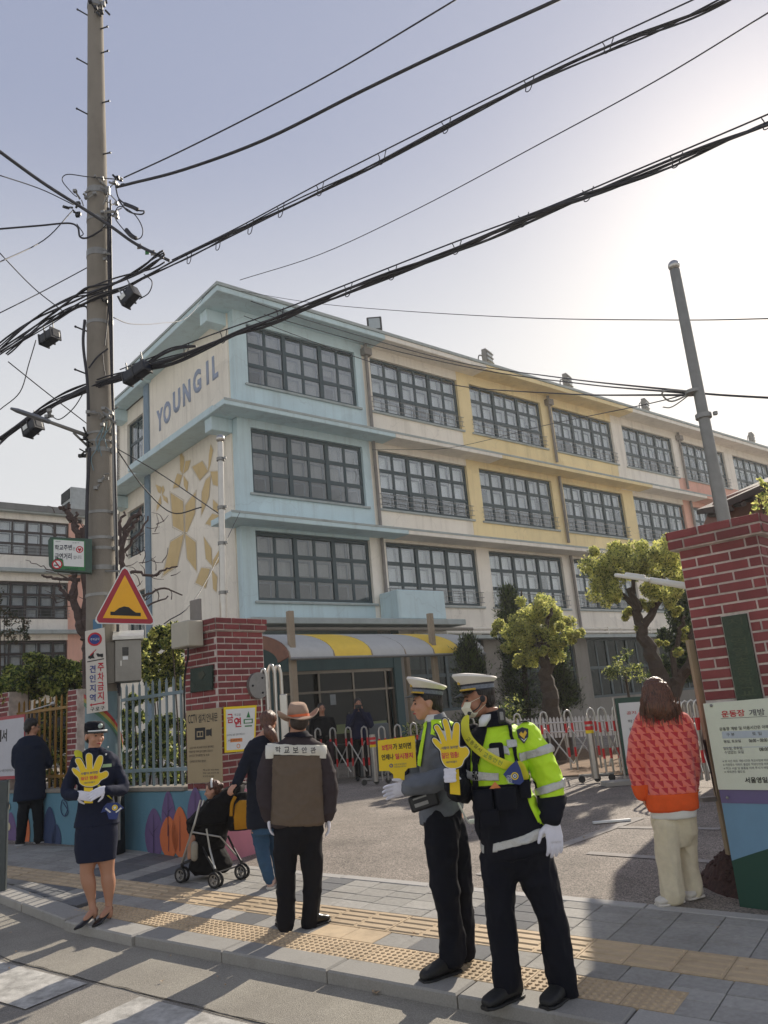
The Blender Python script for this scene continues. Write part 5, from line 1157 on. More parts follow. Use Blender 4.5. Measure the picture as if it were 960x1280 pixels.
def leaves(bm, c, r, n, sz, rn, nm=2, flat=1.0, shell=.3):
    r = r*1.18
    c = V(c)
    for _ in range(n):
        d = V((rn.gauss(0, 1), rn.gauss(0, 1), rn.gauss(0, 1))).normalized()*(r*(shell+(1-shell)*rn.random()) if rn.random() < .8 else r*rn.random()*1.15); d.z *= flat; p = c+d
        a = V((rn.gauss(0, 1), rn.gauss(0, 1), rn.gauss(0, 1)+.4)).normalized(); x, y = perp(a); t = rn.random()*6.3; u_ = (x*math.cos(t)+y*math.sin(t)); w_ = a.cross(u_); s = sz*rn.uniform(.6, 1.3)
        q = [p-u_*s, p-w_*s*.45+a*s*.12, p+u_*s, p+w_*s*.45+a*s*.12]; f = bm.faces.new([bm.verts.new(v_) for v_ in q]); f.material_index = rn.randrange(nm)
def crown(name, parent, clumps, n, sz, ms, seed, flat=1.0, shell=.5):
    bm = BM(); rn = random.Random(seed)
    for c, r in clumps:
        for k in range(5):
            cc = c+V((rn.gauss(0, .5), rn.gauss(0, .5), rn.gauss(0, .45)))*r; leaves(bm, cc, r*rn.uniform(.35, .6), max(6, int(n*r*.17), int(n*r*r*.6)), sz, rn, len(ms), flat, shell)
    return obj(name, bm, ms, parent)
def limb(bm, pts, r0, r1, n=8, wob=.0, seed=0):
    L = spline(pts, 5); k = len(L)-1; rn = random.Random(seed); L = [p+V((rn.gauss(0, wob), rn.gauss(0, wob), rn.gauss(0, wob*.5))) if 0 < i < k else p for i, p in enumerate(L)]
    tube(bm, L, [r0+(r1-r0)*i/k for i in range(k+1)], n)
def px(L, ref): return [vt(q[0], q[1], ref, q[2] if len(q) > 2 else 0) for q in L]
TG = 'trees in the school yard'
# right tree with spring leaves
T1 = at(830, 893, 16.0); T1.z = 0
t = thing('yard_tree', 'forked dark tree with pale spring leaves beside the right gate pillar', 'tree', (T1.x, T1.y, .24), TG)
bm = BM(); g0 = vt(836, 935, T1)
for L, r0, r1 in (([(838, 940), (833, 880), (818, 825), (802, 790), (797, 760), (786, 735)], .20, .06), ([(833, 888), (850, 850), (868, 815), (866, 790), (875, 760)], .13, .05), ([(800, 785), (818, 762), (826, 735), (830, 712)], .09, .03), ([(826, 870), (838, 858), (852, 838)], .14, .08), ([(797, 765), (778, 742), (760, 725), (748, 712)], .06, .02), ([(790, 745), (792, 720), (795, 700)], .05, .02), ([(845, 860), (842, 820), (850, 790), (856, 770)], .07, .03)):
    limb(bm, px(L, T1), r0, r1, 8, .02)
obj('trunk', bm, m_bark, t)
rn = random.Random(3)
C1 = [(745, 712, 20), (757, 700, 18), (775, 697, 20), (792, 688, 20), (810, 692, 18), (826, 684, 18), (840, 700, 18), (848, 718, 16), (762, 728, 18), (748, 738, 16), (784, 716, 18), (805, 712, 18), (824, 718, 18), (836, 738, 14), (782, 762, 9), (820, 735, 14), (812, 752, 10), (842, 760, 9), (800, 776, 8), (852, 792, 7), (823, 803, 6), (850, 812, 6), (770, 745, 10), (838, 745, 12)]
crown('crown', t, [(vt(x, y+2, T1, rn.uniform(-.7, .7)), r/62) for x, y, r in C1], 8200, .031, [l_yg, l_yg2, l_yg, l_gr], 5)
# dark evergreens behind
T2 = at(862, 800, 19); t = thing('evergreen_tree', 'dark green evergreen behind the forked spring tree', 'tree', (T2.x, T2.y, .25), TG)
b = BM(); limb(b, [V((T2.x, T2.y, .2)), V((T2.x, T2.y, 3))], .12, .05); obj('trunk', b, m_bark, t)
crown('crown', t, [(vt(x, y, T2, rn.uniform(-.4, .4)), r/52) for x, y, r in ((852, 740, 22), (860, 765, 24), (850, 790, 22), (868, 810, 26), (845, 815, 16), (862, 840, 22), (835, 840, 18))], 3600, .05, [l_dk, l_dk, l_gr], 6)
# round tree
T3 = at(692, 935, 17.5); T3.z = 0
t = thing('yard_tree', 'small round pruned tree with yellow green leaves behind the neon officer', 'tree', (T3.x, T3.y, .25), TG)
bm = BM()
for L, r0, r1 in (([(697, 948), (690, 890), (684, 850), (680, 815), (675, 790)], .22, .09), ([(684, 840), (698, 810), (710, 785)], .09, .03), ([(681, 820), (662, 800), (645, 785)], .08, .03), ([(680, 800), (685, 775), (690, 760)], .06, .03)): limb(bm, px(L, T3), r0, r1, 8, .02)
obj('trunk', bm, m_bark, t)
C3 = [(632, 790, 13), (645, 775, 16), (660, 765, 15), (678, 758, 15), (695, 765, 15), (710, 778, 14), (716, 792, 10), (650, 795, 16), (668, 785, 17), (688, 785, 16), (704, 800, 14), (660, 812, 14), (640, 805, 11), (680, 806, 13), (695, 815, 11), (672, 822, 10), (652, 822, 9), (622, 785, 8), (670, 772, 12)]
crown('crown', t, [(vt(x, y, T3, rn.uniform(-.6, .6)), r/57) for x, y, r in C3], 8200, .032, [l_yg, l_yg2, l_yg, l_gr], 8)
# conifers behind it
def conifer(px_, pyt, pyb, Y, wpx, label, seed, ms=None):
    base = at(px_, pyb, Y); top = vt(px_-(pyb-pyt)*.02, pyt, base); t = thing('conifer', label, 'tree', (base.x, base.y, gh(base.x, base.y)), TG); b = BM(); tube(b, [V((base.x, base.y, .2)), top], [.12, .02], 7); obj('trunk', b, m_bark, t)
    W = wpx/FPX*Y/2; H = top.z-base.z; rr = random.Random(seed); bm = BM()
    for i in range(130):
        f = i/130; z = base.z+H*f; R_ = W*(1-f)**.7*rr.uniform(.7, 1.15); a = rr.random()*6.3; e = V((base.x+math.cos(a)*R_, base.y+math.sin(a)*R_, z-.1+.25*(1 if f > .6 else 0))); s = V((base.x, base.y, z))
        for k in range(110):
            q = rr.random()**.6; p = s.lerp(e, q)+V((rr.gauss(0, .09), rr.gauss(0, .09), rr.gauss(0, .07))); d = ((e-s).normalized()+V((rr.gauss(0, .5), rr.gauss(0, .5), .6+rr.gauss(0, .4)))).normalized(); x, y = perp(d); sz = .06
            bm.faces.new([bm.verts.new(v_) for v_ in (p-x*.02, p+d*sz*1.6, p+x*.02)]).material_index = rr.randrange(2)
    obj('crown', bm, ms or [l_dk, l_gr], t)
conifer(655, 738, 905, 20.5, 72, 'dark conifer rising behind the small round tree', 4)
conifer(702, 800, 880, 19.5, 50, 'short dark conifer right of the round tree trunk', 5)
conifer(598, 802, 930, 20.0, 70, 'dark green bush conifer behind the capped officers', 6)
for px_, py_, Y, r, lab, sd in ((622, 905, 17, 28, 'dark clipped shrub behind the neon officer shoulder', 9), (780, 832, 18.5, 14, 'small wispy shrub under the forked tree', 10), (545, 930, 18.5, 26, 'dark shrub between the two officers', 11)):
    P = at(px_, py_, Y); t = thing('shrub', lab, 'shrub', (P.x, P.y, gh(P.x, P.y)), 'shrubs in the yard'); b = BM(); limb(b, [V((P.x, P.y, .2)), P], .05, .02); obj('stem', b, m_bark, t)
    crown('foliage', t, [(P, r/52), (P+V((.25, .1, -.2)), r/60), (P+V((-.3, .1, -.15)), r/60)], 1800, .035, [l_gr, l_dk, l_yg2], sd)
# hedge plants behind the fences (the wall plane)
def hedge(label, blobs, Y, ms, seed, sz=.042, dens=6000, cat='shrub'):
    pts = [(at(x, y, Y+random.uniform(-.15, .35)), r/FPX*Y) for x, y, r in blobs]; c0 = sum((p for p, _ in pts), V((0, 0, 0)))/len(pts)
    t = thing('fence_shrub', label, cat, (c0.x, c0.y, gh(c0.x, c0.y)), 'shrubs behind the fences'); b = BM(); rr = random.Random(seed)
    for i, (p, r) in enumerate(pts):
        if i % 2 == 0: limb(b, [V((p.x+rr.uniform(-.2, .2), p.y+.1, .2)), p.lerp(V((p.x, p.y, .2)), .5)+V((.06, 0, 0)), p], .02, .006, 5)
    obj('stem', b, m_bark, t); crown('foliage', t, pts, dens, sz, ms, seed)
hedge('bushy shrub with light leaves spilling over the pale blue fence', [(185, 805, 14), (200, 798, 13), (215, 795, 13), (226, 805, 12), (190, 825, 16), (210, 820, 16), (226, 830, 13), (185, 845, 12), (205, 848, 14), (222, 855, 12), (196, 868, 8), (228, 790, 7)], 11.3, [l_yg2, l_gr, l_dk, l_yg], 21)
hedge('dark shrub low behind the pale blue fence', [(165, 900, 14), (165, 930, 14), (185, 915, 16), (210, 905, 14), (200, 940, 18), (222, 925, 12), (225, 955, 14), (180, 960, 16), (160, 965, 14), (210, 970, 14), (166, 880, 9)], 11.5, [l_dk, l_gr, l_gr, l_yg2], 22)
hedge('leafy shrub with yellow tips above the ochre fence', [(8, 855, 14), (22, 845, 14), (35, 838, 14), (50, 835, 15), (65, 838, 15), (80, 845, 14), (92, 848, 12), (30, 858, 15), (48, 860, 16), (66, 862, 15), (84, 865, 13), (60, 826, 9), (35, 828, 8), (74, 828, 7), (15, 870, 10), (97, 830, 8)], 12.6, [l_gr, l_yg2, l_gr, l_yg2, l_dk], 23, dens=8500)
hedge('dense dark shrub behind the ochre fence bars', [(60, 890, 12), (80, 890, 13), (92, 905, 10), (55, 910, 12), (74, 915, 14), (88, 930, 12), (60, 940, 13), (78, 950, 14), (92, 965, 10), (68, 972, 12), (45, 985, 8), (88, 985, 10)], 13.2, [l_gr, l_dk, l_yg2], 24, dens=2600)
hedge('brownish pine twigs at the left edge in front of the rear wing', [(5, 765, 12), (15, 775, 10), (25, 790, 9), (8, 790, 10), (30, 775, 6), (15, 800, 7), (0, 745, 8), (34, 795, 5)], 14.5, [l_br, l_dk], 25, sz=.03, dens=1100, cat='tree')
# bare tree behind the pole
BT = at(112, 900, 12.0); BT.z = 0
t = thing('bare_tree', 'leafless pruned tree with dark branches behind the utility pole', 'tree', (BT.x, BT.y, .2)); bm = BM()
for i, (L, r0, r1) in enumerate((([(116, 930), (112, 850), (110, 800), (108, 760), (108, 700), (104, 660)], .12, .05), ([(106, 800), (98, 770), (90, 745), (94, 725), (90, 712)], .07, .035), ([(92, 755), (80, 738), (74, 730)], .04, .02), ([(92, 762), (94, 730), (97, 700)], .03, .02), ([(105, 690), (92, 655), (85, 640), (75, 634)], .055, .03), ([(88, 650), (86, 640), (87, 630)], .04, .025), ([(97, 672), (96, 655), (95, 640)], .035, .02), ([(100, 725), (80, 724), (62, 722), (52, 719)], .03, .015), ([(94, 730), (70, 715), (45, 706), (32, 700)], .012, .004),
    ([(140, 830), (147, 760), (150, 720), (152, 690), (160, 655), (175, 640)], .07, .03), ([(152, 700), (150, 660), (155, 640)], .04, .018), ([(158, 670), (170, 650), (176, 634)], .035, .018), ([(152, 695), (170, 670), (185, 645)], .03, .012), ([(148, 740), (165, 715), (190, 720), (205, 712), (222, 708)], .03, .012), ([(155, 745), (180, 745), (205, 735), (228, 744)], .025, .01), ([(150, 760), (165, 755), (185, 758), (210, 745)], .03, .01))): limb(bm, px(L, BT), r0, r1, 7, .015, i)
rn = random.Random(12)
for x, y in [(rn.uniform(150, 215), rn.uniform(650, 755)) for _ in range(46)] + [(rn.uniform(55, 110), rn.uniform(640, 760)) for _ in range(22)]:
    a = rn.uniform(-.6, 2.4); L = rn.uniform(8, 24); limb(bm, px([(x, y, .1), (x+L*.5*math.cos(a), y-L*.5*math.sin(a)-1, .1), (x+L*math.cos(a+.3), y-L*math.sin(a+.3), .1)], BT), .008, .003, 4)
obj('trunk', bm, m_bark2, t)
# house corner beyond the right pillar
hs = thing('guard_house', 'dark brown roof corner of a small house behind the right pillar', 'house', at(955, 700, 12)); m_rf = mat('roof_brown', (.25, .20, .19), .8, var=.15, scale=6, bump=.4)
e0, e1 = at(892, 641, 11), at(1010, 590, 9.5); bk = V((.8, 2.6, .55)); b = BM()
prism(b, [e0, e1, e1+bk, e0+bk], V((0, 0, 1)), .09); obj('roof', b, m_rf, hs)
b = BM(); d = (e1-e0).normalized()
for i in range(7): q = e0.lerp(e1, .06+i*.14); tube(b, [q-ZU*.05, q+bk*.5-ZU*.05], .04, 6)
obj('rafter', b, m_rf, hs)
b = BM(); wq_ = e0+bk*.28+d*.15; wq_.z = .2; box(b, wq_, (e1-e0)*1.2-ZU*(e1.z-e0.z)*1.2, V((.6, 2.2, 0)), ZU*(e0.z-.1+.2)); obj('wall', b, mat('house_wall', (.55, .40, .36), .85, stain=.3), hs)
hedge('spring leaves hanging over the right pillar at the right edge', [(950, 622, 12), (958, 640, 12), (940, 650, 6), (962, 655, 12), (955, 605, 7)], 8.2, [l_yg2, l_yg, l_gr], 26, sz=.03, dens=900, cat='shrub')
# ================================================================ YARD THINGS
def fold_gate(label, xs, seg_pairs=True, tops=None, bots=None, closed=False, dz=0):
    """arched tubes joined by crossing diagonals: xs = pixel x of each arch"""
    t = None; prev = None
    for i, x in enumerate(xs):
        yb = bots[0]+(bots[1]-bots[0])*i/max(1, len(xs)-1); yt = tops[0]+(tops[1]-tops[0])*i/max(1, len(xs)-1); lean = (yb-yt)*(-.0)
        g = gp(x+ (yb-yt)*.13*(x-148)/700, yb); 
        if t is None: t = thing('folding_barrier', label, 'barrier', g, 'folding barriers across the school drive')
        Hh = vt(x, yt, g).z-g.z; Xd = V((g.y, -g.x, 0)).normalized(); hw = .055; b = BM()
        p = [g-Xd*hw+ZU*.12, g-Xd*hw+ZU*(Hh-.08), g-Xd*hw*.7+ZU*(Hh-.025), g+ZU*Hh, g+Xd*hw*.7+ZU*(Hh-.025), g+Xd*hw+ZU*(Hh-.08), g+Xd*hw+ZU*.12]
        tube(b, p, .017, 8); ar = obj('arch_tube', b, m_steel, t, autosmooth=True)
        b = BM()
        for sx in (-1, 1):
            for z in (.30, .66): tube(b, [g+Xd*hw*sx+ZU*Hh*z, g+Xd*hw*sx+ZU*Hh*(z+.14)], .020, 8)
        obj('red_sleeve', b, mat('sleeve_red', (.78, .14, .16), .4), ar)
        if prev is not None:
            g0, H0 = prev; b = BM(); f = V((g.y, -g.x, 0)).normalized(); n = V((-f.y, f.x, 0))*.02
            tube(b, [g0+ZU*H0*.20+n, g+ZU*Hh*.74+n], .013, 6); tube(b, [g0+ZU*H0*.74-n, g+ZU*Hh*.20-n], .013, 6); obj('cross_bar', b, m_steel, t)
        prev = (g, Hh)
    return t
def gate_post(label, x, yt, yb, tape=True):
    g = gp(x, yb); t = thing('barrier_post', label, 'post', g, 'barrier end posts'); Hh = vt(x-(yb-yt)*.12*(x-148)/700, yt, g).z-g.z; b = BM(); tube(b, [g+ZU*.06, g+ZU*Hh], .06, 14); obj('post_tube', b, m_steel, t, autosmooth=True)
    b = BM(); tube(b, [g+ZU*(Hh-.10), g+ZU*(Hh-.05)], .064, 14); tube(b, [g+ZU*(Hh-.19), g+ZU*(Hh-.13)], .064, 14); obj('tape', b, mat('sleeve_red', (.78, .14, .16)), t); b = BM(); tube(b, [g+ZU*(Hh-.24), g+ZU*(Hh-.19)], .064, 14); obj('tape', b, k_yel, t)
    for s in (-.22, .02, .24):
        b = BM(); c = g+V((g.y, -g.x, 0)).normalized()*s+ZU*.06; d = V((g.x, g.y, 0)).normalized(); d = V((d.y, -d.x, 0)); a_ = V((d.y, -d.x, 0)); tube(b, [c-a_*.02, c+a_*.02], .055, 12); obj('castor', b, m_dk, t); 
    b = BM(); d = V((g.y, -g.x, 0)).normalized(); box(b, g-d*.26+ZU*.1, d*.54, V((-d.y, d.x, 0))*.05, ZU*.03); obj('foot_bar', b, m_galv, t)
fold_gate('folding steel barrier with red sleeves left of the first barrier post', (358, 378, 398, 416.5, 436, 456), tops=(912, 908), bots=(984, 978))
gate_post('stainless barrier post with red tape right behind the square yellow sign', 470, 918, 981)
fold_gate('folding steel barrier between the two stainless posts behind the officers', (478, 498, 518, 538, 562, 590, 618, 648, 681, 711, 740), tops=(908, 885), bots=(984, 970))
gate_post('stainless barrier post with red and yellow tape right of the neon officer', 746, 897, 978)
fold_gate('short folding barrier panel between right barrier post and green notice stand', (754, 772, 790), tops=(884, 880), bots=(976, 974))
fold_gate('tightly folded barrier stack beside the right gate pillar', (832, 839, 846, 853, 860, 868, 876), tops=(880, 874), bots=(984, 988))
gs = gp(782, 978); st = thing('notice_stand', 'green framed white notice board standing before the barrier, leaning slightly', 'notice board', gs)
NX = V((gs.y, -gs.x, 0)).normalized(); S = Sheet(V((gs.x, gs.y, 0)), NX, st); m_gf = mat('frame_green', (.11, .27, .22), .5, var=.1)
S.poly([(768, 873), (838, 868), (852, 964), (782, 968)], m_gf, .0, 'frame', thick=.05); S.poly([(773, 879), (833, 875), (846, 958), (784, 961)], k_wht, .006)
for i in range(6): S.t(['공지', '학교에', '용무가', '있으신', '방문객은', '경비실에'][i], 783+i*1.6, 889+i*10, 795+i*1.6+(6 if i else 0), 893+i*10, k_red if i in (0, 4) else k_gry, .01, .01)
b = BM(); tube(b, [vt(766, 872, gs), vt(782, 976, gs)], .018, 8); tube(b, [vt(838, 866, gs), vt(856, 976, gs)], .018, 8); obj('post', b, m_steel, st)
b = BM(); c_ = gp(796, 979); cbox(b, c_+ZU*.03, 1.0, .35, .06); obj('base', b, mat('base_stone', (.62, .61, .58), .8, stain=.3), st)
b = BM(); c_ = gp(765, 1028); cbox(b, c_+ZU*.015, .42, .06, .02, None); tag(obj('metal_plate', b, k_wht), 'small flat white plate lying on the drive in front of the notice stand', 'plate')
# white picket fence
pf = thing('picket_fence', 'low white picket fence behind the folding barrier', 'fence', at(710, 925, 15.6)); m_pk = M_('picket_white', (.80, .80, .79))
def pfp(i): return at(618+i*4.55, 924-i*.19, 15.6)
q = BM(); h_ = .34
for p in ((-.022, -.01), ): prism(q, [V((-.022, 0, 0)), V((.022, 0, 0)), V((.022, 0, h_)), V((0, 0, h_+.04)), V((-.022, 0, h_))], (0, 1, 0), .015)
mp = tomesh(q, 'picket', m_pk)
for i in range(58): P = pfp(i); P.z -= .02; inst('picket', mp, pf, Matrix.Translation(P))
for dz in (.08, .25): b = BM(); tube(b, [pfp(0)+ZU*dz, pfp(57)+ZU*dz], .014, 4); obj('rail', b, m_pk, pf)
# fallen leaf litter on the road edge
b = BM(); rn = random.Random(5)
for x, y in [(rn.uniform(10, 950), rn.uniform(1010, 1240)) for _ in range(26)]+[(468, 1239), (470, 1241), (213, 1195), (640, 1043), (652, 1046), (20, 1190)]:
    c = gp(x, y, .012) if kerb_n(gp(x, y).dot(KD)) < gp(x, y).dot(ND) else gp(x, y, -.065); a = rn.random()*6; s = rn.uniform(.008, .02) if x not in (468, 470) else .03; b.faces.new([b.verts.new(c+V((math.cos(a+k*1.57)*s*(1 if k % 2 else .6), math.sin(a+k*1.57)*s*(1 if k % 2 else .6), .01*(k % 2)))) for k in range(4)])
tag(obj('dry_leaves', b, mat('dry_leaf', (.72, .62, .50), .8)), 'few dry leaves scattered over pavement and road', 'leaves', kind='stuff')
# ================================================================ PEOPLE AND WHAT THEY HOLD
TMP = None
def meshify(bm, voxel=.012, smooth=5, fold=0.0, ffreq=(7, 7, 12), seed=0, fac=.5, ridge=0.0):
    me = bpy.data.meshes.new('tmp'); bm.to_mesh(me); bm.free(); o = bpy.data.objects.new('tmp', me); C.objects.link(o)
    r = o.modifiers.new('r', 'REMESH'); r.mode = 'VOXEL'; r.voxel_size = voxel
    s = o.modifiers.new('s', 'SMOOTH'); s.factor = fac; s.iterations = smooth
    dg = bpy.context.evaluated_depsgraph_get(); out = bpy.data.meshes.new_from_object(o.evaluated_get(dg)); bpy.data.objects.remove(o); bpy.data.meshes.remove(me)
    if fold:
        out.calc_loop_triangles() if False else None
        ns = [v_.normal.copy() for v_ in out.vertices]; sd = V((seed*3.1, seed*1.7, seed))
        for v_, n in zip(out.vertices, ns):
            p = v_.co; q = V((p.x*ffreq[0], p.y*ffreq[1], p.z*ffreq[2]))+sd
            w = noise.noise(q)+.55*noise.noise(q*2.1)+.35*noise.noise(q*4.3); k = 1-abs(noise.noise(q*.8+V((9, 9, 9)))*2)
            v_.co = p+n*(fold*w+ridge*(k**3))
    return out
def shell(me, planes, off=.004, thick=.003, keep=None):
    """a strip of cloth lying on a garment: the part of its surface inside the planes (point, normal pointing inwards), lifted by off"""
    b = BM(); b.from_mesh(me)
    for p, n in planes:
        g = list(b.verts)+list(b.edges)+list(b.faces); bmesh.ops.bisect_plane(b, geom=g, plane_co=V(p), plane_no=V(n), clear_inner=True)
    if keep: bmesh.ops.delete(b, geom=[f for f in b.faces if not keep(f.calc_center_median(), f.normal)], context='FACES')
    b.normal_update()
    mv = [(v_, v_.normal.copy()) for v_ in b.verts]
    for v_, n in mv: v_.co += n*off
    return b
def addshell(name, me, origin_, planes, m, parent, off=.004, thick=.004, keep=None):
    """me is in the local space of its person; origin_ brings it back to the world"""
    b = shell(me, [(V(p)-origin_, n) for p, n in planes], off, keep=(lambda c, n: keep(c+origin_, n)) if keep else None)
    if not len(b.faces): b.free(); return None
    o = obj(name, b, m, parent, smooth=True, world=False); s = o.modifiers.new('t', 'SOLIDIFY'); s.thickness = thick; s.offset = 1; return o
def cloth(name, col, rough=.85, var=.08, scale=18, bump=.25, bscale=380, **k): return mat(name, col, rough, var=var, scale=scale, bump=bump, bscale=bscale, spec=.2, **k)
c_navy = cloth('cloth_navy', (.062, .072, .112)); c_black = cloth('cloth_black', (.062, .064, .078)); c_neon = mat('cloth_neon', (.76, .93, .13), .65, var=.06, scale=9, bump=.25, bscale=260); c_refl = mat('reflective_tape', (.74, .74, .72), .35, var=.10, scale=120, bump=.5, bscale=150, metal=.25)
c_white = mat('glove_white', (.86, .86, .90), .8, var=.05, scale=20, bump=.3, bscale=300); c_grey = cloth('cloth_grey', (.42, .44, .47)); c_cap = mat('cap_white', (.88, .86, .82), .7, var=.03, bump=.1, bscale=300)
c_brn = cloth('cloth_brown', (.41, .36, .31)); c_dbr = cloth('cloth_dark_brown', (.235, .205, .215)); c_trs = cloth('trousers_black', (.085, .085, .105)); c_jean = cloth('denim', (.22, .33, .44), scale=6, var=.2); c_beige = cloth('trousers_beige', (.84, .80, .70)); c_hat = cloth('felt_hat', (.63, .53, .46)); c_mask = mat('mask_cream', (.88, .87, .78), .8, var=.03)
m_skin = mat('skin', (.74, .55, .45), .5, var=.06, scale=9, bump=.12, bscale=200); m_skin2 = mat('skin_tan', (.66, .47, .37), .5, var=.06, scale=9, bump=.12, bscale=200); m_hair = mat('hair_black', (.07, .06, .06), .42, var=.3, scale=60, bump=.5, bscale=160); m_hairb = mat('hair_brown', (.21, .14, .11), .42, var=.35, scale=60, bump=.5, bscale=160)
def hairmat(name, c1, c2):
    m = bpy.data.materials.new(name); m.use_nodes = True; n = m.node_tree.nodes; L = m.node_tree.links; b = n['Principled BSDF']; b.inputs['Roughness'].default_value = .38; g = n.new('ShaderNodeNewGeometry'); mp = n.new('ShaderNodeMapping'); mp.inputs['Scale'].default_value = (150, 150, 7); L.new(g.outputs['Position'], mp.inputs['Vector'])
    z = n.new('ShaderNodeTexNoise'); z.inputs['Scale'].default_value = 1; z.inputs['Detail'].default_value = 3; L.new(mp.outputs[0], z.inputs['Vector']); r_ = n.new('ShaderNodeMapRange'); r_.inputs['From Min'].default_value = .35; r_.inputs['From Max'].default_value = .65; L.new(z.outputs['Fac'], r_.inputs['Value'])
    mx = n.new('ShaderNodeMix'); mx.data_type = 'RGBA'; mx.inputs['A'].default_value = (*lin(c1), 1); mx.inputs['B'].default_value = (*lin(c2), 1); L.new(r_.outputs[0], mx.inputs['Factor']); L.new(mx.outputs['Result'], b.inputs['Base Color'])
    bp = n.new('ShaderNodeBump'); bp.inputs['Strength'].default_value = .9; bp.inputs['Distance'].default_value = .012; L.new(z.outputs['Fac'], bp.inputs['Height']); L.new(bp.outputs[0], b.inputs['Normal']); return m
m_hair = hairmat('hair_strands_black', (.045, .04, .045), (.13, .115, .11)); m_hairb = hairmat('hair_strands_brown', (.19, .115, .09), (.46, .29, .21))
m_stock = mat('stocking_tan', (.68, .50, .40), .45, var=.05); m_shoe = mat('shoe_black', (.05, .05, .06), .28, var=.2, scale=9); m_boot = mat('boot_black', (.07, .075, .085), .6, var=.15, bump=.3, bscale=120); m_sneak = mat('sneaker_white', (.82, .80, .76), .6, var=.05); m_gold = mat('gold_braid', (.80, .66, .22), .35, var=.2, scale=60, metal=.4); m_lip = mat('lips', (.62, .20, .22), .4)
class Fig:
    def __init__(s, px_, py_, label, name='person', cat='person'):
        s.g = gp(px_, py_); s.R = V((s.g.y, -s.g.x, 0)).normalized(); s.F = V((s.g.x, s.g.y, 0)).normalized(); s.t = thing(name, label, cat, s.g); s.k = (s.g-CAM).dot(FWD)/FPX
    def p(s, x, y, dd=0.0): return vt(x, y, s.g, dd)
    def L(s, pts): return [s.p(*q) for q in pts]
    def rings(s, L):
        """(px, py, half-width px, half-depth m, depth offset, turn)"""
        out = []
        for q in L:
            x, y, hw, hd = q[:4]; dd = q[4] if len(q) > 4 else 0; tw = q[5] if len(q) > 5 else 0; A = (s.R*math.cos(tw)+s.F*math.sin(tw)); Bv = (-s.R*math.sin(tw)+s.F*math.cos(tw)); c = s.p(x, y, dd); tl = q[6] if len(q) > 6 else 0
            out.append((c, A*hw*s.k+ZU*tl*s.k, Bv*hd))
        return out
    def add(s, name, bm, m, voxel=.011, smooth=5, fold=0.0, seed=0, par=None, **k):
        me = meshify(bm, voxel, smooth, fold, seed=seed, **k); o = obj(name, me, m, par or s.t, smooth=True); return o
def headM(c, fwd, up=(0, 0, 1)):
    f = V(fwd).normalized(); r = f.cross(V(up)).normalized(); u_ = r.cross(f); M = Matrix((r, f, u_)).transposed().to_4x4(); M.translation = V(c); return M     # x = the figure's right, y = forward, z = up
def head_shape(b, M, s=1.0, jaw=1.0, ears=True):
    T = lambda x, y, z: M @ V((x*s, y*s, z*s))
    ball(b, T(0, -.012, .035), .077*s, .095*s, .088*s, M, 18); ball(b, T(0, .022, -.035), .060*s*jaw, .066*s, .075*s, M, 16); ball(b, T(0, .050, -.090), .030*s*jaw, .030*s, .022*s, M, 12); ball(b, T(0, .066, .018), .050*s, .024*s, .035*s, M, 12)
    for x in (-1, 1): ball(b, T(x*.034, .062, -.030), .024*s, .022*s, .026*s, M, 10)
    tube(b, [T(0, .083, .010), T(0, .098, -.018), T(0, .104, -.034)], [.009*s, .012*s, .015*s], 8, round_=True); ball(b, T(0, .080, -.067), .022*s, .014*s, .010*s, M, 10)
    if ears:
        for x in (-1, 1): ball(b, T(x*.078, -.012, -.012), .010*s, .020*s, .031*s, M, 10)
def face_parts(fig, par, M, s=1.0, lips=True, glasses=False, brow=True):
    T = lambda x, y, z: M @ V((x*s, y*s, z*s))
    for x in (-1, 1):
        b = BM(); ball(b, T(x*.031, .083, .000), .012*s, .007*s, .0055*s, M, 10); obj('eye', b, m_hair, par, smooth=True)
        if brow: b = BM(); tube(b, [T(x*.016, .092, .020), T(x*.032, .090, .024), T(x*.048, .078, .019)], .0028*s, 5); obj('eyebrow', b, m_hair, par)
    if lips: b = BM(); tube(b, [T(-.022, .083, -.067), T(0, .094, -.066), T(.022, .083, -.067)], [.002*s, .0055*s, .002*s], 8); obj('lips', b, m_lip, par, smooth=True)
def hand(b, w, d, palm_n, s=1.0, curl=.5, spread=.25, thumb=1, L=1.0):
    """w wrist, d pointing direction, palm_n facing of the palm; fingers bend towards palm_n"""
    w, d, n = V(w), V(d).normalized(), V(palm_n); n = (n-d*n.dot(d)).normalized(); x = d.cross(n)*thumb
    loft(b, [(w-d*.01*s, x*.026*s, n*.019*s), (w+d*.03*s, x*.038*s, n*.018*s), (w+d*.075*s, x*.043*s, n*.015*s), (w+d*.092*s, x*.038*s, n*.012*s)], 12)
    for i, (o, l) in enumerate(((-.031, .066), (-.0105, .076), (.0105, .072), (.031, .058))):
        base = w+d*.085*s+x*o*s; a = o*spread*14; dr = (d+x*a*.35).normalized(); P = [base]; ang = 0
        for k, f in enumerate((.45, .32, .23)):
            ang += curl*(.6+.35*k); P.append(P[-1]+(dr*math.cos(ang)+n*math.sin(ang))*l*f*s*L)
        tube(b, P, [.0095*s, .009*s, .0082*s, .007*s], 8, round_=True)
    t0 = w+d*.03*s-x*.030*s+n*.006*s; dr = (d*.65-x*.75+n*.25).normalized(); tube(b, [t0, t0+dr*.034*s, t0+dr*.05*s+(d*.8+n*.4*curl).normalized()*.028*s], [.013*s, .0115*s, .008*s], 8, round_=True)
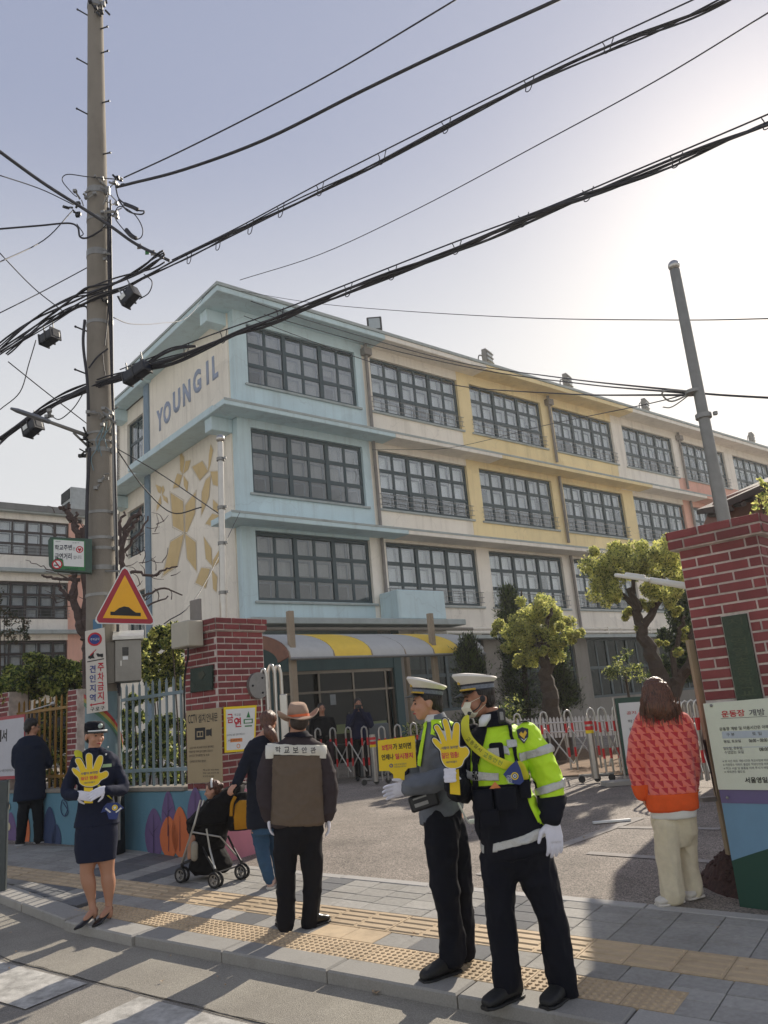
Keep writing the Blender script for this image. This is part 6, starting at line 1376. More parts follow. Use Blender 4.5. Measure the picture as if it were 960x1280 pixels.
def arm(b, pts, rs, n=14): tube(b, spline(pts, 4), [rs[0]+(rs[-1]-rs[0])*i/(4*(len(pts)-1)) if len(rs) == 2 else rs[min(len(rs)-1, i//4)]+(rs[min(len(rs)-1, i//4+1)]-rs[min(len(rs)-1, i//4)])*((i % 4)/4) for i in range(4*(len(pts)-1)+1)], n, round_=True)
def shoe(fig, heel, toe, m, w=.048, h=.075, name='shoe', sole=None, heelh=0.0):
    heel, toe = V(heel), V(toe); d = (toe-heel); L = d.length; d.normalize(); hz_ = V((d.x, d.y, 0)).normalized(); x = hz_.cross(ZU); b = BM(); g0 = gh(heel.x, heel.y); 
    R_ = []
    for f, hw, hh in ((0, .65, 1.0), (.08, .85, 1.05), (.3, .85, 1.0), (.5, .9, .78), (.7, 1.05, .62), (.88, .95, .5), (.98, .6, .34)):
        c = heel.lerp(toe, f); lift = heelh*(1-f)**1.5; c.z = gh(c.x, c.y)+.012+lift+h*hh/2*1.0; R_.append((c, x*w*hw, ZU*h*hh/2))
    loft(b, R_, 16, power=2.6); me = meshify(b, .007, 3); o = obj(name, me, m, fig.t, smooth=True)
    b = BM(); R_ = []
    for f, hw in ((-.01, .7), (.08, .92), (.3, .9), (.5, .9), (.7, 1.08), (.9, .95), (1.0, .6)):
        c = heel.lerp(toe, f); c.z = gh(c.x, c.y)+.008; R_.append((c+ZU*(heelh*(1-max(0, f))**1.5), x*w*hw*1.03, ZU*.011))
    loft(b, R_, 14, power=3); obj('sole', b, sole or m_boot, o)
    return o
def cap_white(fig, M, s=1.0, gold=True):
    """peaked officer cap: crown, band, braid, visor"""
    T = lambda x, y, z: M @ V((x*s, y*s, z*s)); m3 = M.to_3x3(); X, Y, Z = m3 @ V((1, 0, 0)), m3 @ V((0, 1, 0)), m3 @ V((0, 0, 1))
    b = BM(); loft(b, [(T(0, -.006, .052), X*.084*s, Y*.103*s), (T(0, -.006, .100), X*.088*s, Y*.107*s)], 32); band_ = obj('cap_band', b, mat('band_navy', (.10, .11, .16), .6), fig.t, autosmooth=True)
    b = BM(); loft(b, [(T(0, -.006, .062), X*.0855*s, Y*.1045*s), (T(0, -.006, .086), X*.087*s, Y*.106*s)], 32); obj('checker_band', b, mat('band_grey', (.42, .45, .50), .6, var=.35, scale=70), band_, autosmooth=True)
    b = BM(); loft(b, [(T(0, -.006, .096), X*.086*s, Y*.105*s), (T(0, .004, .118), X*.108*s, Y*.128*s+Z*.012*s), (T(0, .006, .134), X*.122*s, Y*.142*s+Z*.02*s), (T(0, .006, .146), X*.116*s, Y*.136*s+Z*.022*s), (T(0, .0, .153), X*.06*s, Y*.07*s+Z*.014*s)], 36); o = obj('cap_crown', b, c_cap, fig.t, smooth=True, autosmooth=True); 
    b = BM(); pv = None
    for i in range(15):
        a = R(-62+124*i/14); sx, cy = math.sin(a), math.cos(a); inn = V((sx*.082, -.006+cy*.101, .055)); out = V((sx*.096, -.006+cy*.101+.058*max(0, cy)**.8, .055-.030*max(0, cy))); cur = [b.verts.new(T(*inn)), b.verts.new(T(*out)), b.verts.new(T(out.x, out.y, out.z-.005)), b.verts.new(T(inn.x, inn.y, inn.z-.006))]
        if pv:
            for k in range(4): b.faces.new((pv[k], pv[(k+1) % 4], cur[(k+1) % 4], cur[k]))
        pv = cur
    bmesh.ops.recalc_face_normals(b, faces=b.faces); obj('visor', b, m_shoe, fig.t, autosmooth=True)
    if gold:
        b = BM(); L = [T(math.sin(R(a))*.090, -.006+math.cos(R(a))*.110, .064) for a in range(-70, 71, 14)]; tube(b, L, .0065*s, 8); obj('gold_strap', b, m_gold, fig.t)
        b = BM(); cbox(b, (0, .112*s, .118*s), .034*s, .012*s, .040*s, M); bev(obj('badge', b, m_gold, o), .004)
def hairshape(b, M, s=1.0, low=-.06, back=1.0):
    T = lambda x, y, z: M @ V((x*s, y*s, z*s)); ball(b, T(0, -.022, .045), .084*s, .095*s, .086*s, M, 16); ball(b, T(0, -.060, -.005), .070*s, .052*s*back, .070*s, M, 14)
# ---------------------------------------------------------------- neon officer with mask
f = Fig(648, 1250, 'officer in neon yellow reflective jacket, white cap and white mask holding a yellow hand sign'); HV = f
b = BM(); hc = f.p(598, 874, .02); HM = headM(hc, -f.R*1.0-f.F*.28-ZU*.03); head_shape(b, HM, .98)
loft(b, f.rings([(613, 884, 10, .052, .04), (616, 900, 11, .06, .05), (624, 915, 30, .08, .05)]), 14)
loft(b, f.rings([(625, 912, 34, .09, .03), (622, 960, 34, .10), (640, 1030, 32, .10), (648, 1062, 34, .11)]), 14)
for L in (([(615, 1070), (624, 1130), (632, 1215)]), ([(672, 1070), (685, 1140), (704, 1215)])): arm(b, f.L(L), (.075, .04), 10)
arm(b, f.L([(664, 920), (686, 975), (686, 1020)]), (.045, .03), 8); arm(b, f.L([(590, 922, .1), (583, 975, .03), (572, 975, -.2)]), (.045, .03), 8)
body = f.add('body', b, m_skin2, .0075, 3)
face_parts(f, body, HM, .98, lips=False)
b = BM(); hairshape(b, HM, .97, 0); f.add('hair', b, m_hair, .008, 3, fold=.002, seed=2)
cap_white(f, HM, 1.0)
T = lambda x, y, z: HM @ V((x, y, z))      # folded mask standing off the face
b = BM(); pv = None
for x, w_ in ((-.062, .0), (-.035, .6), (0, 1), (.035, .6), (.062, .0)):
    cur = [b.verts.new(T(x, .066+.030*w_, -.008-.004*(1-w_))), b.verts.new(T(x, .078+.040*w_, -.045)), b.verts.new(T(x, .062+.034*w_, -.092+.012*(1-w_))), b.verts.new(T(x*.9, .03+.02*w_, -.112+.03*(1-w_)))]
    if pv:
        for k in range(3): b.faces.new((pv[k], pv[k+1], cur[k+1], cur[k]))
    pv = cur
bmesh.ops.recalc_face_normals(b, faces=b.faces); o = obj('mask', b, c_mask, f.t); o.modifiers.new('s', 'SOLIDIFY').thickness = .004
b = BM()
for x in (-1, 1): tube(b, [T(x*.062, .068, -.012), T(x*.078, .0, .012)], .0015, 5); tube(b, [T(x*.06, .055, -.09), T(x*.078, -.02, -.035)], .0015, 5)
obj('ear_loop', b, c_mask, f.t)
b = BM(); ball(b, T(-.082, -.005, -.0), .010, .018, .022, HM, 10); ball(b, T(.082, .0, .006), .012, .016, .022, HM, 10); tube(b, spline([T(-.082, .0, -.01), T(-.078, .03, -.05), T(-.05, .075, -.075)], 4), .004, 6); ball(b, T(-.045, .082, -.078), .012, seg=8); obj('headset', b, m_dk, f.t)
b = BM()      # jacket
loft(b, f.rings([(617, 902, 13, .085, .05), (620, 909, 26, .10, .04), (624, 916, 39, .125, .03), (624, 930, 41, .14, .02), (622, 955, 39, .15, .0), (624, 985, 38, .152, .0), (632, 1010, 39, .155, .0), (641, 1035, 43, .165, .0), (647, 1056, 44, .17, .0, 0, 5), (648, 1066, 43, .165, .0, 0, 6)]), 28, power=2.3)
arm(b, f.L([(659, 924, .0), (676, 950, -.02), (688, 983, -.04), (689, 1005, -.08), (689, 1020, -.12)]), (.088, .084, .078, .064, .048))
arm(b, f.L([(590, 926, .12), (581, 955, .1), (578, 985, .02), (574, 985, -.08), (568, 978, -.2)]), (.085, .080, .072, .062, .055))
jk = f.add('jacket', b, c_neon, .009, 3, fold=.010, seed=3, ridge=.012, ffreq=(8, 8, 9))
JM = jk.data
up_ = ZU
def below(x0, y0, x1, y1, dd=0): a, c_ = f.p(x0, y0, dd), f.p(x1, y1, dd); n = (c_-a).cross(f.F); n = n if n.z < 0 else -n; return (a, n.normalized())
def above(x0, y0, x1, y1, dd=0): p, n = below(x0, y0, x1, y1, dd); return (p, -n)
def rightof(x0, y0, x1, y1): a, c_ = f.p(x0, y0), f.p(x1, y1); n = (c_-a).cross(f.F); n = n if n.dot(f.R) > 0 else -n; return (a, n.normalized())
def leftof(*q): p, n = rightof(*q); return (p, -n)
front = lambda c, n: n.dot(f.F) < .35
torso_only = lambda c, n: True
# navy lower body of the jacket, cuffs, far sleeve, front placket and yoke
addshell('navy_skirt', JM, f.g, [below(575, 982, 660, 976), leftof(664, 960, 700, 1080)], c_navy, f.t, .005)
addshell('neon_hem_flash', JM, f.g, [below(655, 985, 672, 985), rightof(652, 985, 672, 1030), leftof(664, 985, 688, 1040)], c_neon, f.t, .010, keep=lambda c, n: n.dot(f.F) < 0 and (c-f.p(668, 1010)).length < .14)
addshell('navy_cuff', JM, f.g, [below(670, 996, 700, 992), rightof(671, 980, 671, 1040)], c_navy, f.t, .006)
addshell('dark_sleeve', JM, f.g, [leftof(590, 900, 588, 1010)], c_navy, f.t, .006)
addshell('navy_collar', JM, f.g, [rightof(588, 900, 600, 960), leftof(613, 896, 600, 950), above(590, 955, 640, 955)], c_navy, f.t, .007, keep=front)
addshell('navy_collar', JM, f.g, [above(596, 912, 640, 906)], c_navy, f.t, .008)
addshell('placket', JM, f.g, [rightof(591, 925, 594, 1000), leftof(597, 925, 600, 1000)], c_navy, f.t, .009, keep=front)
addshell('shoulder_strap', JM, f.g, [rightof(622, 905, 634, 905), above(620, 895, 652, 906), leftof(650, 900, 650, 910)], c_navy, f.t, .008, keep=lambda c, n: n.z > .2)
addshell('side_piping', JM, f.g, [rightof(634, 905, 642, 950), leftof(638, 905, 646, 950), above(600, 952, 660, 950)], c_navy, f.t, .009, keep=front)
for (y0, y1, x0, x1, nm) in ((932, 941, 618, 634, 'chest_tape'), (963, 973, 583, 622, 'waist_tape')): addshell(nm, JM, f.g, [below(x0-10, y0-1, x1+10, y0+1), above(x0-10, y1-1, x1+10, y1+1), rightof(x0, y0-10, x0+1, y1+10), leftof(x1, y0-10, x1+2, y1+10)], c_refl, f.t, .009, keep=front)
addshell('sleeve_tape', JM, f.g, [below(646, 941, 680, 932), above(648, 951, 682, 941), rightof(645, 930, 650, 955)], c_refl, f.t, .007); addshell('sleeve_tape', JM, f.g, [below(668, 985, 692, 976), above(670, 994, 694, 985), rightof(667, 975, 670, 1000)], c_refl, f.t, .008)
addshell('chest_tape', JM, f.g, [below(630, 926, 645, 924), above(630, 935, 645, 933), rightof(632, 920, 634, 940), leftof(644, 915, 645, 940)], c_refl, f.t, .011, keep=front)
addshell('hem_tape', JM, f.g, [below(616, 1050, 677, 1031), above(616, 1060, 680, 1041), rightof(617, 1040, 617, 1070), leftof(679, 1030, 681, 1060)], c_refl, f.t, .010, keep=front); addshell('hem_tape', JM, f.g, [below(590, 1048, 612, 1056), above(590, 1058, 612, 1066), leftof(607, 1040, 607, 1070)], c_refl, f.t, .010, keep=front)
b = BM()      # belt pouches
for x, y, w_, h_, dd in ((604, 1000, .115, .115, -.17), (632, 998, .125, .12, -.175), (656, 986, .07, .10, -.12), (612, 1022, .11, .09, -.17)): M = frame(f.p(x, y, dd), f.R, f.F); loft(b, [(M @ V((0, 0, -h_/2)), f.R*w_*.46, f.F*.03), (M @ V((0, 0, -h_*.3)), f.R*w_*.5, f.F*.04), (M @ V((0, 0, h_*.4)), f.R*w_*.5, f.F*.038), (M @ V((0, 0, h_/2)), f.R*w_*.47, f.F*.03)], 16, power=4)
obj('belt_pouch', b, c_navy, f.t, autosmooth=True)
b = BM(); M = frame(f.p(619, 982, -.18), f.R, f.F); prism(b, [M @ V(q) for q in ((-.035, 0, -.015), (.035, 0, -.02), (.0, 0, .022))], f.F, .012); obj('orange_tab', b, k_org, f.t)
b = BM(); M = frame(f.p(616, 934, -.15), f.R, f.F); cbox(b, (.02, 0, -.03), .085, .03, .11, M); h1 = bev(obj('chest_pocket', b, c_navy, f.t), .02, 2); b = BM(); cbox(b, (0, -.018, -.03), .065, .006, .05, M); obj('pocket_tape', b, c_refl, h1)
b = BM(); M = frame(f.p(627, 895, -.10), f.R, f.F); cbox(b, (0, 0, 0), .045, .035, .09, M); bev(obj('radio', b, m_dk, f.t), .008); b = BM(); cbox(b, (0, -.02, 0), .022, .01, .05, M); bev(obj('radio_clip', b, m_galv, f.t), .004)
b = BM(); M = frame(f.p(641, 890, -.05), f.R, f.F); 
# sleeve badge
def badge(fig, x, y, dd, w_, par=None):
    c_ = fig.p(x, y, dd); Sh = Sheet(c_, fig.R*.9+fig.F*.35, par or fig.t); Sh.poly([(-w_*.5, w_*.45), (0, w_*.62), (w_*.5, w_*.45), (w_*.42, -w_*.15), (0, -w_*.65), (-w_*.42, -w_*.15)], k_nvy, .0, 'sleeve_badge', px=False, thick=.006)
    Sh.poly([(-w_*.36, w_*.1), (-w_*.15, w_*.3), (0, w_*.12), (w_*.2, w_*.36), (w_*.34, w_*.15), (w_*.1, -w_*.15), (w_*.05, -w_*.3), (-w_*.12, -w_*.15)], m_gold, .002, 'emblem', px=False); Sh.poly([(-w_*.3, -w_*.2), (0, -w_*.5), (w_*.3, -w_*.2), (w_*.1, -w_*.3), (0, -w_*.4), (-w_*.1, -w_*.3)], k_wht, .003, 'emblem', px=False)
badge(f, 654, 919, -.115, .075)
b = BM(); loft(b, f.rings([(616, 889, 12, .072, .045, 0, 2), (617, 898, 15, .085, .045, 0, 2), (620, 907, 22, .10, .04, 0, 2)]), 20); f.add('stand_collar', b, c_navy, .008, 3, fold=.004)
b = BM(); loft(b, f.rings([(608, 893, 6, .04, -.03), (606, 899, 8, .05, -.05), (603, 908, 5, .03, -.07)]), 12); obj('shirt_collar', b, k_wht, f.t, smooth=True)
# sash over the jacket, its blue end with an emblem
def sash(fig, path, wd, m, nm='sash', dd=None):
    b = BM(); pv = None
    for (x, y, d_), (nx, ny) in path:
        a, c_ = fig.p(x-nx*wd/2, y-ny*wd/2, d_), fig.p(x+nx*wd/2, y+ny*wd/2, d_); cur = [b.verts.new(a), b.verts.new(c_)]
        if pv: b.faces.new((pv[0], cur[0], cur[1], pv[1]))
        pv = cur
    o = obj(nm, b, m, fig.t, smooth=True); s = o.modifiers.new('s', 'SOLIDIFY'); s.thickness = .004; sb_ = o.modifiers.new('b', 'SUBSURF'); sb_.levels = 2; sb_.render_levels = 2; return o
m_sash = mat('sash_yellow', (.84, .82, .16), .5, var=.04)
sash(f, [((583, 893, -.09), (-.9, .4)), ((580, 908, -.17), (-.9, .45)), ((584, 923, -.185), (-.7, .7)), ((596, 936, -.19), (-.6, .8)), ((612, 947, -.195), (-.5, .86)), ((630, 956, -.19), (-.4, .92)), ((650, 961, -.15), (-.3, .95))], 13, m_sash)
sash(f, [((648, 950, -.14), (1, 0)), ((654, 965, -.13), (1, -.1)), ((658, 976, -.12), (1, -.2))], 12, m_sash)
m_sblu = mat('sash_blue', (.14, .22, .46), .6, var=.08); Sh = Sheet(f.p(642, 965, -.205), f.R, f.t); Sh.poly([(629, 968), (637, 958), (646, 950), (651, 962), (655, 976), (650, 981), (638, 979)], m_sblu, .0, 'sash_end', thick=.006)
Sh.disc(643.5, 970, 4.6, k_yel, .002, 'emblem', r0=3.4); Sh.disc(643.5, 970, 2.2, k_wht, .002, 'emblem', r0=1.2); Sh.t('서울경찰', 633, 968.5, 640, 979, k_wht, 0, .002)
def sash_text(fig, s, x0, y0, x1, y1, dd, h, m):
    n = len(s)
    for i, ch in enumerate(s):
        if ch == ' ': continue
        t = (i+.5)/n; c_ = fig.p(x0+(x1-x0)*t, y0+(y1-y0)*t, dd); X = (fig.p(x1, y1, dd)-fig.p(x0, y0, dd)).normalized(); Y = (-fig.F).cross(X).normalized(); Y = Y if Y.z > 0 else -Y; plane_text(ch, c_, X, Y, h*fig.k, h*fig.k, m, fig.t, 'sash_letter', raised=.003)
sash_text(f, '교통질서', 583, 922, 602, 939, -.205, 5, k_blk); sash_text(f, '교통안전', 604, 942, 628, 955, -.212, 5.5, k_grn)
# trousers
b = BM()
loft(b, f.rings([(646, 1048, 41, .15), (646, 1070, 42, .15), (647, 1085, 38, .12), (648, 1100, 26, .07)]), 24, power=2.3)
arm(b, f.L([(625, 1068, -.02), (624, 1100, -.02), (626, 1140, -.02), (630, 1180, 0), (634, 1228, 0)]), (.110, .100, .084, .078, .078)); arm(b, f.L([(664, 1068, 0), (675, 1100, 0), (688, 1140, 0), (697, 1185, 0), (704, 1234, .02)]), (.118, .105, .086, .084, .080))
f.add('trousers', b, c_navy, .011, 4, fold=.012, seed=5, ridge=.011, ffreq=(9, 9, 6))
o_ = shoe(f, f.p(650, 1236, .06), f.p(606, 1266, -.12), m_boot, .056, .10); shoe(f, f.p(714, 1240, .07), f.p(680, 1258, -.15), m_boot, .056, .10)
# gloves
b = BM(); hand(b, f.p(690, 1024, -.13), f.p(695, 1062, -.15)-f.p(690, 1024, -.13), f.F*.9-f.R*.4, 1.32, .3, .10, 1); tube(b, [f.p(689, 1016, -.12), f.p(690, 1030, -.13)], [.040, .036], 12, round_=True); f.add('glove', b, c_white, .005, 2)
b = BM(); w0 = f.p(571, 978, -.24); dh = f.R*-.2+ZU*.35-f.F*.3
hp = f.p(565, 966, -.27)
loft(b, [(f.p(574, 977, -.20), f.R*.028, f.F*.024), (f.p(569, 973, -.25), f.R*.034, f.F*.028), (f.p(563, 968, -.29), ZU*.042, f.F*.020)], 12)
for i in range(4): c_ = f.p(561+.7*(i % 2), 962+i*4.6, -.30); tube(b, [c_-f.R*.012+f.F*.04, c_-f.R*.022-f.F*.01, c_+f.R*.012-f.F*.035, c_+f.R*.036-f.F*.030], [.0095, .0105, .010, .0085], 8, round_=True)
f.add('glove', b, c_white, .005, 2)
def hand_sign(fig, label, pts, dd, strip, words, grp='yellow hand shaped signs'):
    c_ = fig.p(sum(p[0] for p in pts)/len(pts), sum(p[1] for p in pts)/len(pts), dd); t = thing('hand_sign', label, 'hand sign', c_, grp); S = Sheet(c_, fig.R, t); q = [S.q(*p) for p in pts]; n = len(q)
    ar = sum(q[i][0]*q[(i+1) % n][1]-q[(i+1) % n][0]*q[i][1] for i in range(n))
    if ar < 0: q = q[::-1]
    L = [p for p in spline([V((a, b_, 0)) for a, b_ in q]+[V((q[0][0], q[0][1], 0))], 3)][:-1]; n = len(L)
    def infl(d): 
        out = []
        for i in range(n):
            e = (L[(i+1) % n]-L[i-1]); m_ = V((e.y, -e.x, 0)).normalized(); out.append((L[i].x+m_.x*d, L[i].y+m_.y*d))
        return out
    S.poly(infl(.010), k_blk, .0, 'outline', px=False, thick=.008); S.poly(infl(.0035), k_wht, .001, 'outline', px=False); S.poly([(p.x, p.y) for p in L], mat('foam_yellow', (.90, .77, .10), .55, var=.03), .002, 'palm', px=False)
    S.poly(strip, mat('foam_yellow', (.90, .77, .10)), -.004, 'handle', thick=.008)
    for tx, x0, y0, x1, y1, m in words: S.t(tx, x0, y0, x1, y1, m, .02, .004)
    return t
Z2 = lambda L, ox, oy, k: [(ox+x/k, oy+y/k) for x, y in L]
hand_sign(f, 'yellow hand shaped sign with red and blue letters held by the masked officer', Z2([(492, 752), (462, 700), (452, 630), (415, 590), (388, 548), (398, 530), (425, 542), (455, 575), (458, 560), (430, 490), (405, 445), (415, 427), (435, 432), (470, 490), (500, 555), (490, 470), (470, 395), (487, 375), (508, 392), (528, 460), (540, 545), (552, 480), (562, 420), (583, 405), (602, 425), (602, 500), (600, 590), (625, 605), (655, 600), (680, 635), (670, 668), (640, 700), (622, 745), (580, 766), (530, 768)], 480, 840, 6.4), -.285,
    [(562, 957), (573, 957), (575.5, 994), (562.5, 992.5)], [('사람이 보이면', 551.5, 932.5, 572.5, 936.3, k_blu), ('일단 멈춤!', 552, 940, 573.5, 947.5, k_mag), ('서울구로경찰서', 557, 951, 571, 953.8, k_gry)])
# ---------------------------------------------------------------- grey officer
f = Fig(560, 1214, 'officer in grey jacket and white cap in profile holding a square yellow sign'); GO = f
b = BM(); hc = f.p(533, 879, .0); HM = headM(hc, -f.R-f.F*.12+ZU*.02); head_shape(b, HM, .97)
loft(b, f.rings([(542, 888, 9, .052), (546, 902, 11, .058), (552, 915, 20, .09)]), 12); loft(b, f.rings([(554, 915, 22, .13), (553, 960, 24, .12), (553, 1010, 22, .12)]), 12)
for L in ([(556, 1020), (558, 1100), (566, 1185)], [(566, 1020, .15), (578, 1100, .15), (584, 1180, .12)]): arm(b, f.L(L), (.07, .04), 8)
body = f.add('body', b, m_skin, .0075, 3); face_parts(f, body, HM, .97)
b = BM(); hairshape(b, HM, .98); ball(b, HM @ V((0, -.075, -.03)), .06, .04, .06, HM, 12); f.add('hair', b, m_hair, .008, 3, fold=.002); cap_white(f, HM @ Matrix.Rotation(R(8), 4, 'X'), 1.0)
b = BM()
loft(b, f.rings([(545, 902, 13, .075), (549, 912, 26, .15), (553, 925, 31, .185), (554, 955, 31, .19), (553, 985, 29, .18), (552, 1008, 28, .175, 0, 0, 4), (553, 1020, 28, .175, 0, 0, 8)]), 28, power=2.3)
arm(b, f.L([(563, 924, -.12), (571, 945, -.17), (568, 966, -.2), (545, 975, -.24), (512, 983, -.26)]), (.088, .080, .074, .066, .060)); arm(b, f.L([(545, 926, .16), (530, 960, .2), (515, 975, .1)]), (.08, .06))
jk = f.add('jacket', b, c_grey, .009, 3, fold=.010, seed=8, ridge=.012, ffreq=(8, 8, 9)); JM = jk.data
b = BM(); loft(b, f.rings([(541, 893, 11, .062), (543, 901, 13, .072), (546, 908, 16, .085)]), 18); obj('shirt_collar', b, M_('shirt_white', (.84, .84, .82), .8), f.t, smooth=True)
b = BM(); loft(b, f.rings([(545, 893.5, 11, .066, 0, 0, 3), (546, 902, 15, .08, 0, 0, 3), (549, 912, 20, .10, 0, 0, 3)]), 18); obj('jacket_collar', b, c_grey, f.t, smooth=True)
front = lambda c, n: True
addshell('vest_yoke', JM, f.g, [above(520, 916, 600, 926), rightof(540, 890, 538, 930)], c_neon, f.t, .008, keep=lambda c, n: n.z > .25)
addshell('vest_edge', JM, f.g, [rightof(531, 908, 522, 960), leftof(534, 908, 527, 960), above(500, 958, 600, 952)], c_neon, f.t, .009, keep=lambda c, n: n.dot(f.F) < .2)
addshell('vest_panel', JM, f.g, [leftof(531, 908, 522, 960), below(500, 925, 560, 925), above(500, 985, 560, 985)], c_navy, f.t, .007, keep=lambda c, n: n.dot(f.F) < .6 and n.dot(f.R) < -.25 and (c-f.p(520, 945)).dot(f.F) > -.16)
badge(f, 560, 925, -.235, .07); 
b = BM(); M = frame(f.p(530, 1001, -.22), f.R*.96+ZU*.22, f.F); cbox(b, (0, 0, 0), .19, .06, .10, M); o = bev(obj('belt_pouch', b, m_dk, f.t), .015, 2); b = BM(); cbox(b, (-.02, -.033, -.01), .09, .008, .022, M); cbox(b, (-.02, -.033, .03), .09, .008, .010, M); obj('pouch_strip', b, m_galv, o)
b = BM(); loft(b, f.rings([(552, 990, 30, .18, 0, 0, 6), (552, 1001, 30, .18, 0, 0, 6)]), 28); obj('belt', b, m_dk, f.t, smooth=True)
b = BM(); tube(b, spline(f.L([(571, 1000, -.12), (577, 1012, -.12), (585, 1027, -.1), (592, 1028, -.08), (594, 1024, -.05)]), 5), .007, 6); obj('lanyard', b, k_wht, f.t); b = BM(); cbox(b, f.p(590, 1027, -.08), .05, .03, .03); bev(obj('lanyard_clip', b, k_wht, f.t), .008)
b = BM(); loft(b, f.rings([(553, 1006, 25, .14), (554, 1030, 25, .15)]), 22)
arm(b, f.L([(551, 1028, -.08), (553, 1070, -.09), (557, 1110, -.09), (562, 1150, -.07), (566, 1195, -.06)]), (.118, .105, .090, .078, .082)); arm(b, f.L([(560, 1028, .09), (572, 1080, .1), (577, 1120, .12), (580, 1160, .12), (583, 1190, .12)]), (.105, .09, .075, .068, .06))
f.add('trousers', b, c_navy, .011, 4, fold=.012, seed=9, ridge=.011, ffreq=(9, 9, 6))
shoe(f, f.p(574, 1212, -.02), f.p(526, 1224, -.16), m_boot, .055, .115); shoe(f, f.p(586, 1205, .16), f.p(560, 1205, .10), m_shoe, .048, .10)
b = BM(); hand(b, f.p(512, 984, -.26), f.p(492, 987, -.28)-f.p(511, 983, -.26), -f.F*.75-ZU*.2, 1.15, .22, .22, -1); f.add('glove', b, c_white, .005, 2)
st_ = thing('square_sign', 'square yellow paddle sign with red and black letters held by the grey officer', 'hand sign', f.p(496, 948, -.3)); S = Sheet(f.p(496, 948, -.31), f.R, st_)
m_fy = mat('foam_yellow', (.90, .77, .10))
S.poly([(472, 926), (518.5, 919.5), (520.5, 959), (510, 960.5), (506, 965), (505.5, 975), (492, 975), (491.5, 968), (486, 963.5), (474, 964)], m_fy, .0, 'plate', thick=.008)
S.t('보행자', 477, 930.5, 490.5, 938, k_mag, .025, .003); S.t('가 보이면', 491, 928.5, 514, 936.5, k_blk, .025, .003); S.t('언제나', 477, 942.5, 492, 950, k_blk, .025, .003); S.t('일시정지', 494, 941, 516, 948.5, k_mag, .025, .003); S.disc(489, 957, 2.3, k_blu, .003, r0=1.3); S.t('서울구로경찰서', 492.5, 953.8, 508, 956.3, k_gry, 0, .003); S.t('서울영일초등학교', 492.5, 957.2, 508, 959.2, k_gry, 0, .003)
# ---------------------------------------------------------------- woman officer
f = Fig(121, 1152, 'woman in navy uniform skirt suit and cap holding a yellow hand sign with white gloves'); PW = f
b = BM(); hc = f.p(118.5, 919.5, .0); HM = headM(hc, -f.F+f.R*.5-ZU*.05); head_shape(b, HM, 1.0, .98)
loft(b, f.rings([(118, 926, 7, .052), (118, 938, 8, .06), (119, 948, 20, .08)]), 12); loft(b, f.rings([(120, 948, 21, .09), (119, 985, 18, .09), (121, 1030, 22, .11)]), 12)
LG = ([(112, 1045), (110, 1078), (108.5, 1092), (112, 1108), (114.5, 1125), (117, 1143, -.02)], [(130, 1045), (133, 1078), (134.5, 1092), (136, 1108), (136, 1125), (136, 1143, -.02)])
body = f.add('body', b, m_skin, .007, 3); face_parts(f, body, HM, 1.0)
b = BM()
for L in LG: tube(b, spline(f.L(L), 4), [x for x in [.085, .083, .080, .076, .072, .066, .062, .060, .058, .060, .061, .060, .056, .050, .045, .040, .034, .031, .031, .034, .036]], 14, round_=True)
obj_l = f.add('stockings', b, m_stock, .008, 3)
b = BM(); hairshape(b, HM, 1.0); f.add('hair', b, m_hair, .008, 3, fold=.002)
T = lambda x, y, z: HM @ V((x*1.02, y*1.02, z*1.02)); m3 = HM.to_3x3(); X, Y, Z = m3 @ V((1, 0, 0)), m3 @ V((0, 1, 0)), m3 @ V((0, 0, 1))
b = BM(); loft(b, [(T(0, -.008, .036), X*.083, Y*.098), (T(0, -.008, .078), X*.086, Y*.10), (T(0, -.012, .108), X*.082, Y*.094), (T(0, -.014, .124), X*.055, Y*.06)], 28); cp = obj('cap', b, c_navy, f.t, smooth=True)
b = BM(); pv = None
for i in range(13):
    a = R(-66+132*i/12); sx, cy = math.sin(a), math.cos(a); cur = [b.verts.new(T(sx*.084, -.008+cy*.1, .046)), b.verts.new(T(sx*.098, .0+cy*.1+.05*max(0, cy), .030)), b.verts.new(T(sx*.098, .0+cy*.1+.05*max(0, cy), .022)), b.verts.new(T(sx*.084, -.008+cy*.1, .034))]
    if pv:
        for k in range(4): b.faces.new((pv[k], pv[(k+1) % 4], cur[(k+1) % 4], cur[k]))
    pv = cur
bmesh.ops.recalc_face_normals(b, faces=b.faces); obj('visor', b, m_shoe, f.t)
b = BM(); tube(b, [T(math.sin(R(a))*.094, -.004+math.cos(R(a))*(.104+.03*max(0, math.cos(R(a)))), .042) for a in range(-64, 65, 16)], .0065, 8); obj('white_trim', b, k_wht, cp)
b = BM(); ball(b, T(0, .098, .082), .022, .008, .022, HM, 14); obj('badge', b, M_('badge_silver', (.62, .68, .66), .35, metal=.4), cp)
b = BM()
loft(b, f.rings([(119, 934, 8, .062), (119, 938, 14, .075), (119.5, 942, 21, .088), (120, 950, 25.5, .10), (120, 965, 25.5, .115), (120, 985, 22, .11), (120, 1000, 21.5, .108), (121, 1015, 25, .122), (121, 1032, 28, .13)]), 26, power=2.2)
arm(b, f.L([(140, 951, .02), (148, 968, .0), (154, 982, -.03), (150, 988, -.08), (133, 988, -.22)]), (.066, .058, .055, .052, .040)); arm(b, f.L([(99, 951, .02), (91, 968, .0), (84, 985, -.03), (85, 993, -.08), (96, 994, -.2)]), (.066, .058, .055, .052, .040))
jk = f.add('jacket', b, cloth('uniform_navy', (.105, .13, .21)), .009, 4, fold=.005, seed=11, ridge=.004)
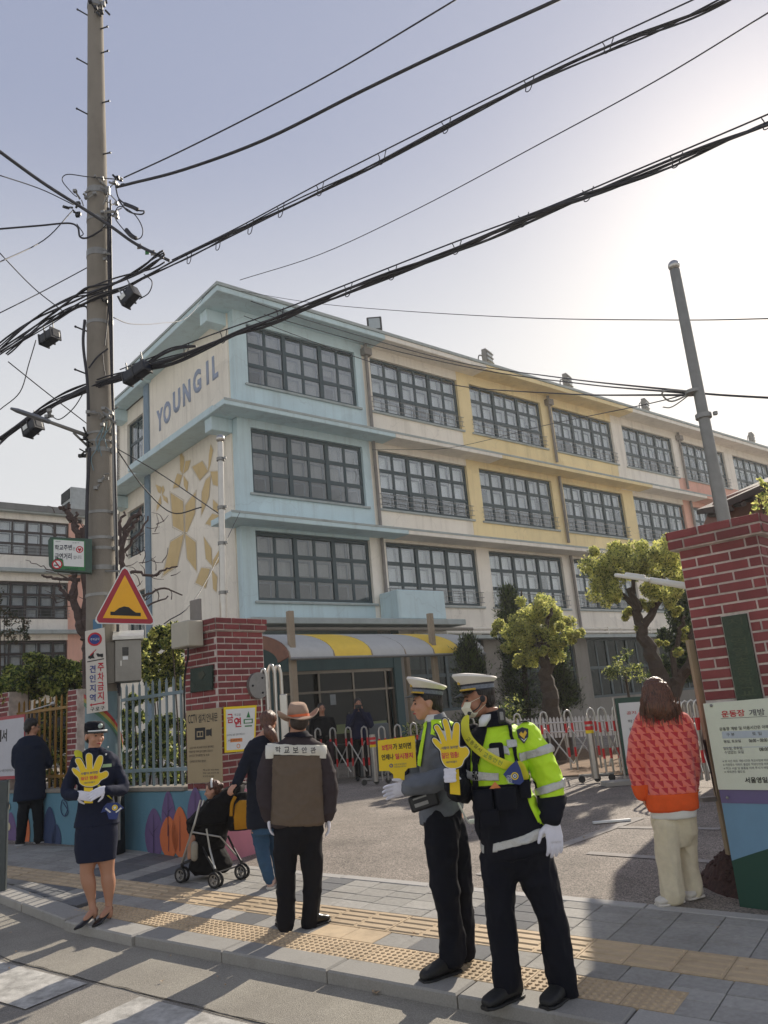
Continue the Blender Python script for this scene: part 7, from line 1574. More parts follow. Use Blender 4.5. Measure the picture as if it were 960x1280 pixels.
b = BM(); loft(b, f.rings([(121, 1020, 24, .12), (120.5, 1040, 26.5, .13), (120, 1060, 26, .125), (120.5, 1076, 24, .115)]), 28, power=2.3); f.add('skirt', b, cloth('uniform_navy', (.105, .13, .21)), .009, 4, fold=.003, seed=12)
b = BM()
for q in ([(112, 937, -.07), (107, 943, -.1), (104, 951, -.11), (110, 948, -.115), (117, 955, -.125)], [(124, 937, -.07), (130, 943, -.1), (132, 952, -.11), (126, 949, -.115), (119, 957, -.125)]):
    b.faces.new([b.verts.new(p) for p in f.L(q)])
o = obj('lapel', b, cloth('uniform_navy2', (.07, .085, .14)), f.t); o.modifiers.new('s', 'SOLIDIFY').thickness = .006
S = Sheet(f.p(133, 957, -.128), f.R, f.t); S.poly([(127, 955.5), (139.5, 954.5), (139.5, 958.5), (127, 959.5)], M_('name_green', (.70, .82, .62)), .0, 'name_badge', thick=.005); b = BM(); ball(b, f.p(132.5, 943, -.11), .009, seg=8); ball(b, f.p(106, 937, -.05), .008, seg=8); ball(b, f.p(135, 934, -.02), .008, seg=8); obj('pin', b, k_wht, f.t)
sash(f, [((99, 937, .0), (.9, .3)), ((97, 944, -.10), (.9, .3)), ((101, 951, -.13), (.8, .5)), ((112, 968, -.15), (.8, .5)), ((126, 986, -.16), (.75, .6)), ((140, 1000, -.14), (.8, .5))], 13, m_sash)
S = Sheet(f.p(143, 1012, -.155), f.R, f.t); S.poly([(130, 1008), (134, 1004), (147, 1003), (155, 1010), (149, 1014), (146, 1024), (136, 1024), (133, 1014), (126, 1016)], m_sblu, .0, 'sash_end', thick=.01); S.disc(143.5, 1009.5, 3.6, k_yel, .003, 'emblem', r0=2.2); S.disc(143.5, 1009.5, 1.8, k_wht, .003, 'emblem'); S.poly([(131, 1011), (137, 1016), (139, 1015), (132.5, 1009.5)], k_wht, .003); S.poly([(151, 1009), (144, 1015), (145.5, 1016), (152.5, 1010.5)], k_wht, .003)
b = BM(); hand(b, f.p(94, 993, -.2), f.p(112, 996, -.26)-f.p(94, 993, -.2), -f.F*.2+ZU*.1+f.F*1.1, .98, .15, .1, 1); f.add('glove', b, c_white, .005, 2)
b = BM(); hand(b, f.p(131, 986, -.23), f.p(112, 996, -.29)-f.p(131, 986, -.23), f.F*1.0-ZU*.3, 1.0, .18, .25, -1); f.add('glove', b, c_white, .005, 2)
hand_sign(f, 'yellow hand shaped sign with red and blue letters held by the woman in navy skirt', Z2([(370, 780), (320, 750), (305, 700), (262, 655), (240, 612), (260, 600), (295, 622), (322, 640), (300, 580), (275, 530), (285, 505), (320, 505), (350, 550), (382, 612), (386, 560), (380, 500), (388, 462), (420, 455), (443, 480), (443, 550), (448, 612), (470, 550), (500, 490), (530, 475), (548, 495), (540, 560), (512, 632), (530, 650), (580, 630), (603, 655), (588, 690), (530, 720), (500, 760), (440, 785)], 60, 885, 8), -.245,
    [(105, 980), (116, 980), (116, 1004), (105, 1004)], [('사람이 보이면', 101, 964.5, 122, 968, k_blu), ('일단 멈춤!', 101, 970, 122.5, 974.5, k_mag), ('서울구로경찰서', 104.5, 977, 118.5, 979.2, k_gry)])
for ax_, tx in ((117.5, 100), (136.5, 123)):
    hl = f.p(ax_+1, 1146, .0); to = f.p(tx, 1157, -.12); b = BM(); g1 = gh(hl.x, hl.y)
    d = (to-hl); d.z = 0; d.normalize(); to = hl+d*.22; x = d.cross(ZU)
    def G_(p, hh): return V((p.x, p.y, gh(p.x, p.y)+hh))
    loft(b, [(G_(hl-d*.01, .085), x*.026, ZU*.028), (G_(hl+d*.05, .062), x*.030, ZU*.024), (G_(hl+d*.11, .034), x*.036, ZU*.018), (G_(hl+d*.17, .018), x*.036, ZU*.015), (G_(hl+d*.225, .012), x*.012, ZU*.010)], 14); tube(b, [G_(hl, .07), G_(hl-d*.005, .0)], [.012, .005], 8)
    obj('high_heel', b, m_shoe, f.t, autosmooth=True)
    b = BM(); tube(b, [f.p(ax_, 1138), G_(hl+d*.03, .085), G_(hl+d*.10, .052)], [.033, .034, .026], 12, round_=True); obj('instep', b, m_stock, f.t, smooth=True)
# ---------------------------------------------------------------- guard with felt hat
f = Fig(376, 1160, 'school guard seen from behind in brown jacket with white lettered band and wide felt hat'); HT = f
b = BM(); hc = f.p(373, 902, .0); HM = headM(hc, f.F-f.R*.25-ZU*.02); head_shape(b, HM, .98); loft(b, f.rings([(373, 905, 10, .055), (372, 918, 11, .06), (371, 930, 26, .09)]), 12); loft(b, f.rings([(371, 930, 28, .1), (372, 980, 28, .1), (373, 1040, 27, .11)]), 12)
for L in ([(360, 1050), (358, 1100), (357, 1150)], [(386, 1050), (388, 1100), (389, 1150)]): arm(b, f.L(L), (.07, .04), 8)
f.add('body', b, m_skin2, .0075, 3)
b = BM(); ball(b, HM @ V((0, -.03, .0)), .080, .086, .075, HM, 14); f.add('hair', b, mat('hair_grey', (.22, .18, .16), .6, var=.3, scale=50, bump=.4, bscale=160), .008, 3, fold=.002)
T = lambda x, y, z: HM @ V((x, y, z)); m3 = HM.to_3x3(); X, Y, Z = m3 @ V((1, 0, 0)), m3 @ V((0, 1, 0)), m3 @ V((0, 0, 1))
b = BM(); loft(b, [(T(0, -.005, .035), X*.090, Y*.108), (T(0, -.005, .08), X*.086, Y*.104), (T(0, -.005, .13), X*.072, Y*.090+Z*.012), (T(0, -.005, .148), X*.058, Y*.078+Z*.016), (T(0, -.005, .140), X*.02, Y*.05+Z*.010)], 30); hc_ = obj('hat_crown', b, c_hat, f.t, smooth=True)
b = BM(); pv = None; N_ = 40
ringi, ringo = [], []
for i in range(N_):
    a = 2*math.pi*i/N_; sx, cy = math.cos(a), math.sin(a); curl = abs(sx)**2.2
    ringi.append([T(sx*.088, -.005+cy*.106, .036), T(sx*.125, -.005+cy*.135, .028+.012*curl), T(sx*(.152), -.005+cy*.162, .022+.045*curl-.006*abs(cy)), T(sx*(.165), -.005+cy*.18, .022+.078*curl-.012*abs(cy))])
vs = [[b.verts.new(p) for p in r_] for r_ in ringi]
for i in range(N_):
    for k in range(3): b.faces.new((vs[i][k], vs[i][k+1], vs[(i+1) % N_][k+1], vs[(i+1) % N_][k]))
bmesh.ops.recalc_face_normals(b, faces=b.faces); o = obj('hat_brim', b, c_hat, f.t, smooth=True); o.modifiers.new('s', 'SOLIDIFY').thickness = .006
b = BM(); loft(b, [(T(0, -.005, .034), X*.0925, Y*.1105), (T(0, -.005, .056), X*.0912, Y*.109)], 30); obj('hat_band', b, M_('band_orange', (.86, .42, .24), .7), hc_, autosmooth=True)
b = BM()
loft(b, f.rings([(371, 917, 11, .07), (371, 922, 18, .085), (371, 930, 31, .11), (371, 940, 34, .125), (371, 965, 33.5, .135), (372, 1000, 34, .14), (372.5, 1020, 35, .145), (373, 1030, 34.5, .145)]), 28, power=2.4)
al = f.L([(343, 940), (335, 962), (331, 985, -.02), (333, 1003, -.03), (336, 1020, -.03)]); ar_ = f.L([(398, 940), (407, 962), (412, 985, -.02), (412, 1003, -.03), (410, 1020, -.03)])
arm(b, al, (.078, .075, .070, .062, .050)); arm(b, ar_, (.078, .075, .070, .062, .050))
jk = f.add('jacket', b, c_dbr, .009, 3, fold=.007, seed=14, ridge=.009, ffreq=(7, 7, 9)); JM = jk.data
back = lambda c, n: n.dot(f.F) < .3
inb = [rightof(343, 920, 339, 1035), leftof(399, 920, 406, 1035)]
addshell('back_panel', JM, f.g, [below(330, 944, 410, 944), above(330, 1028, 410, 1033), rightof(342, 940, 338, 1035), leftof(400, 940, 404, 1035)], c_brn, f.t, .005, keep=back)
addshell('white_band', JM, f.g, [below(330, 930.5, 412, 932), above(330, 942.5, 412, 944), rightof(336, 920, 334, 960), leftof(404, 920, 406, 960)], M_('band_white', (.84, .83, .78), .7), f.t, .009, keep=back)
addshell('collar', JM, f.g, [above(340, 922, 410, 922)], cloth('collar_navy', (.10, .10, .15)), f.t, .009)
for q_ in ([below(325, 933, 420, 933), above(325, 949, 346, 947), rightof(334, 920, 333, 960), leftof(342.5, 920, 342.5, 960)], [below(325, 933, 420, 933), above(396, 947, 420, 949), rightof(398.5, 920, 398.5, 960), leftof(406, 920, 407, 960)]): addshell('white_band', JM, f.g, q_, M_('band_white', (.84, .83, .78)), f.t, .011, keep=back)
for i, ch in enumerate('학교보안관'): plane_text(ch, f.p(347.5+i*11, 937+i*.2, -.162 if i in (0, 4) else -.175), f.R, ZU, 7*f.k, 7.5*f.k, k_blk, f.t, 'lettering', bold=.02, raised=.001)
b = BM(); loft(b, f.rings([(373, 1020, 31, .125), (373, 1040, 32, .13), (373.5, 1052, 29, .11), (373.5, 1066, 19, .07)]), 24, power=2.3)
arm(b, f.L([(359, 1048), (357, 1075), (357, 1105), (357, 1130), (357, 1156)]), (.098, .088, .075, .070, .068)); arm(b, f.L([(388, 1048), (389, 1075), (390, 1105), (389, 1130), (388, 1156)]), (.098, .088, .075, .070, .068))
f.add('trousers', b, c_trs, .010, 4, fold=.010, seed=15, ridge=.009, ffreq=(9, 9, 6))
shoe(f, f.p(356, 1160, -.03), f.p(351, 1158, .20), m_shoe, .050, .085); shoe(f, f.p(388, 1160, -.02), f.p(411, 1152, .10), m_shoe, .050, .085)
b = BM(); hand(b, al[-1], V((.02, .02, -1)), f.R, 1.0, .35, .1, 1); f.add('glove', b, c_white, .005, 2); b = BM(); hand(b, ar_[-1], V((.02, .02, -1)), -f.R, 1.0, .35, .1, -1); f.add('glove', b, c_white, .005, 2)
# ---------------------------------------------------------------- woman in red cardigan
f = Fig(848, 1128, 'woman with long brown hair in red and orange patterned cardigan and beige trousers'); RW_ = f
b = BM(); hc = f.p(819, 867, .0); HM = headM(hc, f.F*.9-f.R*.5-ZU*.12); head_shape(b, HM, .92, .9); loft(b, f.rings([(826, 880, 6, .045), (830, 890, 20, .07)]), 12); loft(b, f.rings([(830, 890, 22, .09), (838, 950, 24, .1), (842, 1010, 25, .11)]), 12)
for L in ([(832, 1020), (838, 1070), (842, 1115)], [(856, 1020, .1), (861, 1070, .13), (866, 1112, .13)]): arm(b, f.L(L), (.06, .035), 8)
f.add('body', b, m_skin, .0075, 3)
b = BM(); T = lambda x, y, z: HM @ V((x, y, z)); ball(b, T(0, -.012, .035), .088, .102, .095, HM, 16); ball(b, T(0, -.04, -.05), .085, .075, .09, HM, 14)
for i in range(30):
    a = R(-105+210*(i/29)); sx, cy = math.sin(a), -math.cos(a); p0_ = T(sx*.078, cy*.09-.01, .05); p1 = T(sx*.096, cy*.108-.012, -.03)
    e = f.p(801+54*(i/29)+random.uniform(-2, 2), 897+3*(i/29)-10*abs(i/29-.6)+random.uniform(-6, 6), -.11 if 3 < i < 27 else -.04); tube(b, spline([p0_, p1, p1.lerp(e, .55)-f.F*.035, e], 4), [.024]*9+[.019, .016, .012, .005], 6, round_=True)
f.add('hair', b, m_hairb, .007, 1, fold=.003, ffreq=(60, 60, 5), ridge=.004)
b = BM(); rq = random.Random(4)
for i in range(90):
    x0 = rq.uniform(799, 850); q0 = f.p(x0, rq.uniform(870, 885), -.115-.02*rq.random()); q1 = f.p(x0+rq.uniform(-2, 6), rq.uniform(896, 911), -.125-.015*rq.random()); tube(b, [q0, q0.lerp(q1, .5)+V((rq.gauss(0, .004), rq.gauss(0, .004), 0)), q1], [.003, .0025, .001], 4)
for i in range(40):
    a = rq.uniform(-.2, 3.3); q0 = hc+(f.R*math.cos(a)+ZU*math.sin(a))*.098-f.F*rq.uniform(-.03, .06); q1 = q0+f.R*rq.uniform(.0, .03)*(1 if math.cos(a) > 0 else -1)-ZU*rq.uniform(.05, .12); tube(b, spline([q0, q0.lerp(q1, .5)+f.R*.012*(1 if math.cos(a) > 0 else -1), q1], 3), .0012, 3)
obj('loose_strands', b, m_hairb, f.t)
b = BM()
loft(b, f.rings([(829, 886, 12, .06), (829, 890, 22, .085), (830, 898, 28, .10), (833, 920, 29, .115), (836, 950, 29.5, .125), (839, 985, 30.5, .135), (841, 1005, 31, .138), (841.5, 1011, 30.5, .135)]), 28, power=2.4)
al = f.L([(806, 900, .0), (799, 925, .0), (796, 955, .02), (799, 975, .02), (803, 992, .0)]); arm(b, al, (.075, .078, .075, .064, .050)); arm(b, f.L([(852, 902, .0), (862, 930, .03), (865, 960, .08), (864, 985, .10)]), (.075, .07, .065, .05))
def cardmat():
    m = bpy.data.materials.new('cardigan_pattern'); m.use_nodes = True; n = m.node_tree.nodes; L = m.node_tree.links; b_ = n['Principled BSDF']; b_.inputs['Roughness'].default_value = .95; b_.inputs['Sheen Weight'].default_value = .3
    tc = n.new('ShaderNodeTexCoord'); mp = n.new('ShaderNodeMapping'); mp.inputs['Rotation'].default_value = (0, 0, math.atan2(f.R.y, f.R.x)*-1); L.new(tc.outputs['Object'], mp.inputs['Vector']); s = n.new('ShaderNodeSeparateXYZ'); L.new(mp.outputs[0], s.inputs[0])
    def mth(op, a, b2=None):
        q = n.new('ShaderNodeMath'); q.operation = op
        for i, v_ in enumerate((a, b2)):
            if v_ is None: continue
            if isinstance(v_, (int, float)): q.inputs[i].default_value = v_
            else: L.new(v_, q.inputs[i])
        return q.outputs[0]
    # houndstooth of leaning triangles: rows 44 mm high, teeth 62 mm wide
    n0_ = n.new('ShaderNodeTexNoise'); n0_.inputs['Scale'].default_value = 8; L.new(tc.outputs['Object'], n0_.inputs['Vector']); v_ = mth('ADD', mth('MULTIPLY', s.outputs[2], 1/.050), mth('MULTIPLY', n0_.outputs['Fac'], .7)); fv = mth('FRACT', v_); row = mth('FLOOR', v_); nw = n.new('ShaderNodeTexNoise'); nw.inputs['Scale'].default_value = 14; L.new(tc.outputs['Object'], nw.inputs['Vector']); x_ = mth('ADD', mth('ADD', mth('MULTIPLY', s.outputs[0], 1/.068), mth('MULTIPLY', nw.outputs['Fac'], .55)), mth('MULTIPLY', row, .37)); fu = mth('FRACT', x_)
    tri_ = mth('GREATER_THAN', mth('ADD', fu, mth('MULTIPLY', fv, .75)), 1.0); t2 = mth('LESS_THAN', mth('ADD', mth('MULTIPLY', fu, .9), fv), .45)
    mx = n.new('ShaderNodeMix'); mx.data_type = 'RGBA'; mx.inputs['A'].default_value = (*lin((.90, .47, .42)), 1); mx.inputs['B'].default_value = (*lin((.76, .20, .24)), 1); L.new(tri_, mx.inputs['Factor'])
    m2 = n.new('ShaderNodeMix'); m2.data_type = 'RGBA'; m2.inputs['B'].default_value = (*lin((.90, .44, .30)), 1); L.new(mx.outputs['Result'], m2.inputs['A']); L.new(mth('MULTIPLY', t2, .7), m2.inputs['Factor'])
    # orange ribbed hem by height
    L.new(m2.outputs['Result'], b_.inputs['Base Color']); nz = n.new('ShaderNodeTexNoise'); nz.inputs['Scale'].default_value = 160; L.new(tc.outputs['Object'], nz.inputs['Vector']); bp = n.new('ShaderNodeBump'); bp.inputs['Strength'].default_value = .6; bp.inputs['Distance'].default_value = .01; L.new(nz.outputs['Fac'], bp.inputs['Height']); L.new(bp.outputs[0], b_.inputs['Normal']); return m
cd = f.add('cardigan', b, cardmat(), .010, 4, fold=.008, seed=17, ridge=.004, ffreq=(5, 5, 6))
c_rib = cloth('orange_rib', (.88, .36, .17)); addshell('orange_hem', cd.data, f.g, [below(800, 993, 880, 988), rightof(809, 960, 812, 1020)], c_rib, f.t, .004); addshell('orange_cuff', cd.data, f.g, [below(790, 982, 812, 980), leftof(810, 960, 811, 1010)], c_rib, f.t, .004)
b = BM(); loft(b, f.rings([(842, 995, 28, .125), (842, 1015, 28.5, .13), (842, 1022, 28, .128)]), 26, power=2.4); f.add('shirt', b, M_('shirt_white', (.84, .84, .82)), .010, 3, fold=.006, seed=3)
b = BM(); loft(b, f.rings([(842, 1003, 27, .12, .05), (843, 1025, 27.5, .125, .05), (844, 1042, 26, .11, .05), (845, 1058, 18, .07, .05)]), 24)
arm(b, f.L([(833, 1030, -.03), (834, 1060, -.03), (837, 1085, -.03), (839, 1105, -.03), (840, 1117, -.03)]), (.096, .088, .084, .084, .090)); arm(b, f.L([(857, 1030, .10), (859, 1060, .13), (862, 1085, .13), (865, 1100, .13), (866, 1112, .13)]), (.084, .070, .064, .064, .070))
f.add('trousers', b, c_beige, .010, 4, fold=.008, seed=18, ridge=.010, ffreq=(9, 9, 4))
for h_, t_ in (((852, 1121, .02), (820, 1127, -.10)), ((876, 1114, .16), (856, 1119, .06))): shoe(f, f.p(*h_), f.p(*t_), m_sneak, .055, .085, sole=m_sneak)
b = BM(); hand(b, al[-1], V((.15, .1, -1)), f.R, .9, .5, .1, 1); f.add('hand', b, m_skin, .005, 2)
# ---------------------------------------------------------------- mother behind the stroller
f = Fig(343, 1110, 'woman in dark navy coat and jeans with brown ponytail pushing a stroller'); MO = f
b = BM(); hc = f.p(336, 903, .0); HM = headM(hc, f.F*.9+f.R*.3-ZU*.05); head_shape(b, HM, .92, .9); loft(b, f.rings([(334, 912, 6, .045), (332, 922, 16, .07)]), 12); loft(b, f.rings([(330, 925, 17, .09), (330, 985, 17, .1), (331, 1040, 18, .11)]), 12)
arm(b, f.L([(326, 1040), (331, 1075), (337, 1102)]), (.07, .035), 8); arm(b, f.L([(342, 1040, .1), (347, 1075, .12), (351, 1102, .12)]), (.06, .035), 8); f.add('body', b, m_skin, .0075, 3)
b = BM(); T = lambda x, y, z: HM @ V((x, y, z)); ball(b, T(0, -.020, .036), .083, .096, .082, HM, 16); ball(b, T(0, -.07, -.01), .06, .045, .06, HM, 12); tube(b, spline(f.L([(333, 908, -.10), (336, 914, -.14), (341, 921, -.15), (345, 929, -.14), (346, 934, -.13)]), 4), [.03, .034, .04, .045, .05, .052, .052, .05, .045, .04, .034, .03, .026, .02, .014, .008, .005], 12, round_=True); f.add('hair', b, m_hairb, .008, 2, fold=.003, ffreq=(45, 45, 5), ridge=.003)
b = BM(); loft(b, f.rings([(333, 918, 8, .06), (331, 922, 15, .08), (329, 930, 21, .10), (328, 955, 20, .12), (329, 990, 21, .13), (331, 1020, 23, .14), (332, 1034, 23, .14)]), 26, power=2.3)
al = f.L([(316, 933, -.02), (308, 950, -.06), (301, 967, -.1), (295, 979, -.16)]); arm(b, al, (.062, .058, .052, .045)); arm(b, f.L([(345, 935, .02), (350, 960, .05), (345, 985, .08)]), (.062, .05)); f.add('coat', b, cloth('coat_navy', (.10, .12, .17)), .010, 4, fold=.008, seed=21, ridge=.006)
b = BM(); loft(b, f.rings([(331, 1022, 18, .12), (332, 1042, 18, .12)]), 18); arm(b, f.L([(324, 1030, 0), (327, 1055, 0), (331, 1078, 0), (337, 1100, 0)]), (.085, .072, .060, .050)); arm(b, f.L([(340, 1030, .1), (346, 1060, .12), (350, 1085, .12), (352, 1100, .12)]), (.085, .07, .06, .05)); f.add('jeans', b, c_jean, .009, 3, fold=.006, seed=22, ridge=.005)
b = BM(); hand(b, al[-1], f.p(289, 986, -.2)-al[-1], -ZU, .9, .7, .1, 1); f.add('hand', b, m_skin, .005, 2)
shoe(f, f.p(338, 1112, -.03), f.p(342, 1106, .2), mat('shoe_pink', (.74, .62, .57), .6), .045, .085, sole=m_sneak); shoe(f, f.p(352, 1110, .08), f.p(355, 1104, .3), mat('shoe_pink', (.74, .62, .57)), .045, .085, sole=m_sneak)
# ---------------------------------------------------------------- man in dark suit
f = Fig(40, 1055, 'man in dark navy suit and glasses standing by the wall with arms folded'); MS = f
b = BM(); hc = f.p(40, 909, .0); HM = headM(hc, f.R*.9+f.F*.35-ZU*.08); head_shape(b, HM, .98); loft(b, f.rings([(38, 918, 5, .05), (38, 926, 12, .08)]), 12); loft(b, f.rings([(38, 928, 15, .1), (38, 980, 15, .1)]), 12); arm(b, f.L([(30, 990), (28, 1020), (26, 1048)]), (.07, .04), 8); arm(b, f.L([(47, 990), (49, 1020), (48, 1045)]), (.07, .04), 8); body = f.add('body', b, m_skin, .009, 3); face_parts(f, body, HM, .98)
b = BM(); hairshape(b, HM, 1.02); ball(b, HM @ V((0, .02, .075)), .07, .06, .045, HM, 12); f.add('hair', b, m_hair, .008, 3, fold=.005, ffreq=(20, 20, 20)); b = BM()
for x in (-1, 1): tube(b, [HM @ V((x*.031+math.cos(a)*.02, .098, .002+math.sin(a)*.015)) for a in [i*.7 for i in range(10)]], .0025, 5); tube(b, [HM @ V((x*.052, .096, .004)), HM @ V((x*.078, .0, .006))], .0025, 5)
obj('glasses', b, m_galv, f.t)
b = BM(); loft(b, f.rings([(38, 919, 6, .06), (38, 923, 14, .09), (38, 932, 19.5, .12), (38, 955, 18.5, .13), (38, 975, 18, .13), (37.5, 995, 19.5, .14), (37, 1000, 19.5, .14)]), 24, power=2.3); arm(b, f.L([(53, 934, 0), (59, 948, .02), (61, 956, .04), (52, 954, .16)]), (.075, .065, .055, .05)); arm(b, f.L([(22, 936, 0), (20, 955, .05), (30, 960, .18)]), (.075, .06, .05)); f.add('suit_jacket', b, cloth('suit_navy', (.11, .145, .22)), .012, 4, fold=.005, seed=31)
b = BM(); loft(b, f.rings([(38, 990, 17, .11), (38, 1002, 16, .11)]), 20); arm(b, f.L([(31, 1000), (28, 1025), (26, 1050)]), (.085, .06)); arm(b, f.L([(46, 1000), (48, 1025), (48, 1050)]), (.085, .06)); f.add('trousers', b, cloth('suit_trousers', (.10, .115, .135)), .011, 4, fold=.005, seed=32)
shoe(f, f.p(20, 1056, .04), f.p(31, 1057, -.02), m_shoe, .045, .07, sole=M_('sole_white', (.7, .7, .7))); shoe(f, f.p(42, 1054, .02), f.p(56, 1053, .0), m_shoe, .045, .07, sole=M_('sole_white', (.7, .7, .7)))
# ---------------------------------------------------------------- two people under the canopy, folding stools, low desk
def far_person(x, yh, yf, label, seated, cc, extra=None):
    Y = 17.6; hc = at(x, yh, Y); g = V((hc.x, hc.y, gh(hc.x, hc.y))); t = thing('person', label, 'person', g); R_ = V((g.y, -g.x, 0)).normalized(); F_ = V((g.x, g.y, 0)).normalized(); H = hc.z-g.z
    class Q: pass
    q = Fig.__new__(Fig); q.g, q.R, q.F, q.t, q.k = g, R_, F_, t, 0
    hm = headM(hc, -F_+R_*.2); b = BM(); head_shape(b, hm, .95); tube(b, [hc-ZU*.05, hc-ZU*.2], [.05, .06], 8); loft(b, [(hc-ZU*.22, R_*.17, F_*.08), (hc-ZU*.65, R_*.13, F_*.09)], 12)
    body = q.add('body', b, m_skin2, .014, 2); face_parts(q, body, hm, .95); b = BM(); hairshape(b, hm, 1.0); q.add('hair', b, m_hair, .012, 2)
    b = BM(); loft(b, [(hc-ZU*.15, R_*.07, F_*.06), (hc-ZU*.2, R_*.18, F_*.10), (hc-ZU*.4, R_*.2, F_*.13), (hc-ZU*.72, R_*.2, F_*.14)], 20)
    if seated:
        arm(b, [hc-ZU*.24+R_*.2, hc-ZU*.48+R_*.24-F_*.05, hc-ZU*.58+R_*.08-F_*.3], (.06, .045)); arm(b, [hc-ZU*.24-R_*.2, hc-ZU*.48-R_*.24-F_*.05, hc-ZU*.58-R_*.05-F_*.3], (.06, .045)); q.add('padded_coat', b, cc, .014, 3, fold=.008)
        b = BM()
        for s in (-1, 1): arm(b, [hc-ZU*.75+R_*.09*s, hc-ZU*.74+R_*.14*s-F_*.42, hc-ZU*1.15+R_*.14*s-F_*.42], (.085, .05))
        q.add('trousers', b, cloth('trousers_plum', (.20, .15, .17)), .014, 3)
    else:
        hd = hc-F_*.2-ZU*.06; 
        for s in (-1, 1): arm(b, [hc-ZU*.25+R_*.2*s, hc-ZU*.48+R_*.24*s-F_*.1, hd+R_*.05*s-ZU*.06], (.065, .045))
        q.add('padded_coat', b, cc, .014, 3, fold=.008); b = BM()
        for s in (-1, 1): arm(b, [hc-ZU*.72+R_*.09*s, hc-ZU*1.1+R_*.1*s, V((hc.x, hc.y, g.z+.08))+R_*.11*s], (.09, .055))
        q.add('trousers', b, c_black, .014, 3); 
        for s in (-1, 1): b = BM(); ball(b, hd+R_*.05*s-ZU*.03, .045, .03, .05); obj('hand', b, m_skin2, t, smooth=True)
        b = BM(); cbox(b, hd-F_*.04, .13, .05, .08); tube(b, [hd-F_*.06, hd-F_*.13], .03, 10); bev(tag(obj('camera', b, m_dk), 'black camera held up by the person standing under the canopy', 'camera'), .006)
    for s in (-1, 1):
        c_ = g+R_*.12*s-(F_*.42 if seated else F_*.02); b = BM(); loft(b, [(c_+ZU*.05, R_*.045, ZU*.05), (c_-F_*.12+ZU*.045, R_*.05, ZU*.04), (c_-F_*.2+ZU*.03, R_*.03, ZU*.02)], 10); obj('shoe', b, m_boot, t, smooth=True)
    return t
far_person(402, 886, 985, 'person in dark padded coat sitting under the entrance canopy', True, c_black); far_person(447.5, 880, 985, 'person in navy and blue jacket standing under the canopy holding a camera', False, cloth('coat_blue', (.09, .11, .22)))
c_ = at(401, 940, 17.7); b = BM(); g_ = gh(c_.x, c_.y); cbox(b, V((c_.x, c_.y, g_+.46)), .42, .42, .04)
stl = thing('stool', 'dark stool under the seated person by the entrance', 'stool', V((c_.x, c_.y, g_))); obj('seat', b, m_dk, stl)
for sx in (-1, 1):
    for sy in (-1, 1): b = BM(); tube(b, [V((c_.x+.18*sx, c_.y+.18*sy, g_)), V((c_.x+.16*sx, c_.y+.16*sy, g_+.45))], .014, 6); obj('leg', b, m_galv, stl)
for x, lab in ((425, 'black folding table between the two people under the canopy'),):
    c_ = at(x, 930, 18.3); t = thing('folding_table', lab, 'table', V((c_.x, c_.y, gh(c_.x, c_.y)))); z_ = gh(c_.x, c_.y); b = BM(); cbox(b, V((c_.x, c_.y, z_+.72)), 1.1, .5, .03); obj('tabletop', b, m_dk, t)
    for sx in (-1, 1):
        for sy in (-1, 1): b = BM(); tube(b, [V((c_.x+.5*sx, c_.y+.2*sy, z_)), V((c_.x+.45*sx, c_.y+.2*sy, z_+.7))], .015, 6); obj('leg', b, m_galv, t)
c_ = at(476, 945, 18.6); b = BM(); z_ = gh(c_.x, c_.y); cbox(b, V((c_.x-.15, c_.y, z_+.55)), .75, .5, 1.1); tag(bev(obj('lectern_box', b, mat('box_pale', (.40, .42, .42), .7, stain=.3)), .03), 'grey cabinet standing right of the person with the camera', 'cabinet')
# ---------------------------------------------------------------- stroller with child
g0 = gp(270, 1100); st = thing('stroller', 'black folding stroller with yellow and black backpack hung behind', 'stroller', g0); SR = V((g0.y, -g0.x, 0)).normalized(); SF = V((g0.x, g0.y, 0)).normalized()
def sp(x, y, dd=0.0): return vt(x, y, g0, dd)
WH = [((228, 1095), -.0+.08), ((270, 1102), -.16), ((303, 1091), .12)]
m_alu = mat('alu_tube', (.70, .70, .68), .35, metal=.6, var=.05); m_sfab = cloth('stroller_fabric', (.065, .065, .075)); m_rim = mat('wheel_rim', (.55, .54, .52), .45, metal=.2)
wpts = []
for (x, y), dd in WH:
    c0_ = gp(x, y+8); c_ = V((c0_.x, c0_.y, gh(c0_.x, c0_.y)+.072)); wpts.append(c_)
    ax_ = (SR*.92+SF*.4).normalized(); ax_ = (SF*.75+SR*.66).normalized()
    for s in (-.028, .028):
        b = BM(); q = c_+ax_*s; X, Y = perp(ax_); L_ = [q+(X*math.cos(a)+Y*math.sin(a))*.062 for a in [2*math.pi*i/20 for i in range(21)]]; tube(b, L_, .012, 8, caps=False); w1 = obj('wheel', b, m_boot, st, smooth=True)
        b = BM(); L_ = [q+(X*math.cos(a)+Y*math.sin(a))*.048 for a in [2*math.pi*i/16 for i in range(17)]]; tube(b, L_, .006, 6, caps=False)
        for a in range(5): tube(b, [q, q+(X*math.cos(a*1.257)+Y*math.sin(a*1.257))*.048], .006, 5)
        tube(b, [q-ax_*.014, q+ax_*.014], .014, 8); obj('rim', b, m_rim, w1)
    b = BM(); tube(b, [c_-ax_*.04, c_+ax_*.04], .009, 6); tube(b, [c_, c_+ZU*.10], .016, 8); obj('fork', b, m_dk, st)
b = BM(); tube(b, [wpts[0]+ZU*.10, sp(241, 1038, .05), sp(251, 1000, 0)], .012, 8); tube(b, [wpts[0]+ZU*.10+SR*.02+SF*.35, sp(245, 1036, .35), sp(255, 1000, .35)], .012, 8); obj('front_tube', b, m_alu, st)
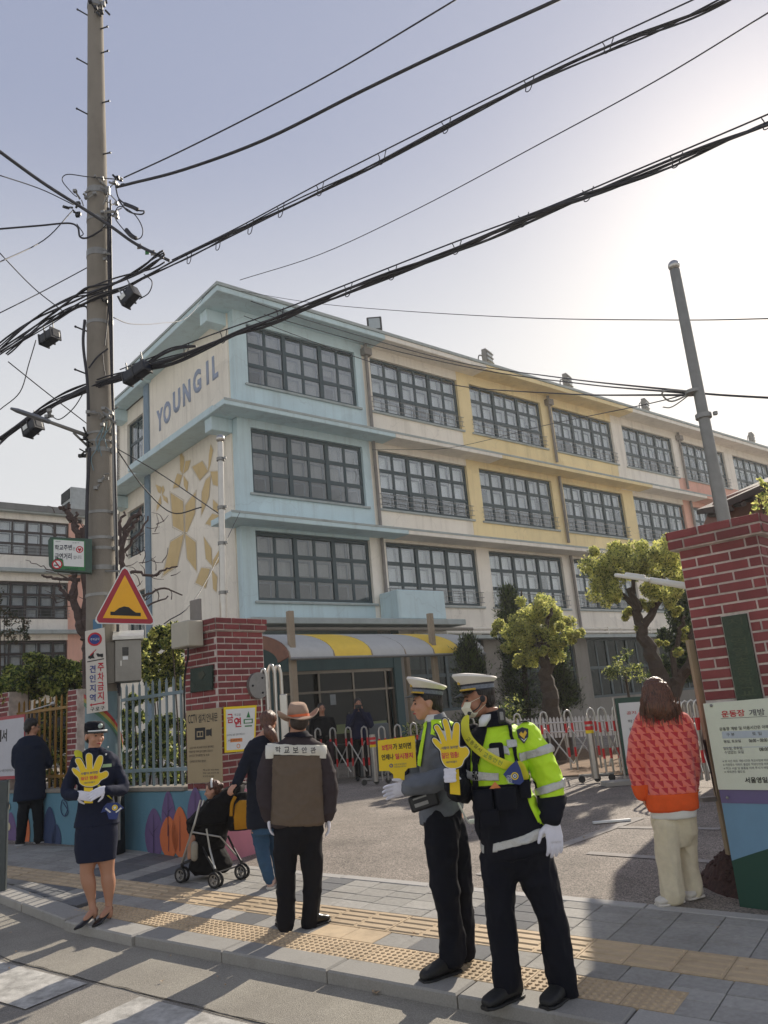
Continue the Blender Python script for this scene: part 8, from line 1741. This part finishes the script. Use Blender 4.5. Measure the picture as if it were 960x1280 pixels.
b = BM(); tube(b, [wpts[1]+ZU*.08, sp(256, 1065, -.05), sp(250, 1045, 0)], .011, 8); tube(b, [wpts[2]+ZU*.08, sp(292, 1060, .1), sp(285, 1045, .05)], .011, 8); tube(b, [wpts[1]+ZU*.06, wpts[2]+ZU*.06], .009, 6); tube(b, [wpts[0]+ZU*.1, sp(232, 1078, 0), sp(262, 1066, 0)], .014, 8); obj('rear_tube', b, m_dk, st)
b = BM(); tube(b, [sp(249, 1008, -.16), sp(243, 1030, -.16), wpts[0]+ZU*.12-SF*.05], .010, 8); tube(b, [wpts[1]+ZU*.08, sp(262, 1060, -.2), sp(258, 1036, -.2)], .009, 8); tube(b, [sp(240, 1040, -.16), sp(275, 1046, -.16), sp(296, 1070, 0), wpts[2]+ZU*.08], .008, 8); obj('side_tube', b, m_alu, st)
b = BM(); tube(b, [sp(255, 1035, 0), sp(272, 1015, 0), sp(290, 985, 0), sp(300, 979, -.02)], .012, 8); tube(b, [sp(262, 1035, .3), sp(280, 1015, .3), sp(298, 985, .3), sp(308, 979, .25)], .012, 8); tube(b, spline([sp(288, 981, -.05), sp(298, 978, 0), sp(312, 979, .28)], 4), .014, 8); obj('push_handle', b, m_dk, st)
b = BM()     # seat shell, apron and basket
loft(b, [(sp(262, 1060, .12), SR*.14, SF*.17), (sp(262, 1045, .12), SR*.17, SF*.19), (sp(265, 1030, .12), SR*.20, SF*.2), (sp(271, 1012, .12), SR*.19, SF*.2), (sp(282, 997, .12), SR*.18, SF*.2), (sp(292, 986, .12), SR*.11, SF*.18), (sp(298, 981, .12), SR*.05, SF*.14)], 22)
loft(b, [(sp(266, 1030, -.06), SR*.17, SF*.05), (sp(272, 1012, -.06), SR*.17, SF*.05), (sp(280, 998, -.06), SR*.13, SF*.05), (sp(289, 986, -.06), SR*.05, SF*.04)], 16)
loft(b, [(sp(246, 1040, .12), SR*.09, SF*.17), (sp(247, 1026, .12), SR*.11, SF*.18), (sp(252, 1014, .12), SR*.06, SF*.12)], 14)
me = meshify(b, .010, 4, .012, ffreq=(9, 9, 9), ridge=.01); obj('seat_cloth', me, m_sfab, st, smooth=True)
b = BM(); loft(b, [(sp(264, 1091, .12), SR*.17, SF*.15), (sp(264, 1082, .12), SR*.22, SF*.17), (sp(260, 1058, .12), SR*.15, SF*.16)], 16); me = meshify(b, .012, 3, .008, ridge=.006); obj('basket', me, m_sfab, st, smooth=True)
b = BM(); loft(b, [(sp(245, 1069, .1), SR*.03, SF*.14), (sp(242, 1055, .1), SR*.03, SF*.13)], 12); tube(b, [sp(243, 1072, -.02), sp(243, 1056, -.04)], .035, 10, round_=True); obj('footmuff', b, cloth('cream_cloth', (.62, .60, .55)), st, smooth=True)
# backpack
bp_ = thing('backpack', 'black and ochre yellow backpack hanging from the stroller handle', 'backpack', sp(300, 1015, .0)); b = BM(); loft(b, [(sp(299, 1038, -.02), SR*.10, SF*.06), (sp(299, 1032, -.02), SR*.13, SF*.09), (sp(298, 1012, -.02), SR*.13, SF*.09), (sp(300, 997, -.02), SR*.10, SF*.07), (sp(302, 990, -.02), SR*.05, SF*.05)], 20, power=2.8); me = meshify(b, .009, 3, .006); pk2 = obj('pack_body', me, m_sfab, bp_, smooth=True)
m_och = cloth('ochre_cloth', (.74, .53, .15)); b = BM(); loft(b, [(sp(302, 1036, -.10), SR*.07, SF*.04), (sp(302, 1020, -.11), SR*.085, SF*.055), (sp(303, 1005, -.10), SR*.075, SF*.045), (sp(304, 1000, -.09), SR*.04, SF*.03)], 18, power=2.6); obj('front_pocket', b, m_och, bp_, smooth=True)
b = BM(); tube(b, spline([sp(289, 1020, -.12), sp(290, 1005, -.12), sp(294, 996, -.10)], 4), .018, 8); obj('strap', b, m_och, bp_)
b = BM(); tube(b, spline([sp(292, 1028, -.125), sp(293, 1008, -.15), sp(299, 1000, -.15), sp(308, 1000, -.13)], 4), .004, 5); tube(b, [sp(299, 990, -.02), sp(299, 981, -.01)], .008, 6); obj('zip', b, m_dk, bp_)
# child
ch = thing('person', 'small child with brown hair and white hair band sitting in the stroller', 'person', sp(266, 1030, .12)); hc = sp(266, 988, .10); hm = headM(hc, -SR+SF*.15-ZU*.1); b = BM(); head_shape(b, hm, .78, 1.15); tube(b, [hc-ZU*.05, hc-ZU*.14], [.03, .04], 8); loft(b, [(hc-ZU*.13, SR*.07, SF*.10), (hc-ZU*.38, SR*.09, SF*.10)], 12)
for s in (-1, 1): arm(b, [hc-ZU*.16+SF*.1*s, hc-ZU*.28-SR*.08+SF*.13*s, hc-ZU*.32-SR*.2+SF*.08*s], (.032, .022)); arm(b, [hc-ZU*.40+SF*.06*s, hc-ZU*.42-SR*.2+SF*.07*s, hc-ZU*.6-SR*.24+SF*.07*s], (.045, .03))
q = Fig.__new__(Fig); q.g, q.R, q.F, q.t, q.k = g0, SR, SF, ch, 0; body = q.add('body', b, m_skin, .007, 3); face_parts(q, body, hm, .78)
b = BM(); hairshape(b, hm, .80); ball(b, hm @ V((.0, -.09, .03)), .03, seg=10); q.add('hair', b, m_hairb, .008, 2, fold=.003, ffreq=(30, 30, 30)); b = BM(); T = lambda x, y, z: hm @ V((x, y, z)); tube(b, [T(math.cos(a)*.071, -.005, .035+math.sin(a)*.078) for a in [math.pi*i/10 for i in range(11)]], .010, 8); obj('hair_band', b, k_wht, ch)
b = BM(); loft(b, [(hc-ZU*.09, SR*.05, SF*.05), (hc-ZU*.13, SR*.08, SF*.12), (hc-ZU*.25, SR*.09, SF*.12), (hc-ZU*.4, SR*.10, SF*.12)], 16)
for s in (-1, 1): arm(b, [hc-ZU*.15+SF*.1*s, hc-ZU*.27-SR*.07+SF*.13*s, hc-ZU*.31-SR*.17+SF*.09*s], (.042, .034))
q.add('top', b, M_('top_white', (.76, .76, .74), .85), .009, 3, fold=.004)
# ================================================================ the milky air of the morning
bm = BM(); box(bm, V((-120, -12, -8)), V((240, 0, 0)), V((0, 132, 0)), V((0, 0, 28.5)))
mh = bpy.data.materials.new('haze'); mh.use_nodes = True; mh.node_tree.nodes.clear(); pv_ = mh.node_tree.nodes.new('ShaderNodeVolumePrincipled'); oh = mh.node_tree.nodes.new('ShaderNodeOutputMaterial')
pv_.inputs['Color'].default_value = (.93, .95, .97, 1); pv_.inputs['Density'].default_value = .0008; pv_.inputs['Anisotropy'].default_value = .45; mh.node_tree.links.new(pv_.outputs[0], oh.inputs['Volume'])
tag(obj('haze', bm, mh), kind='stuff')
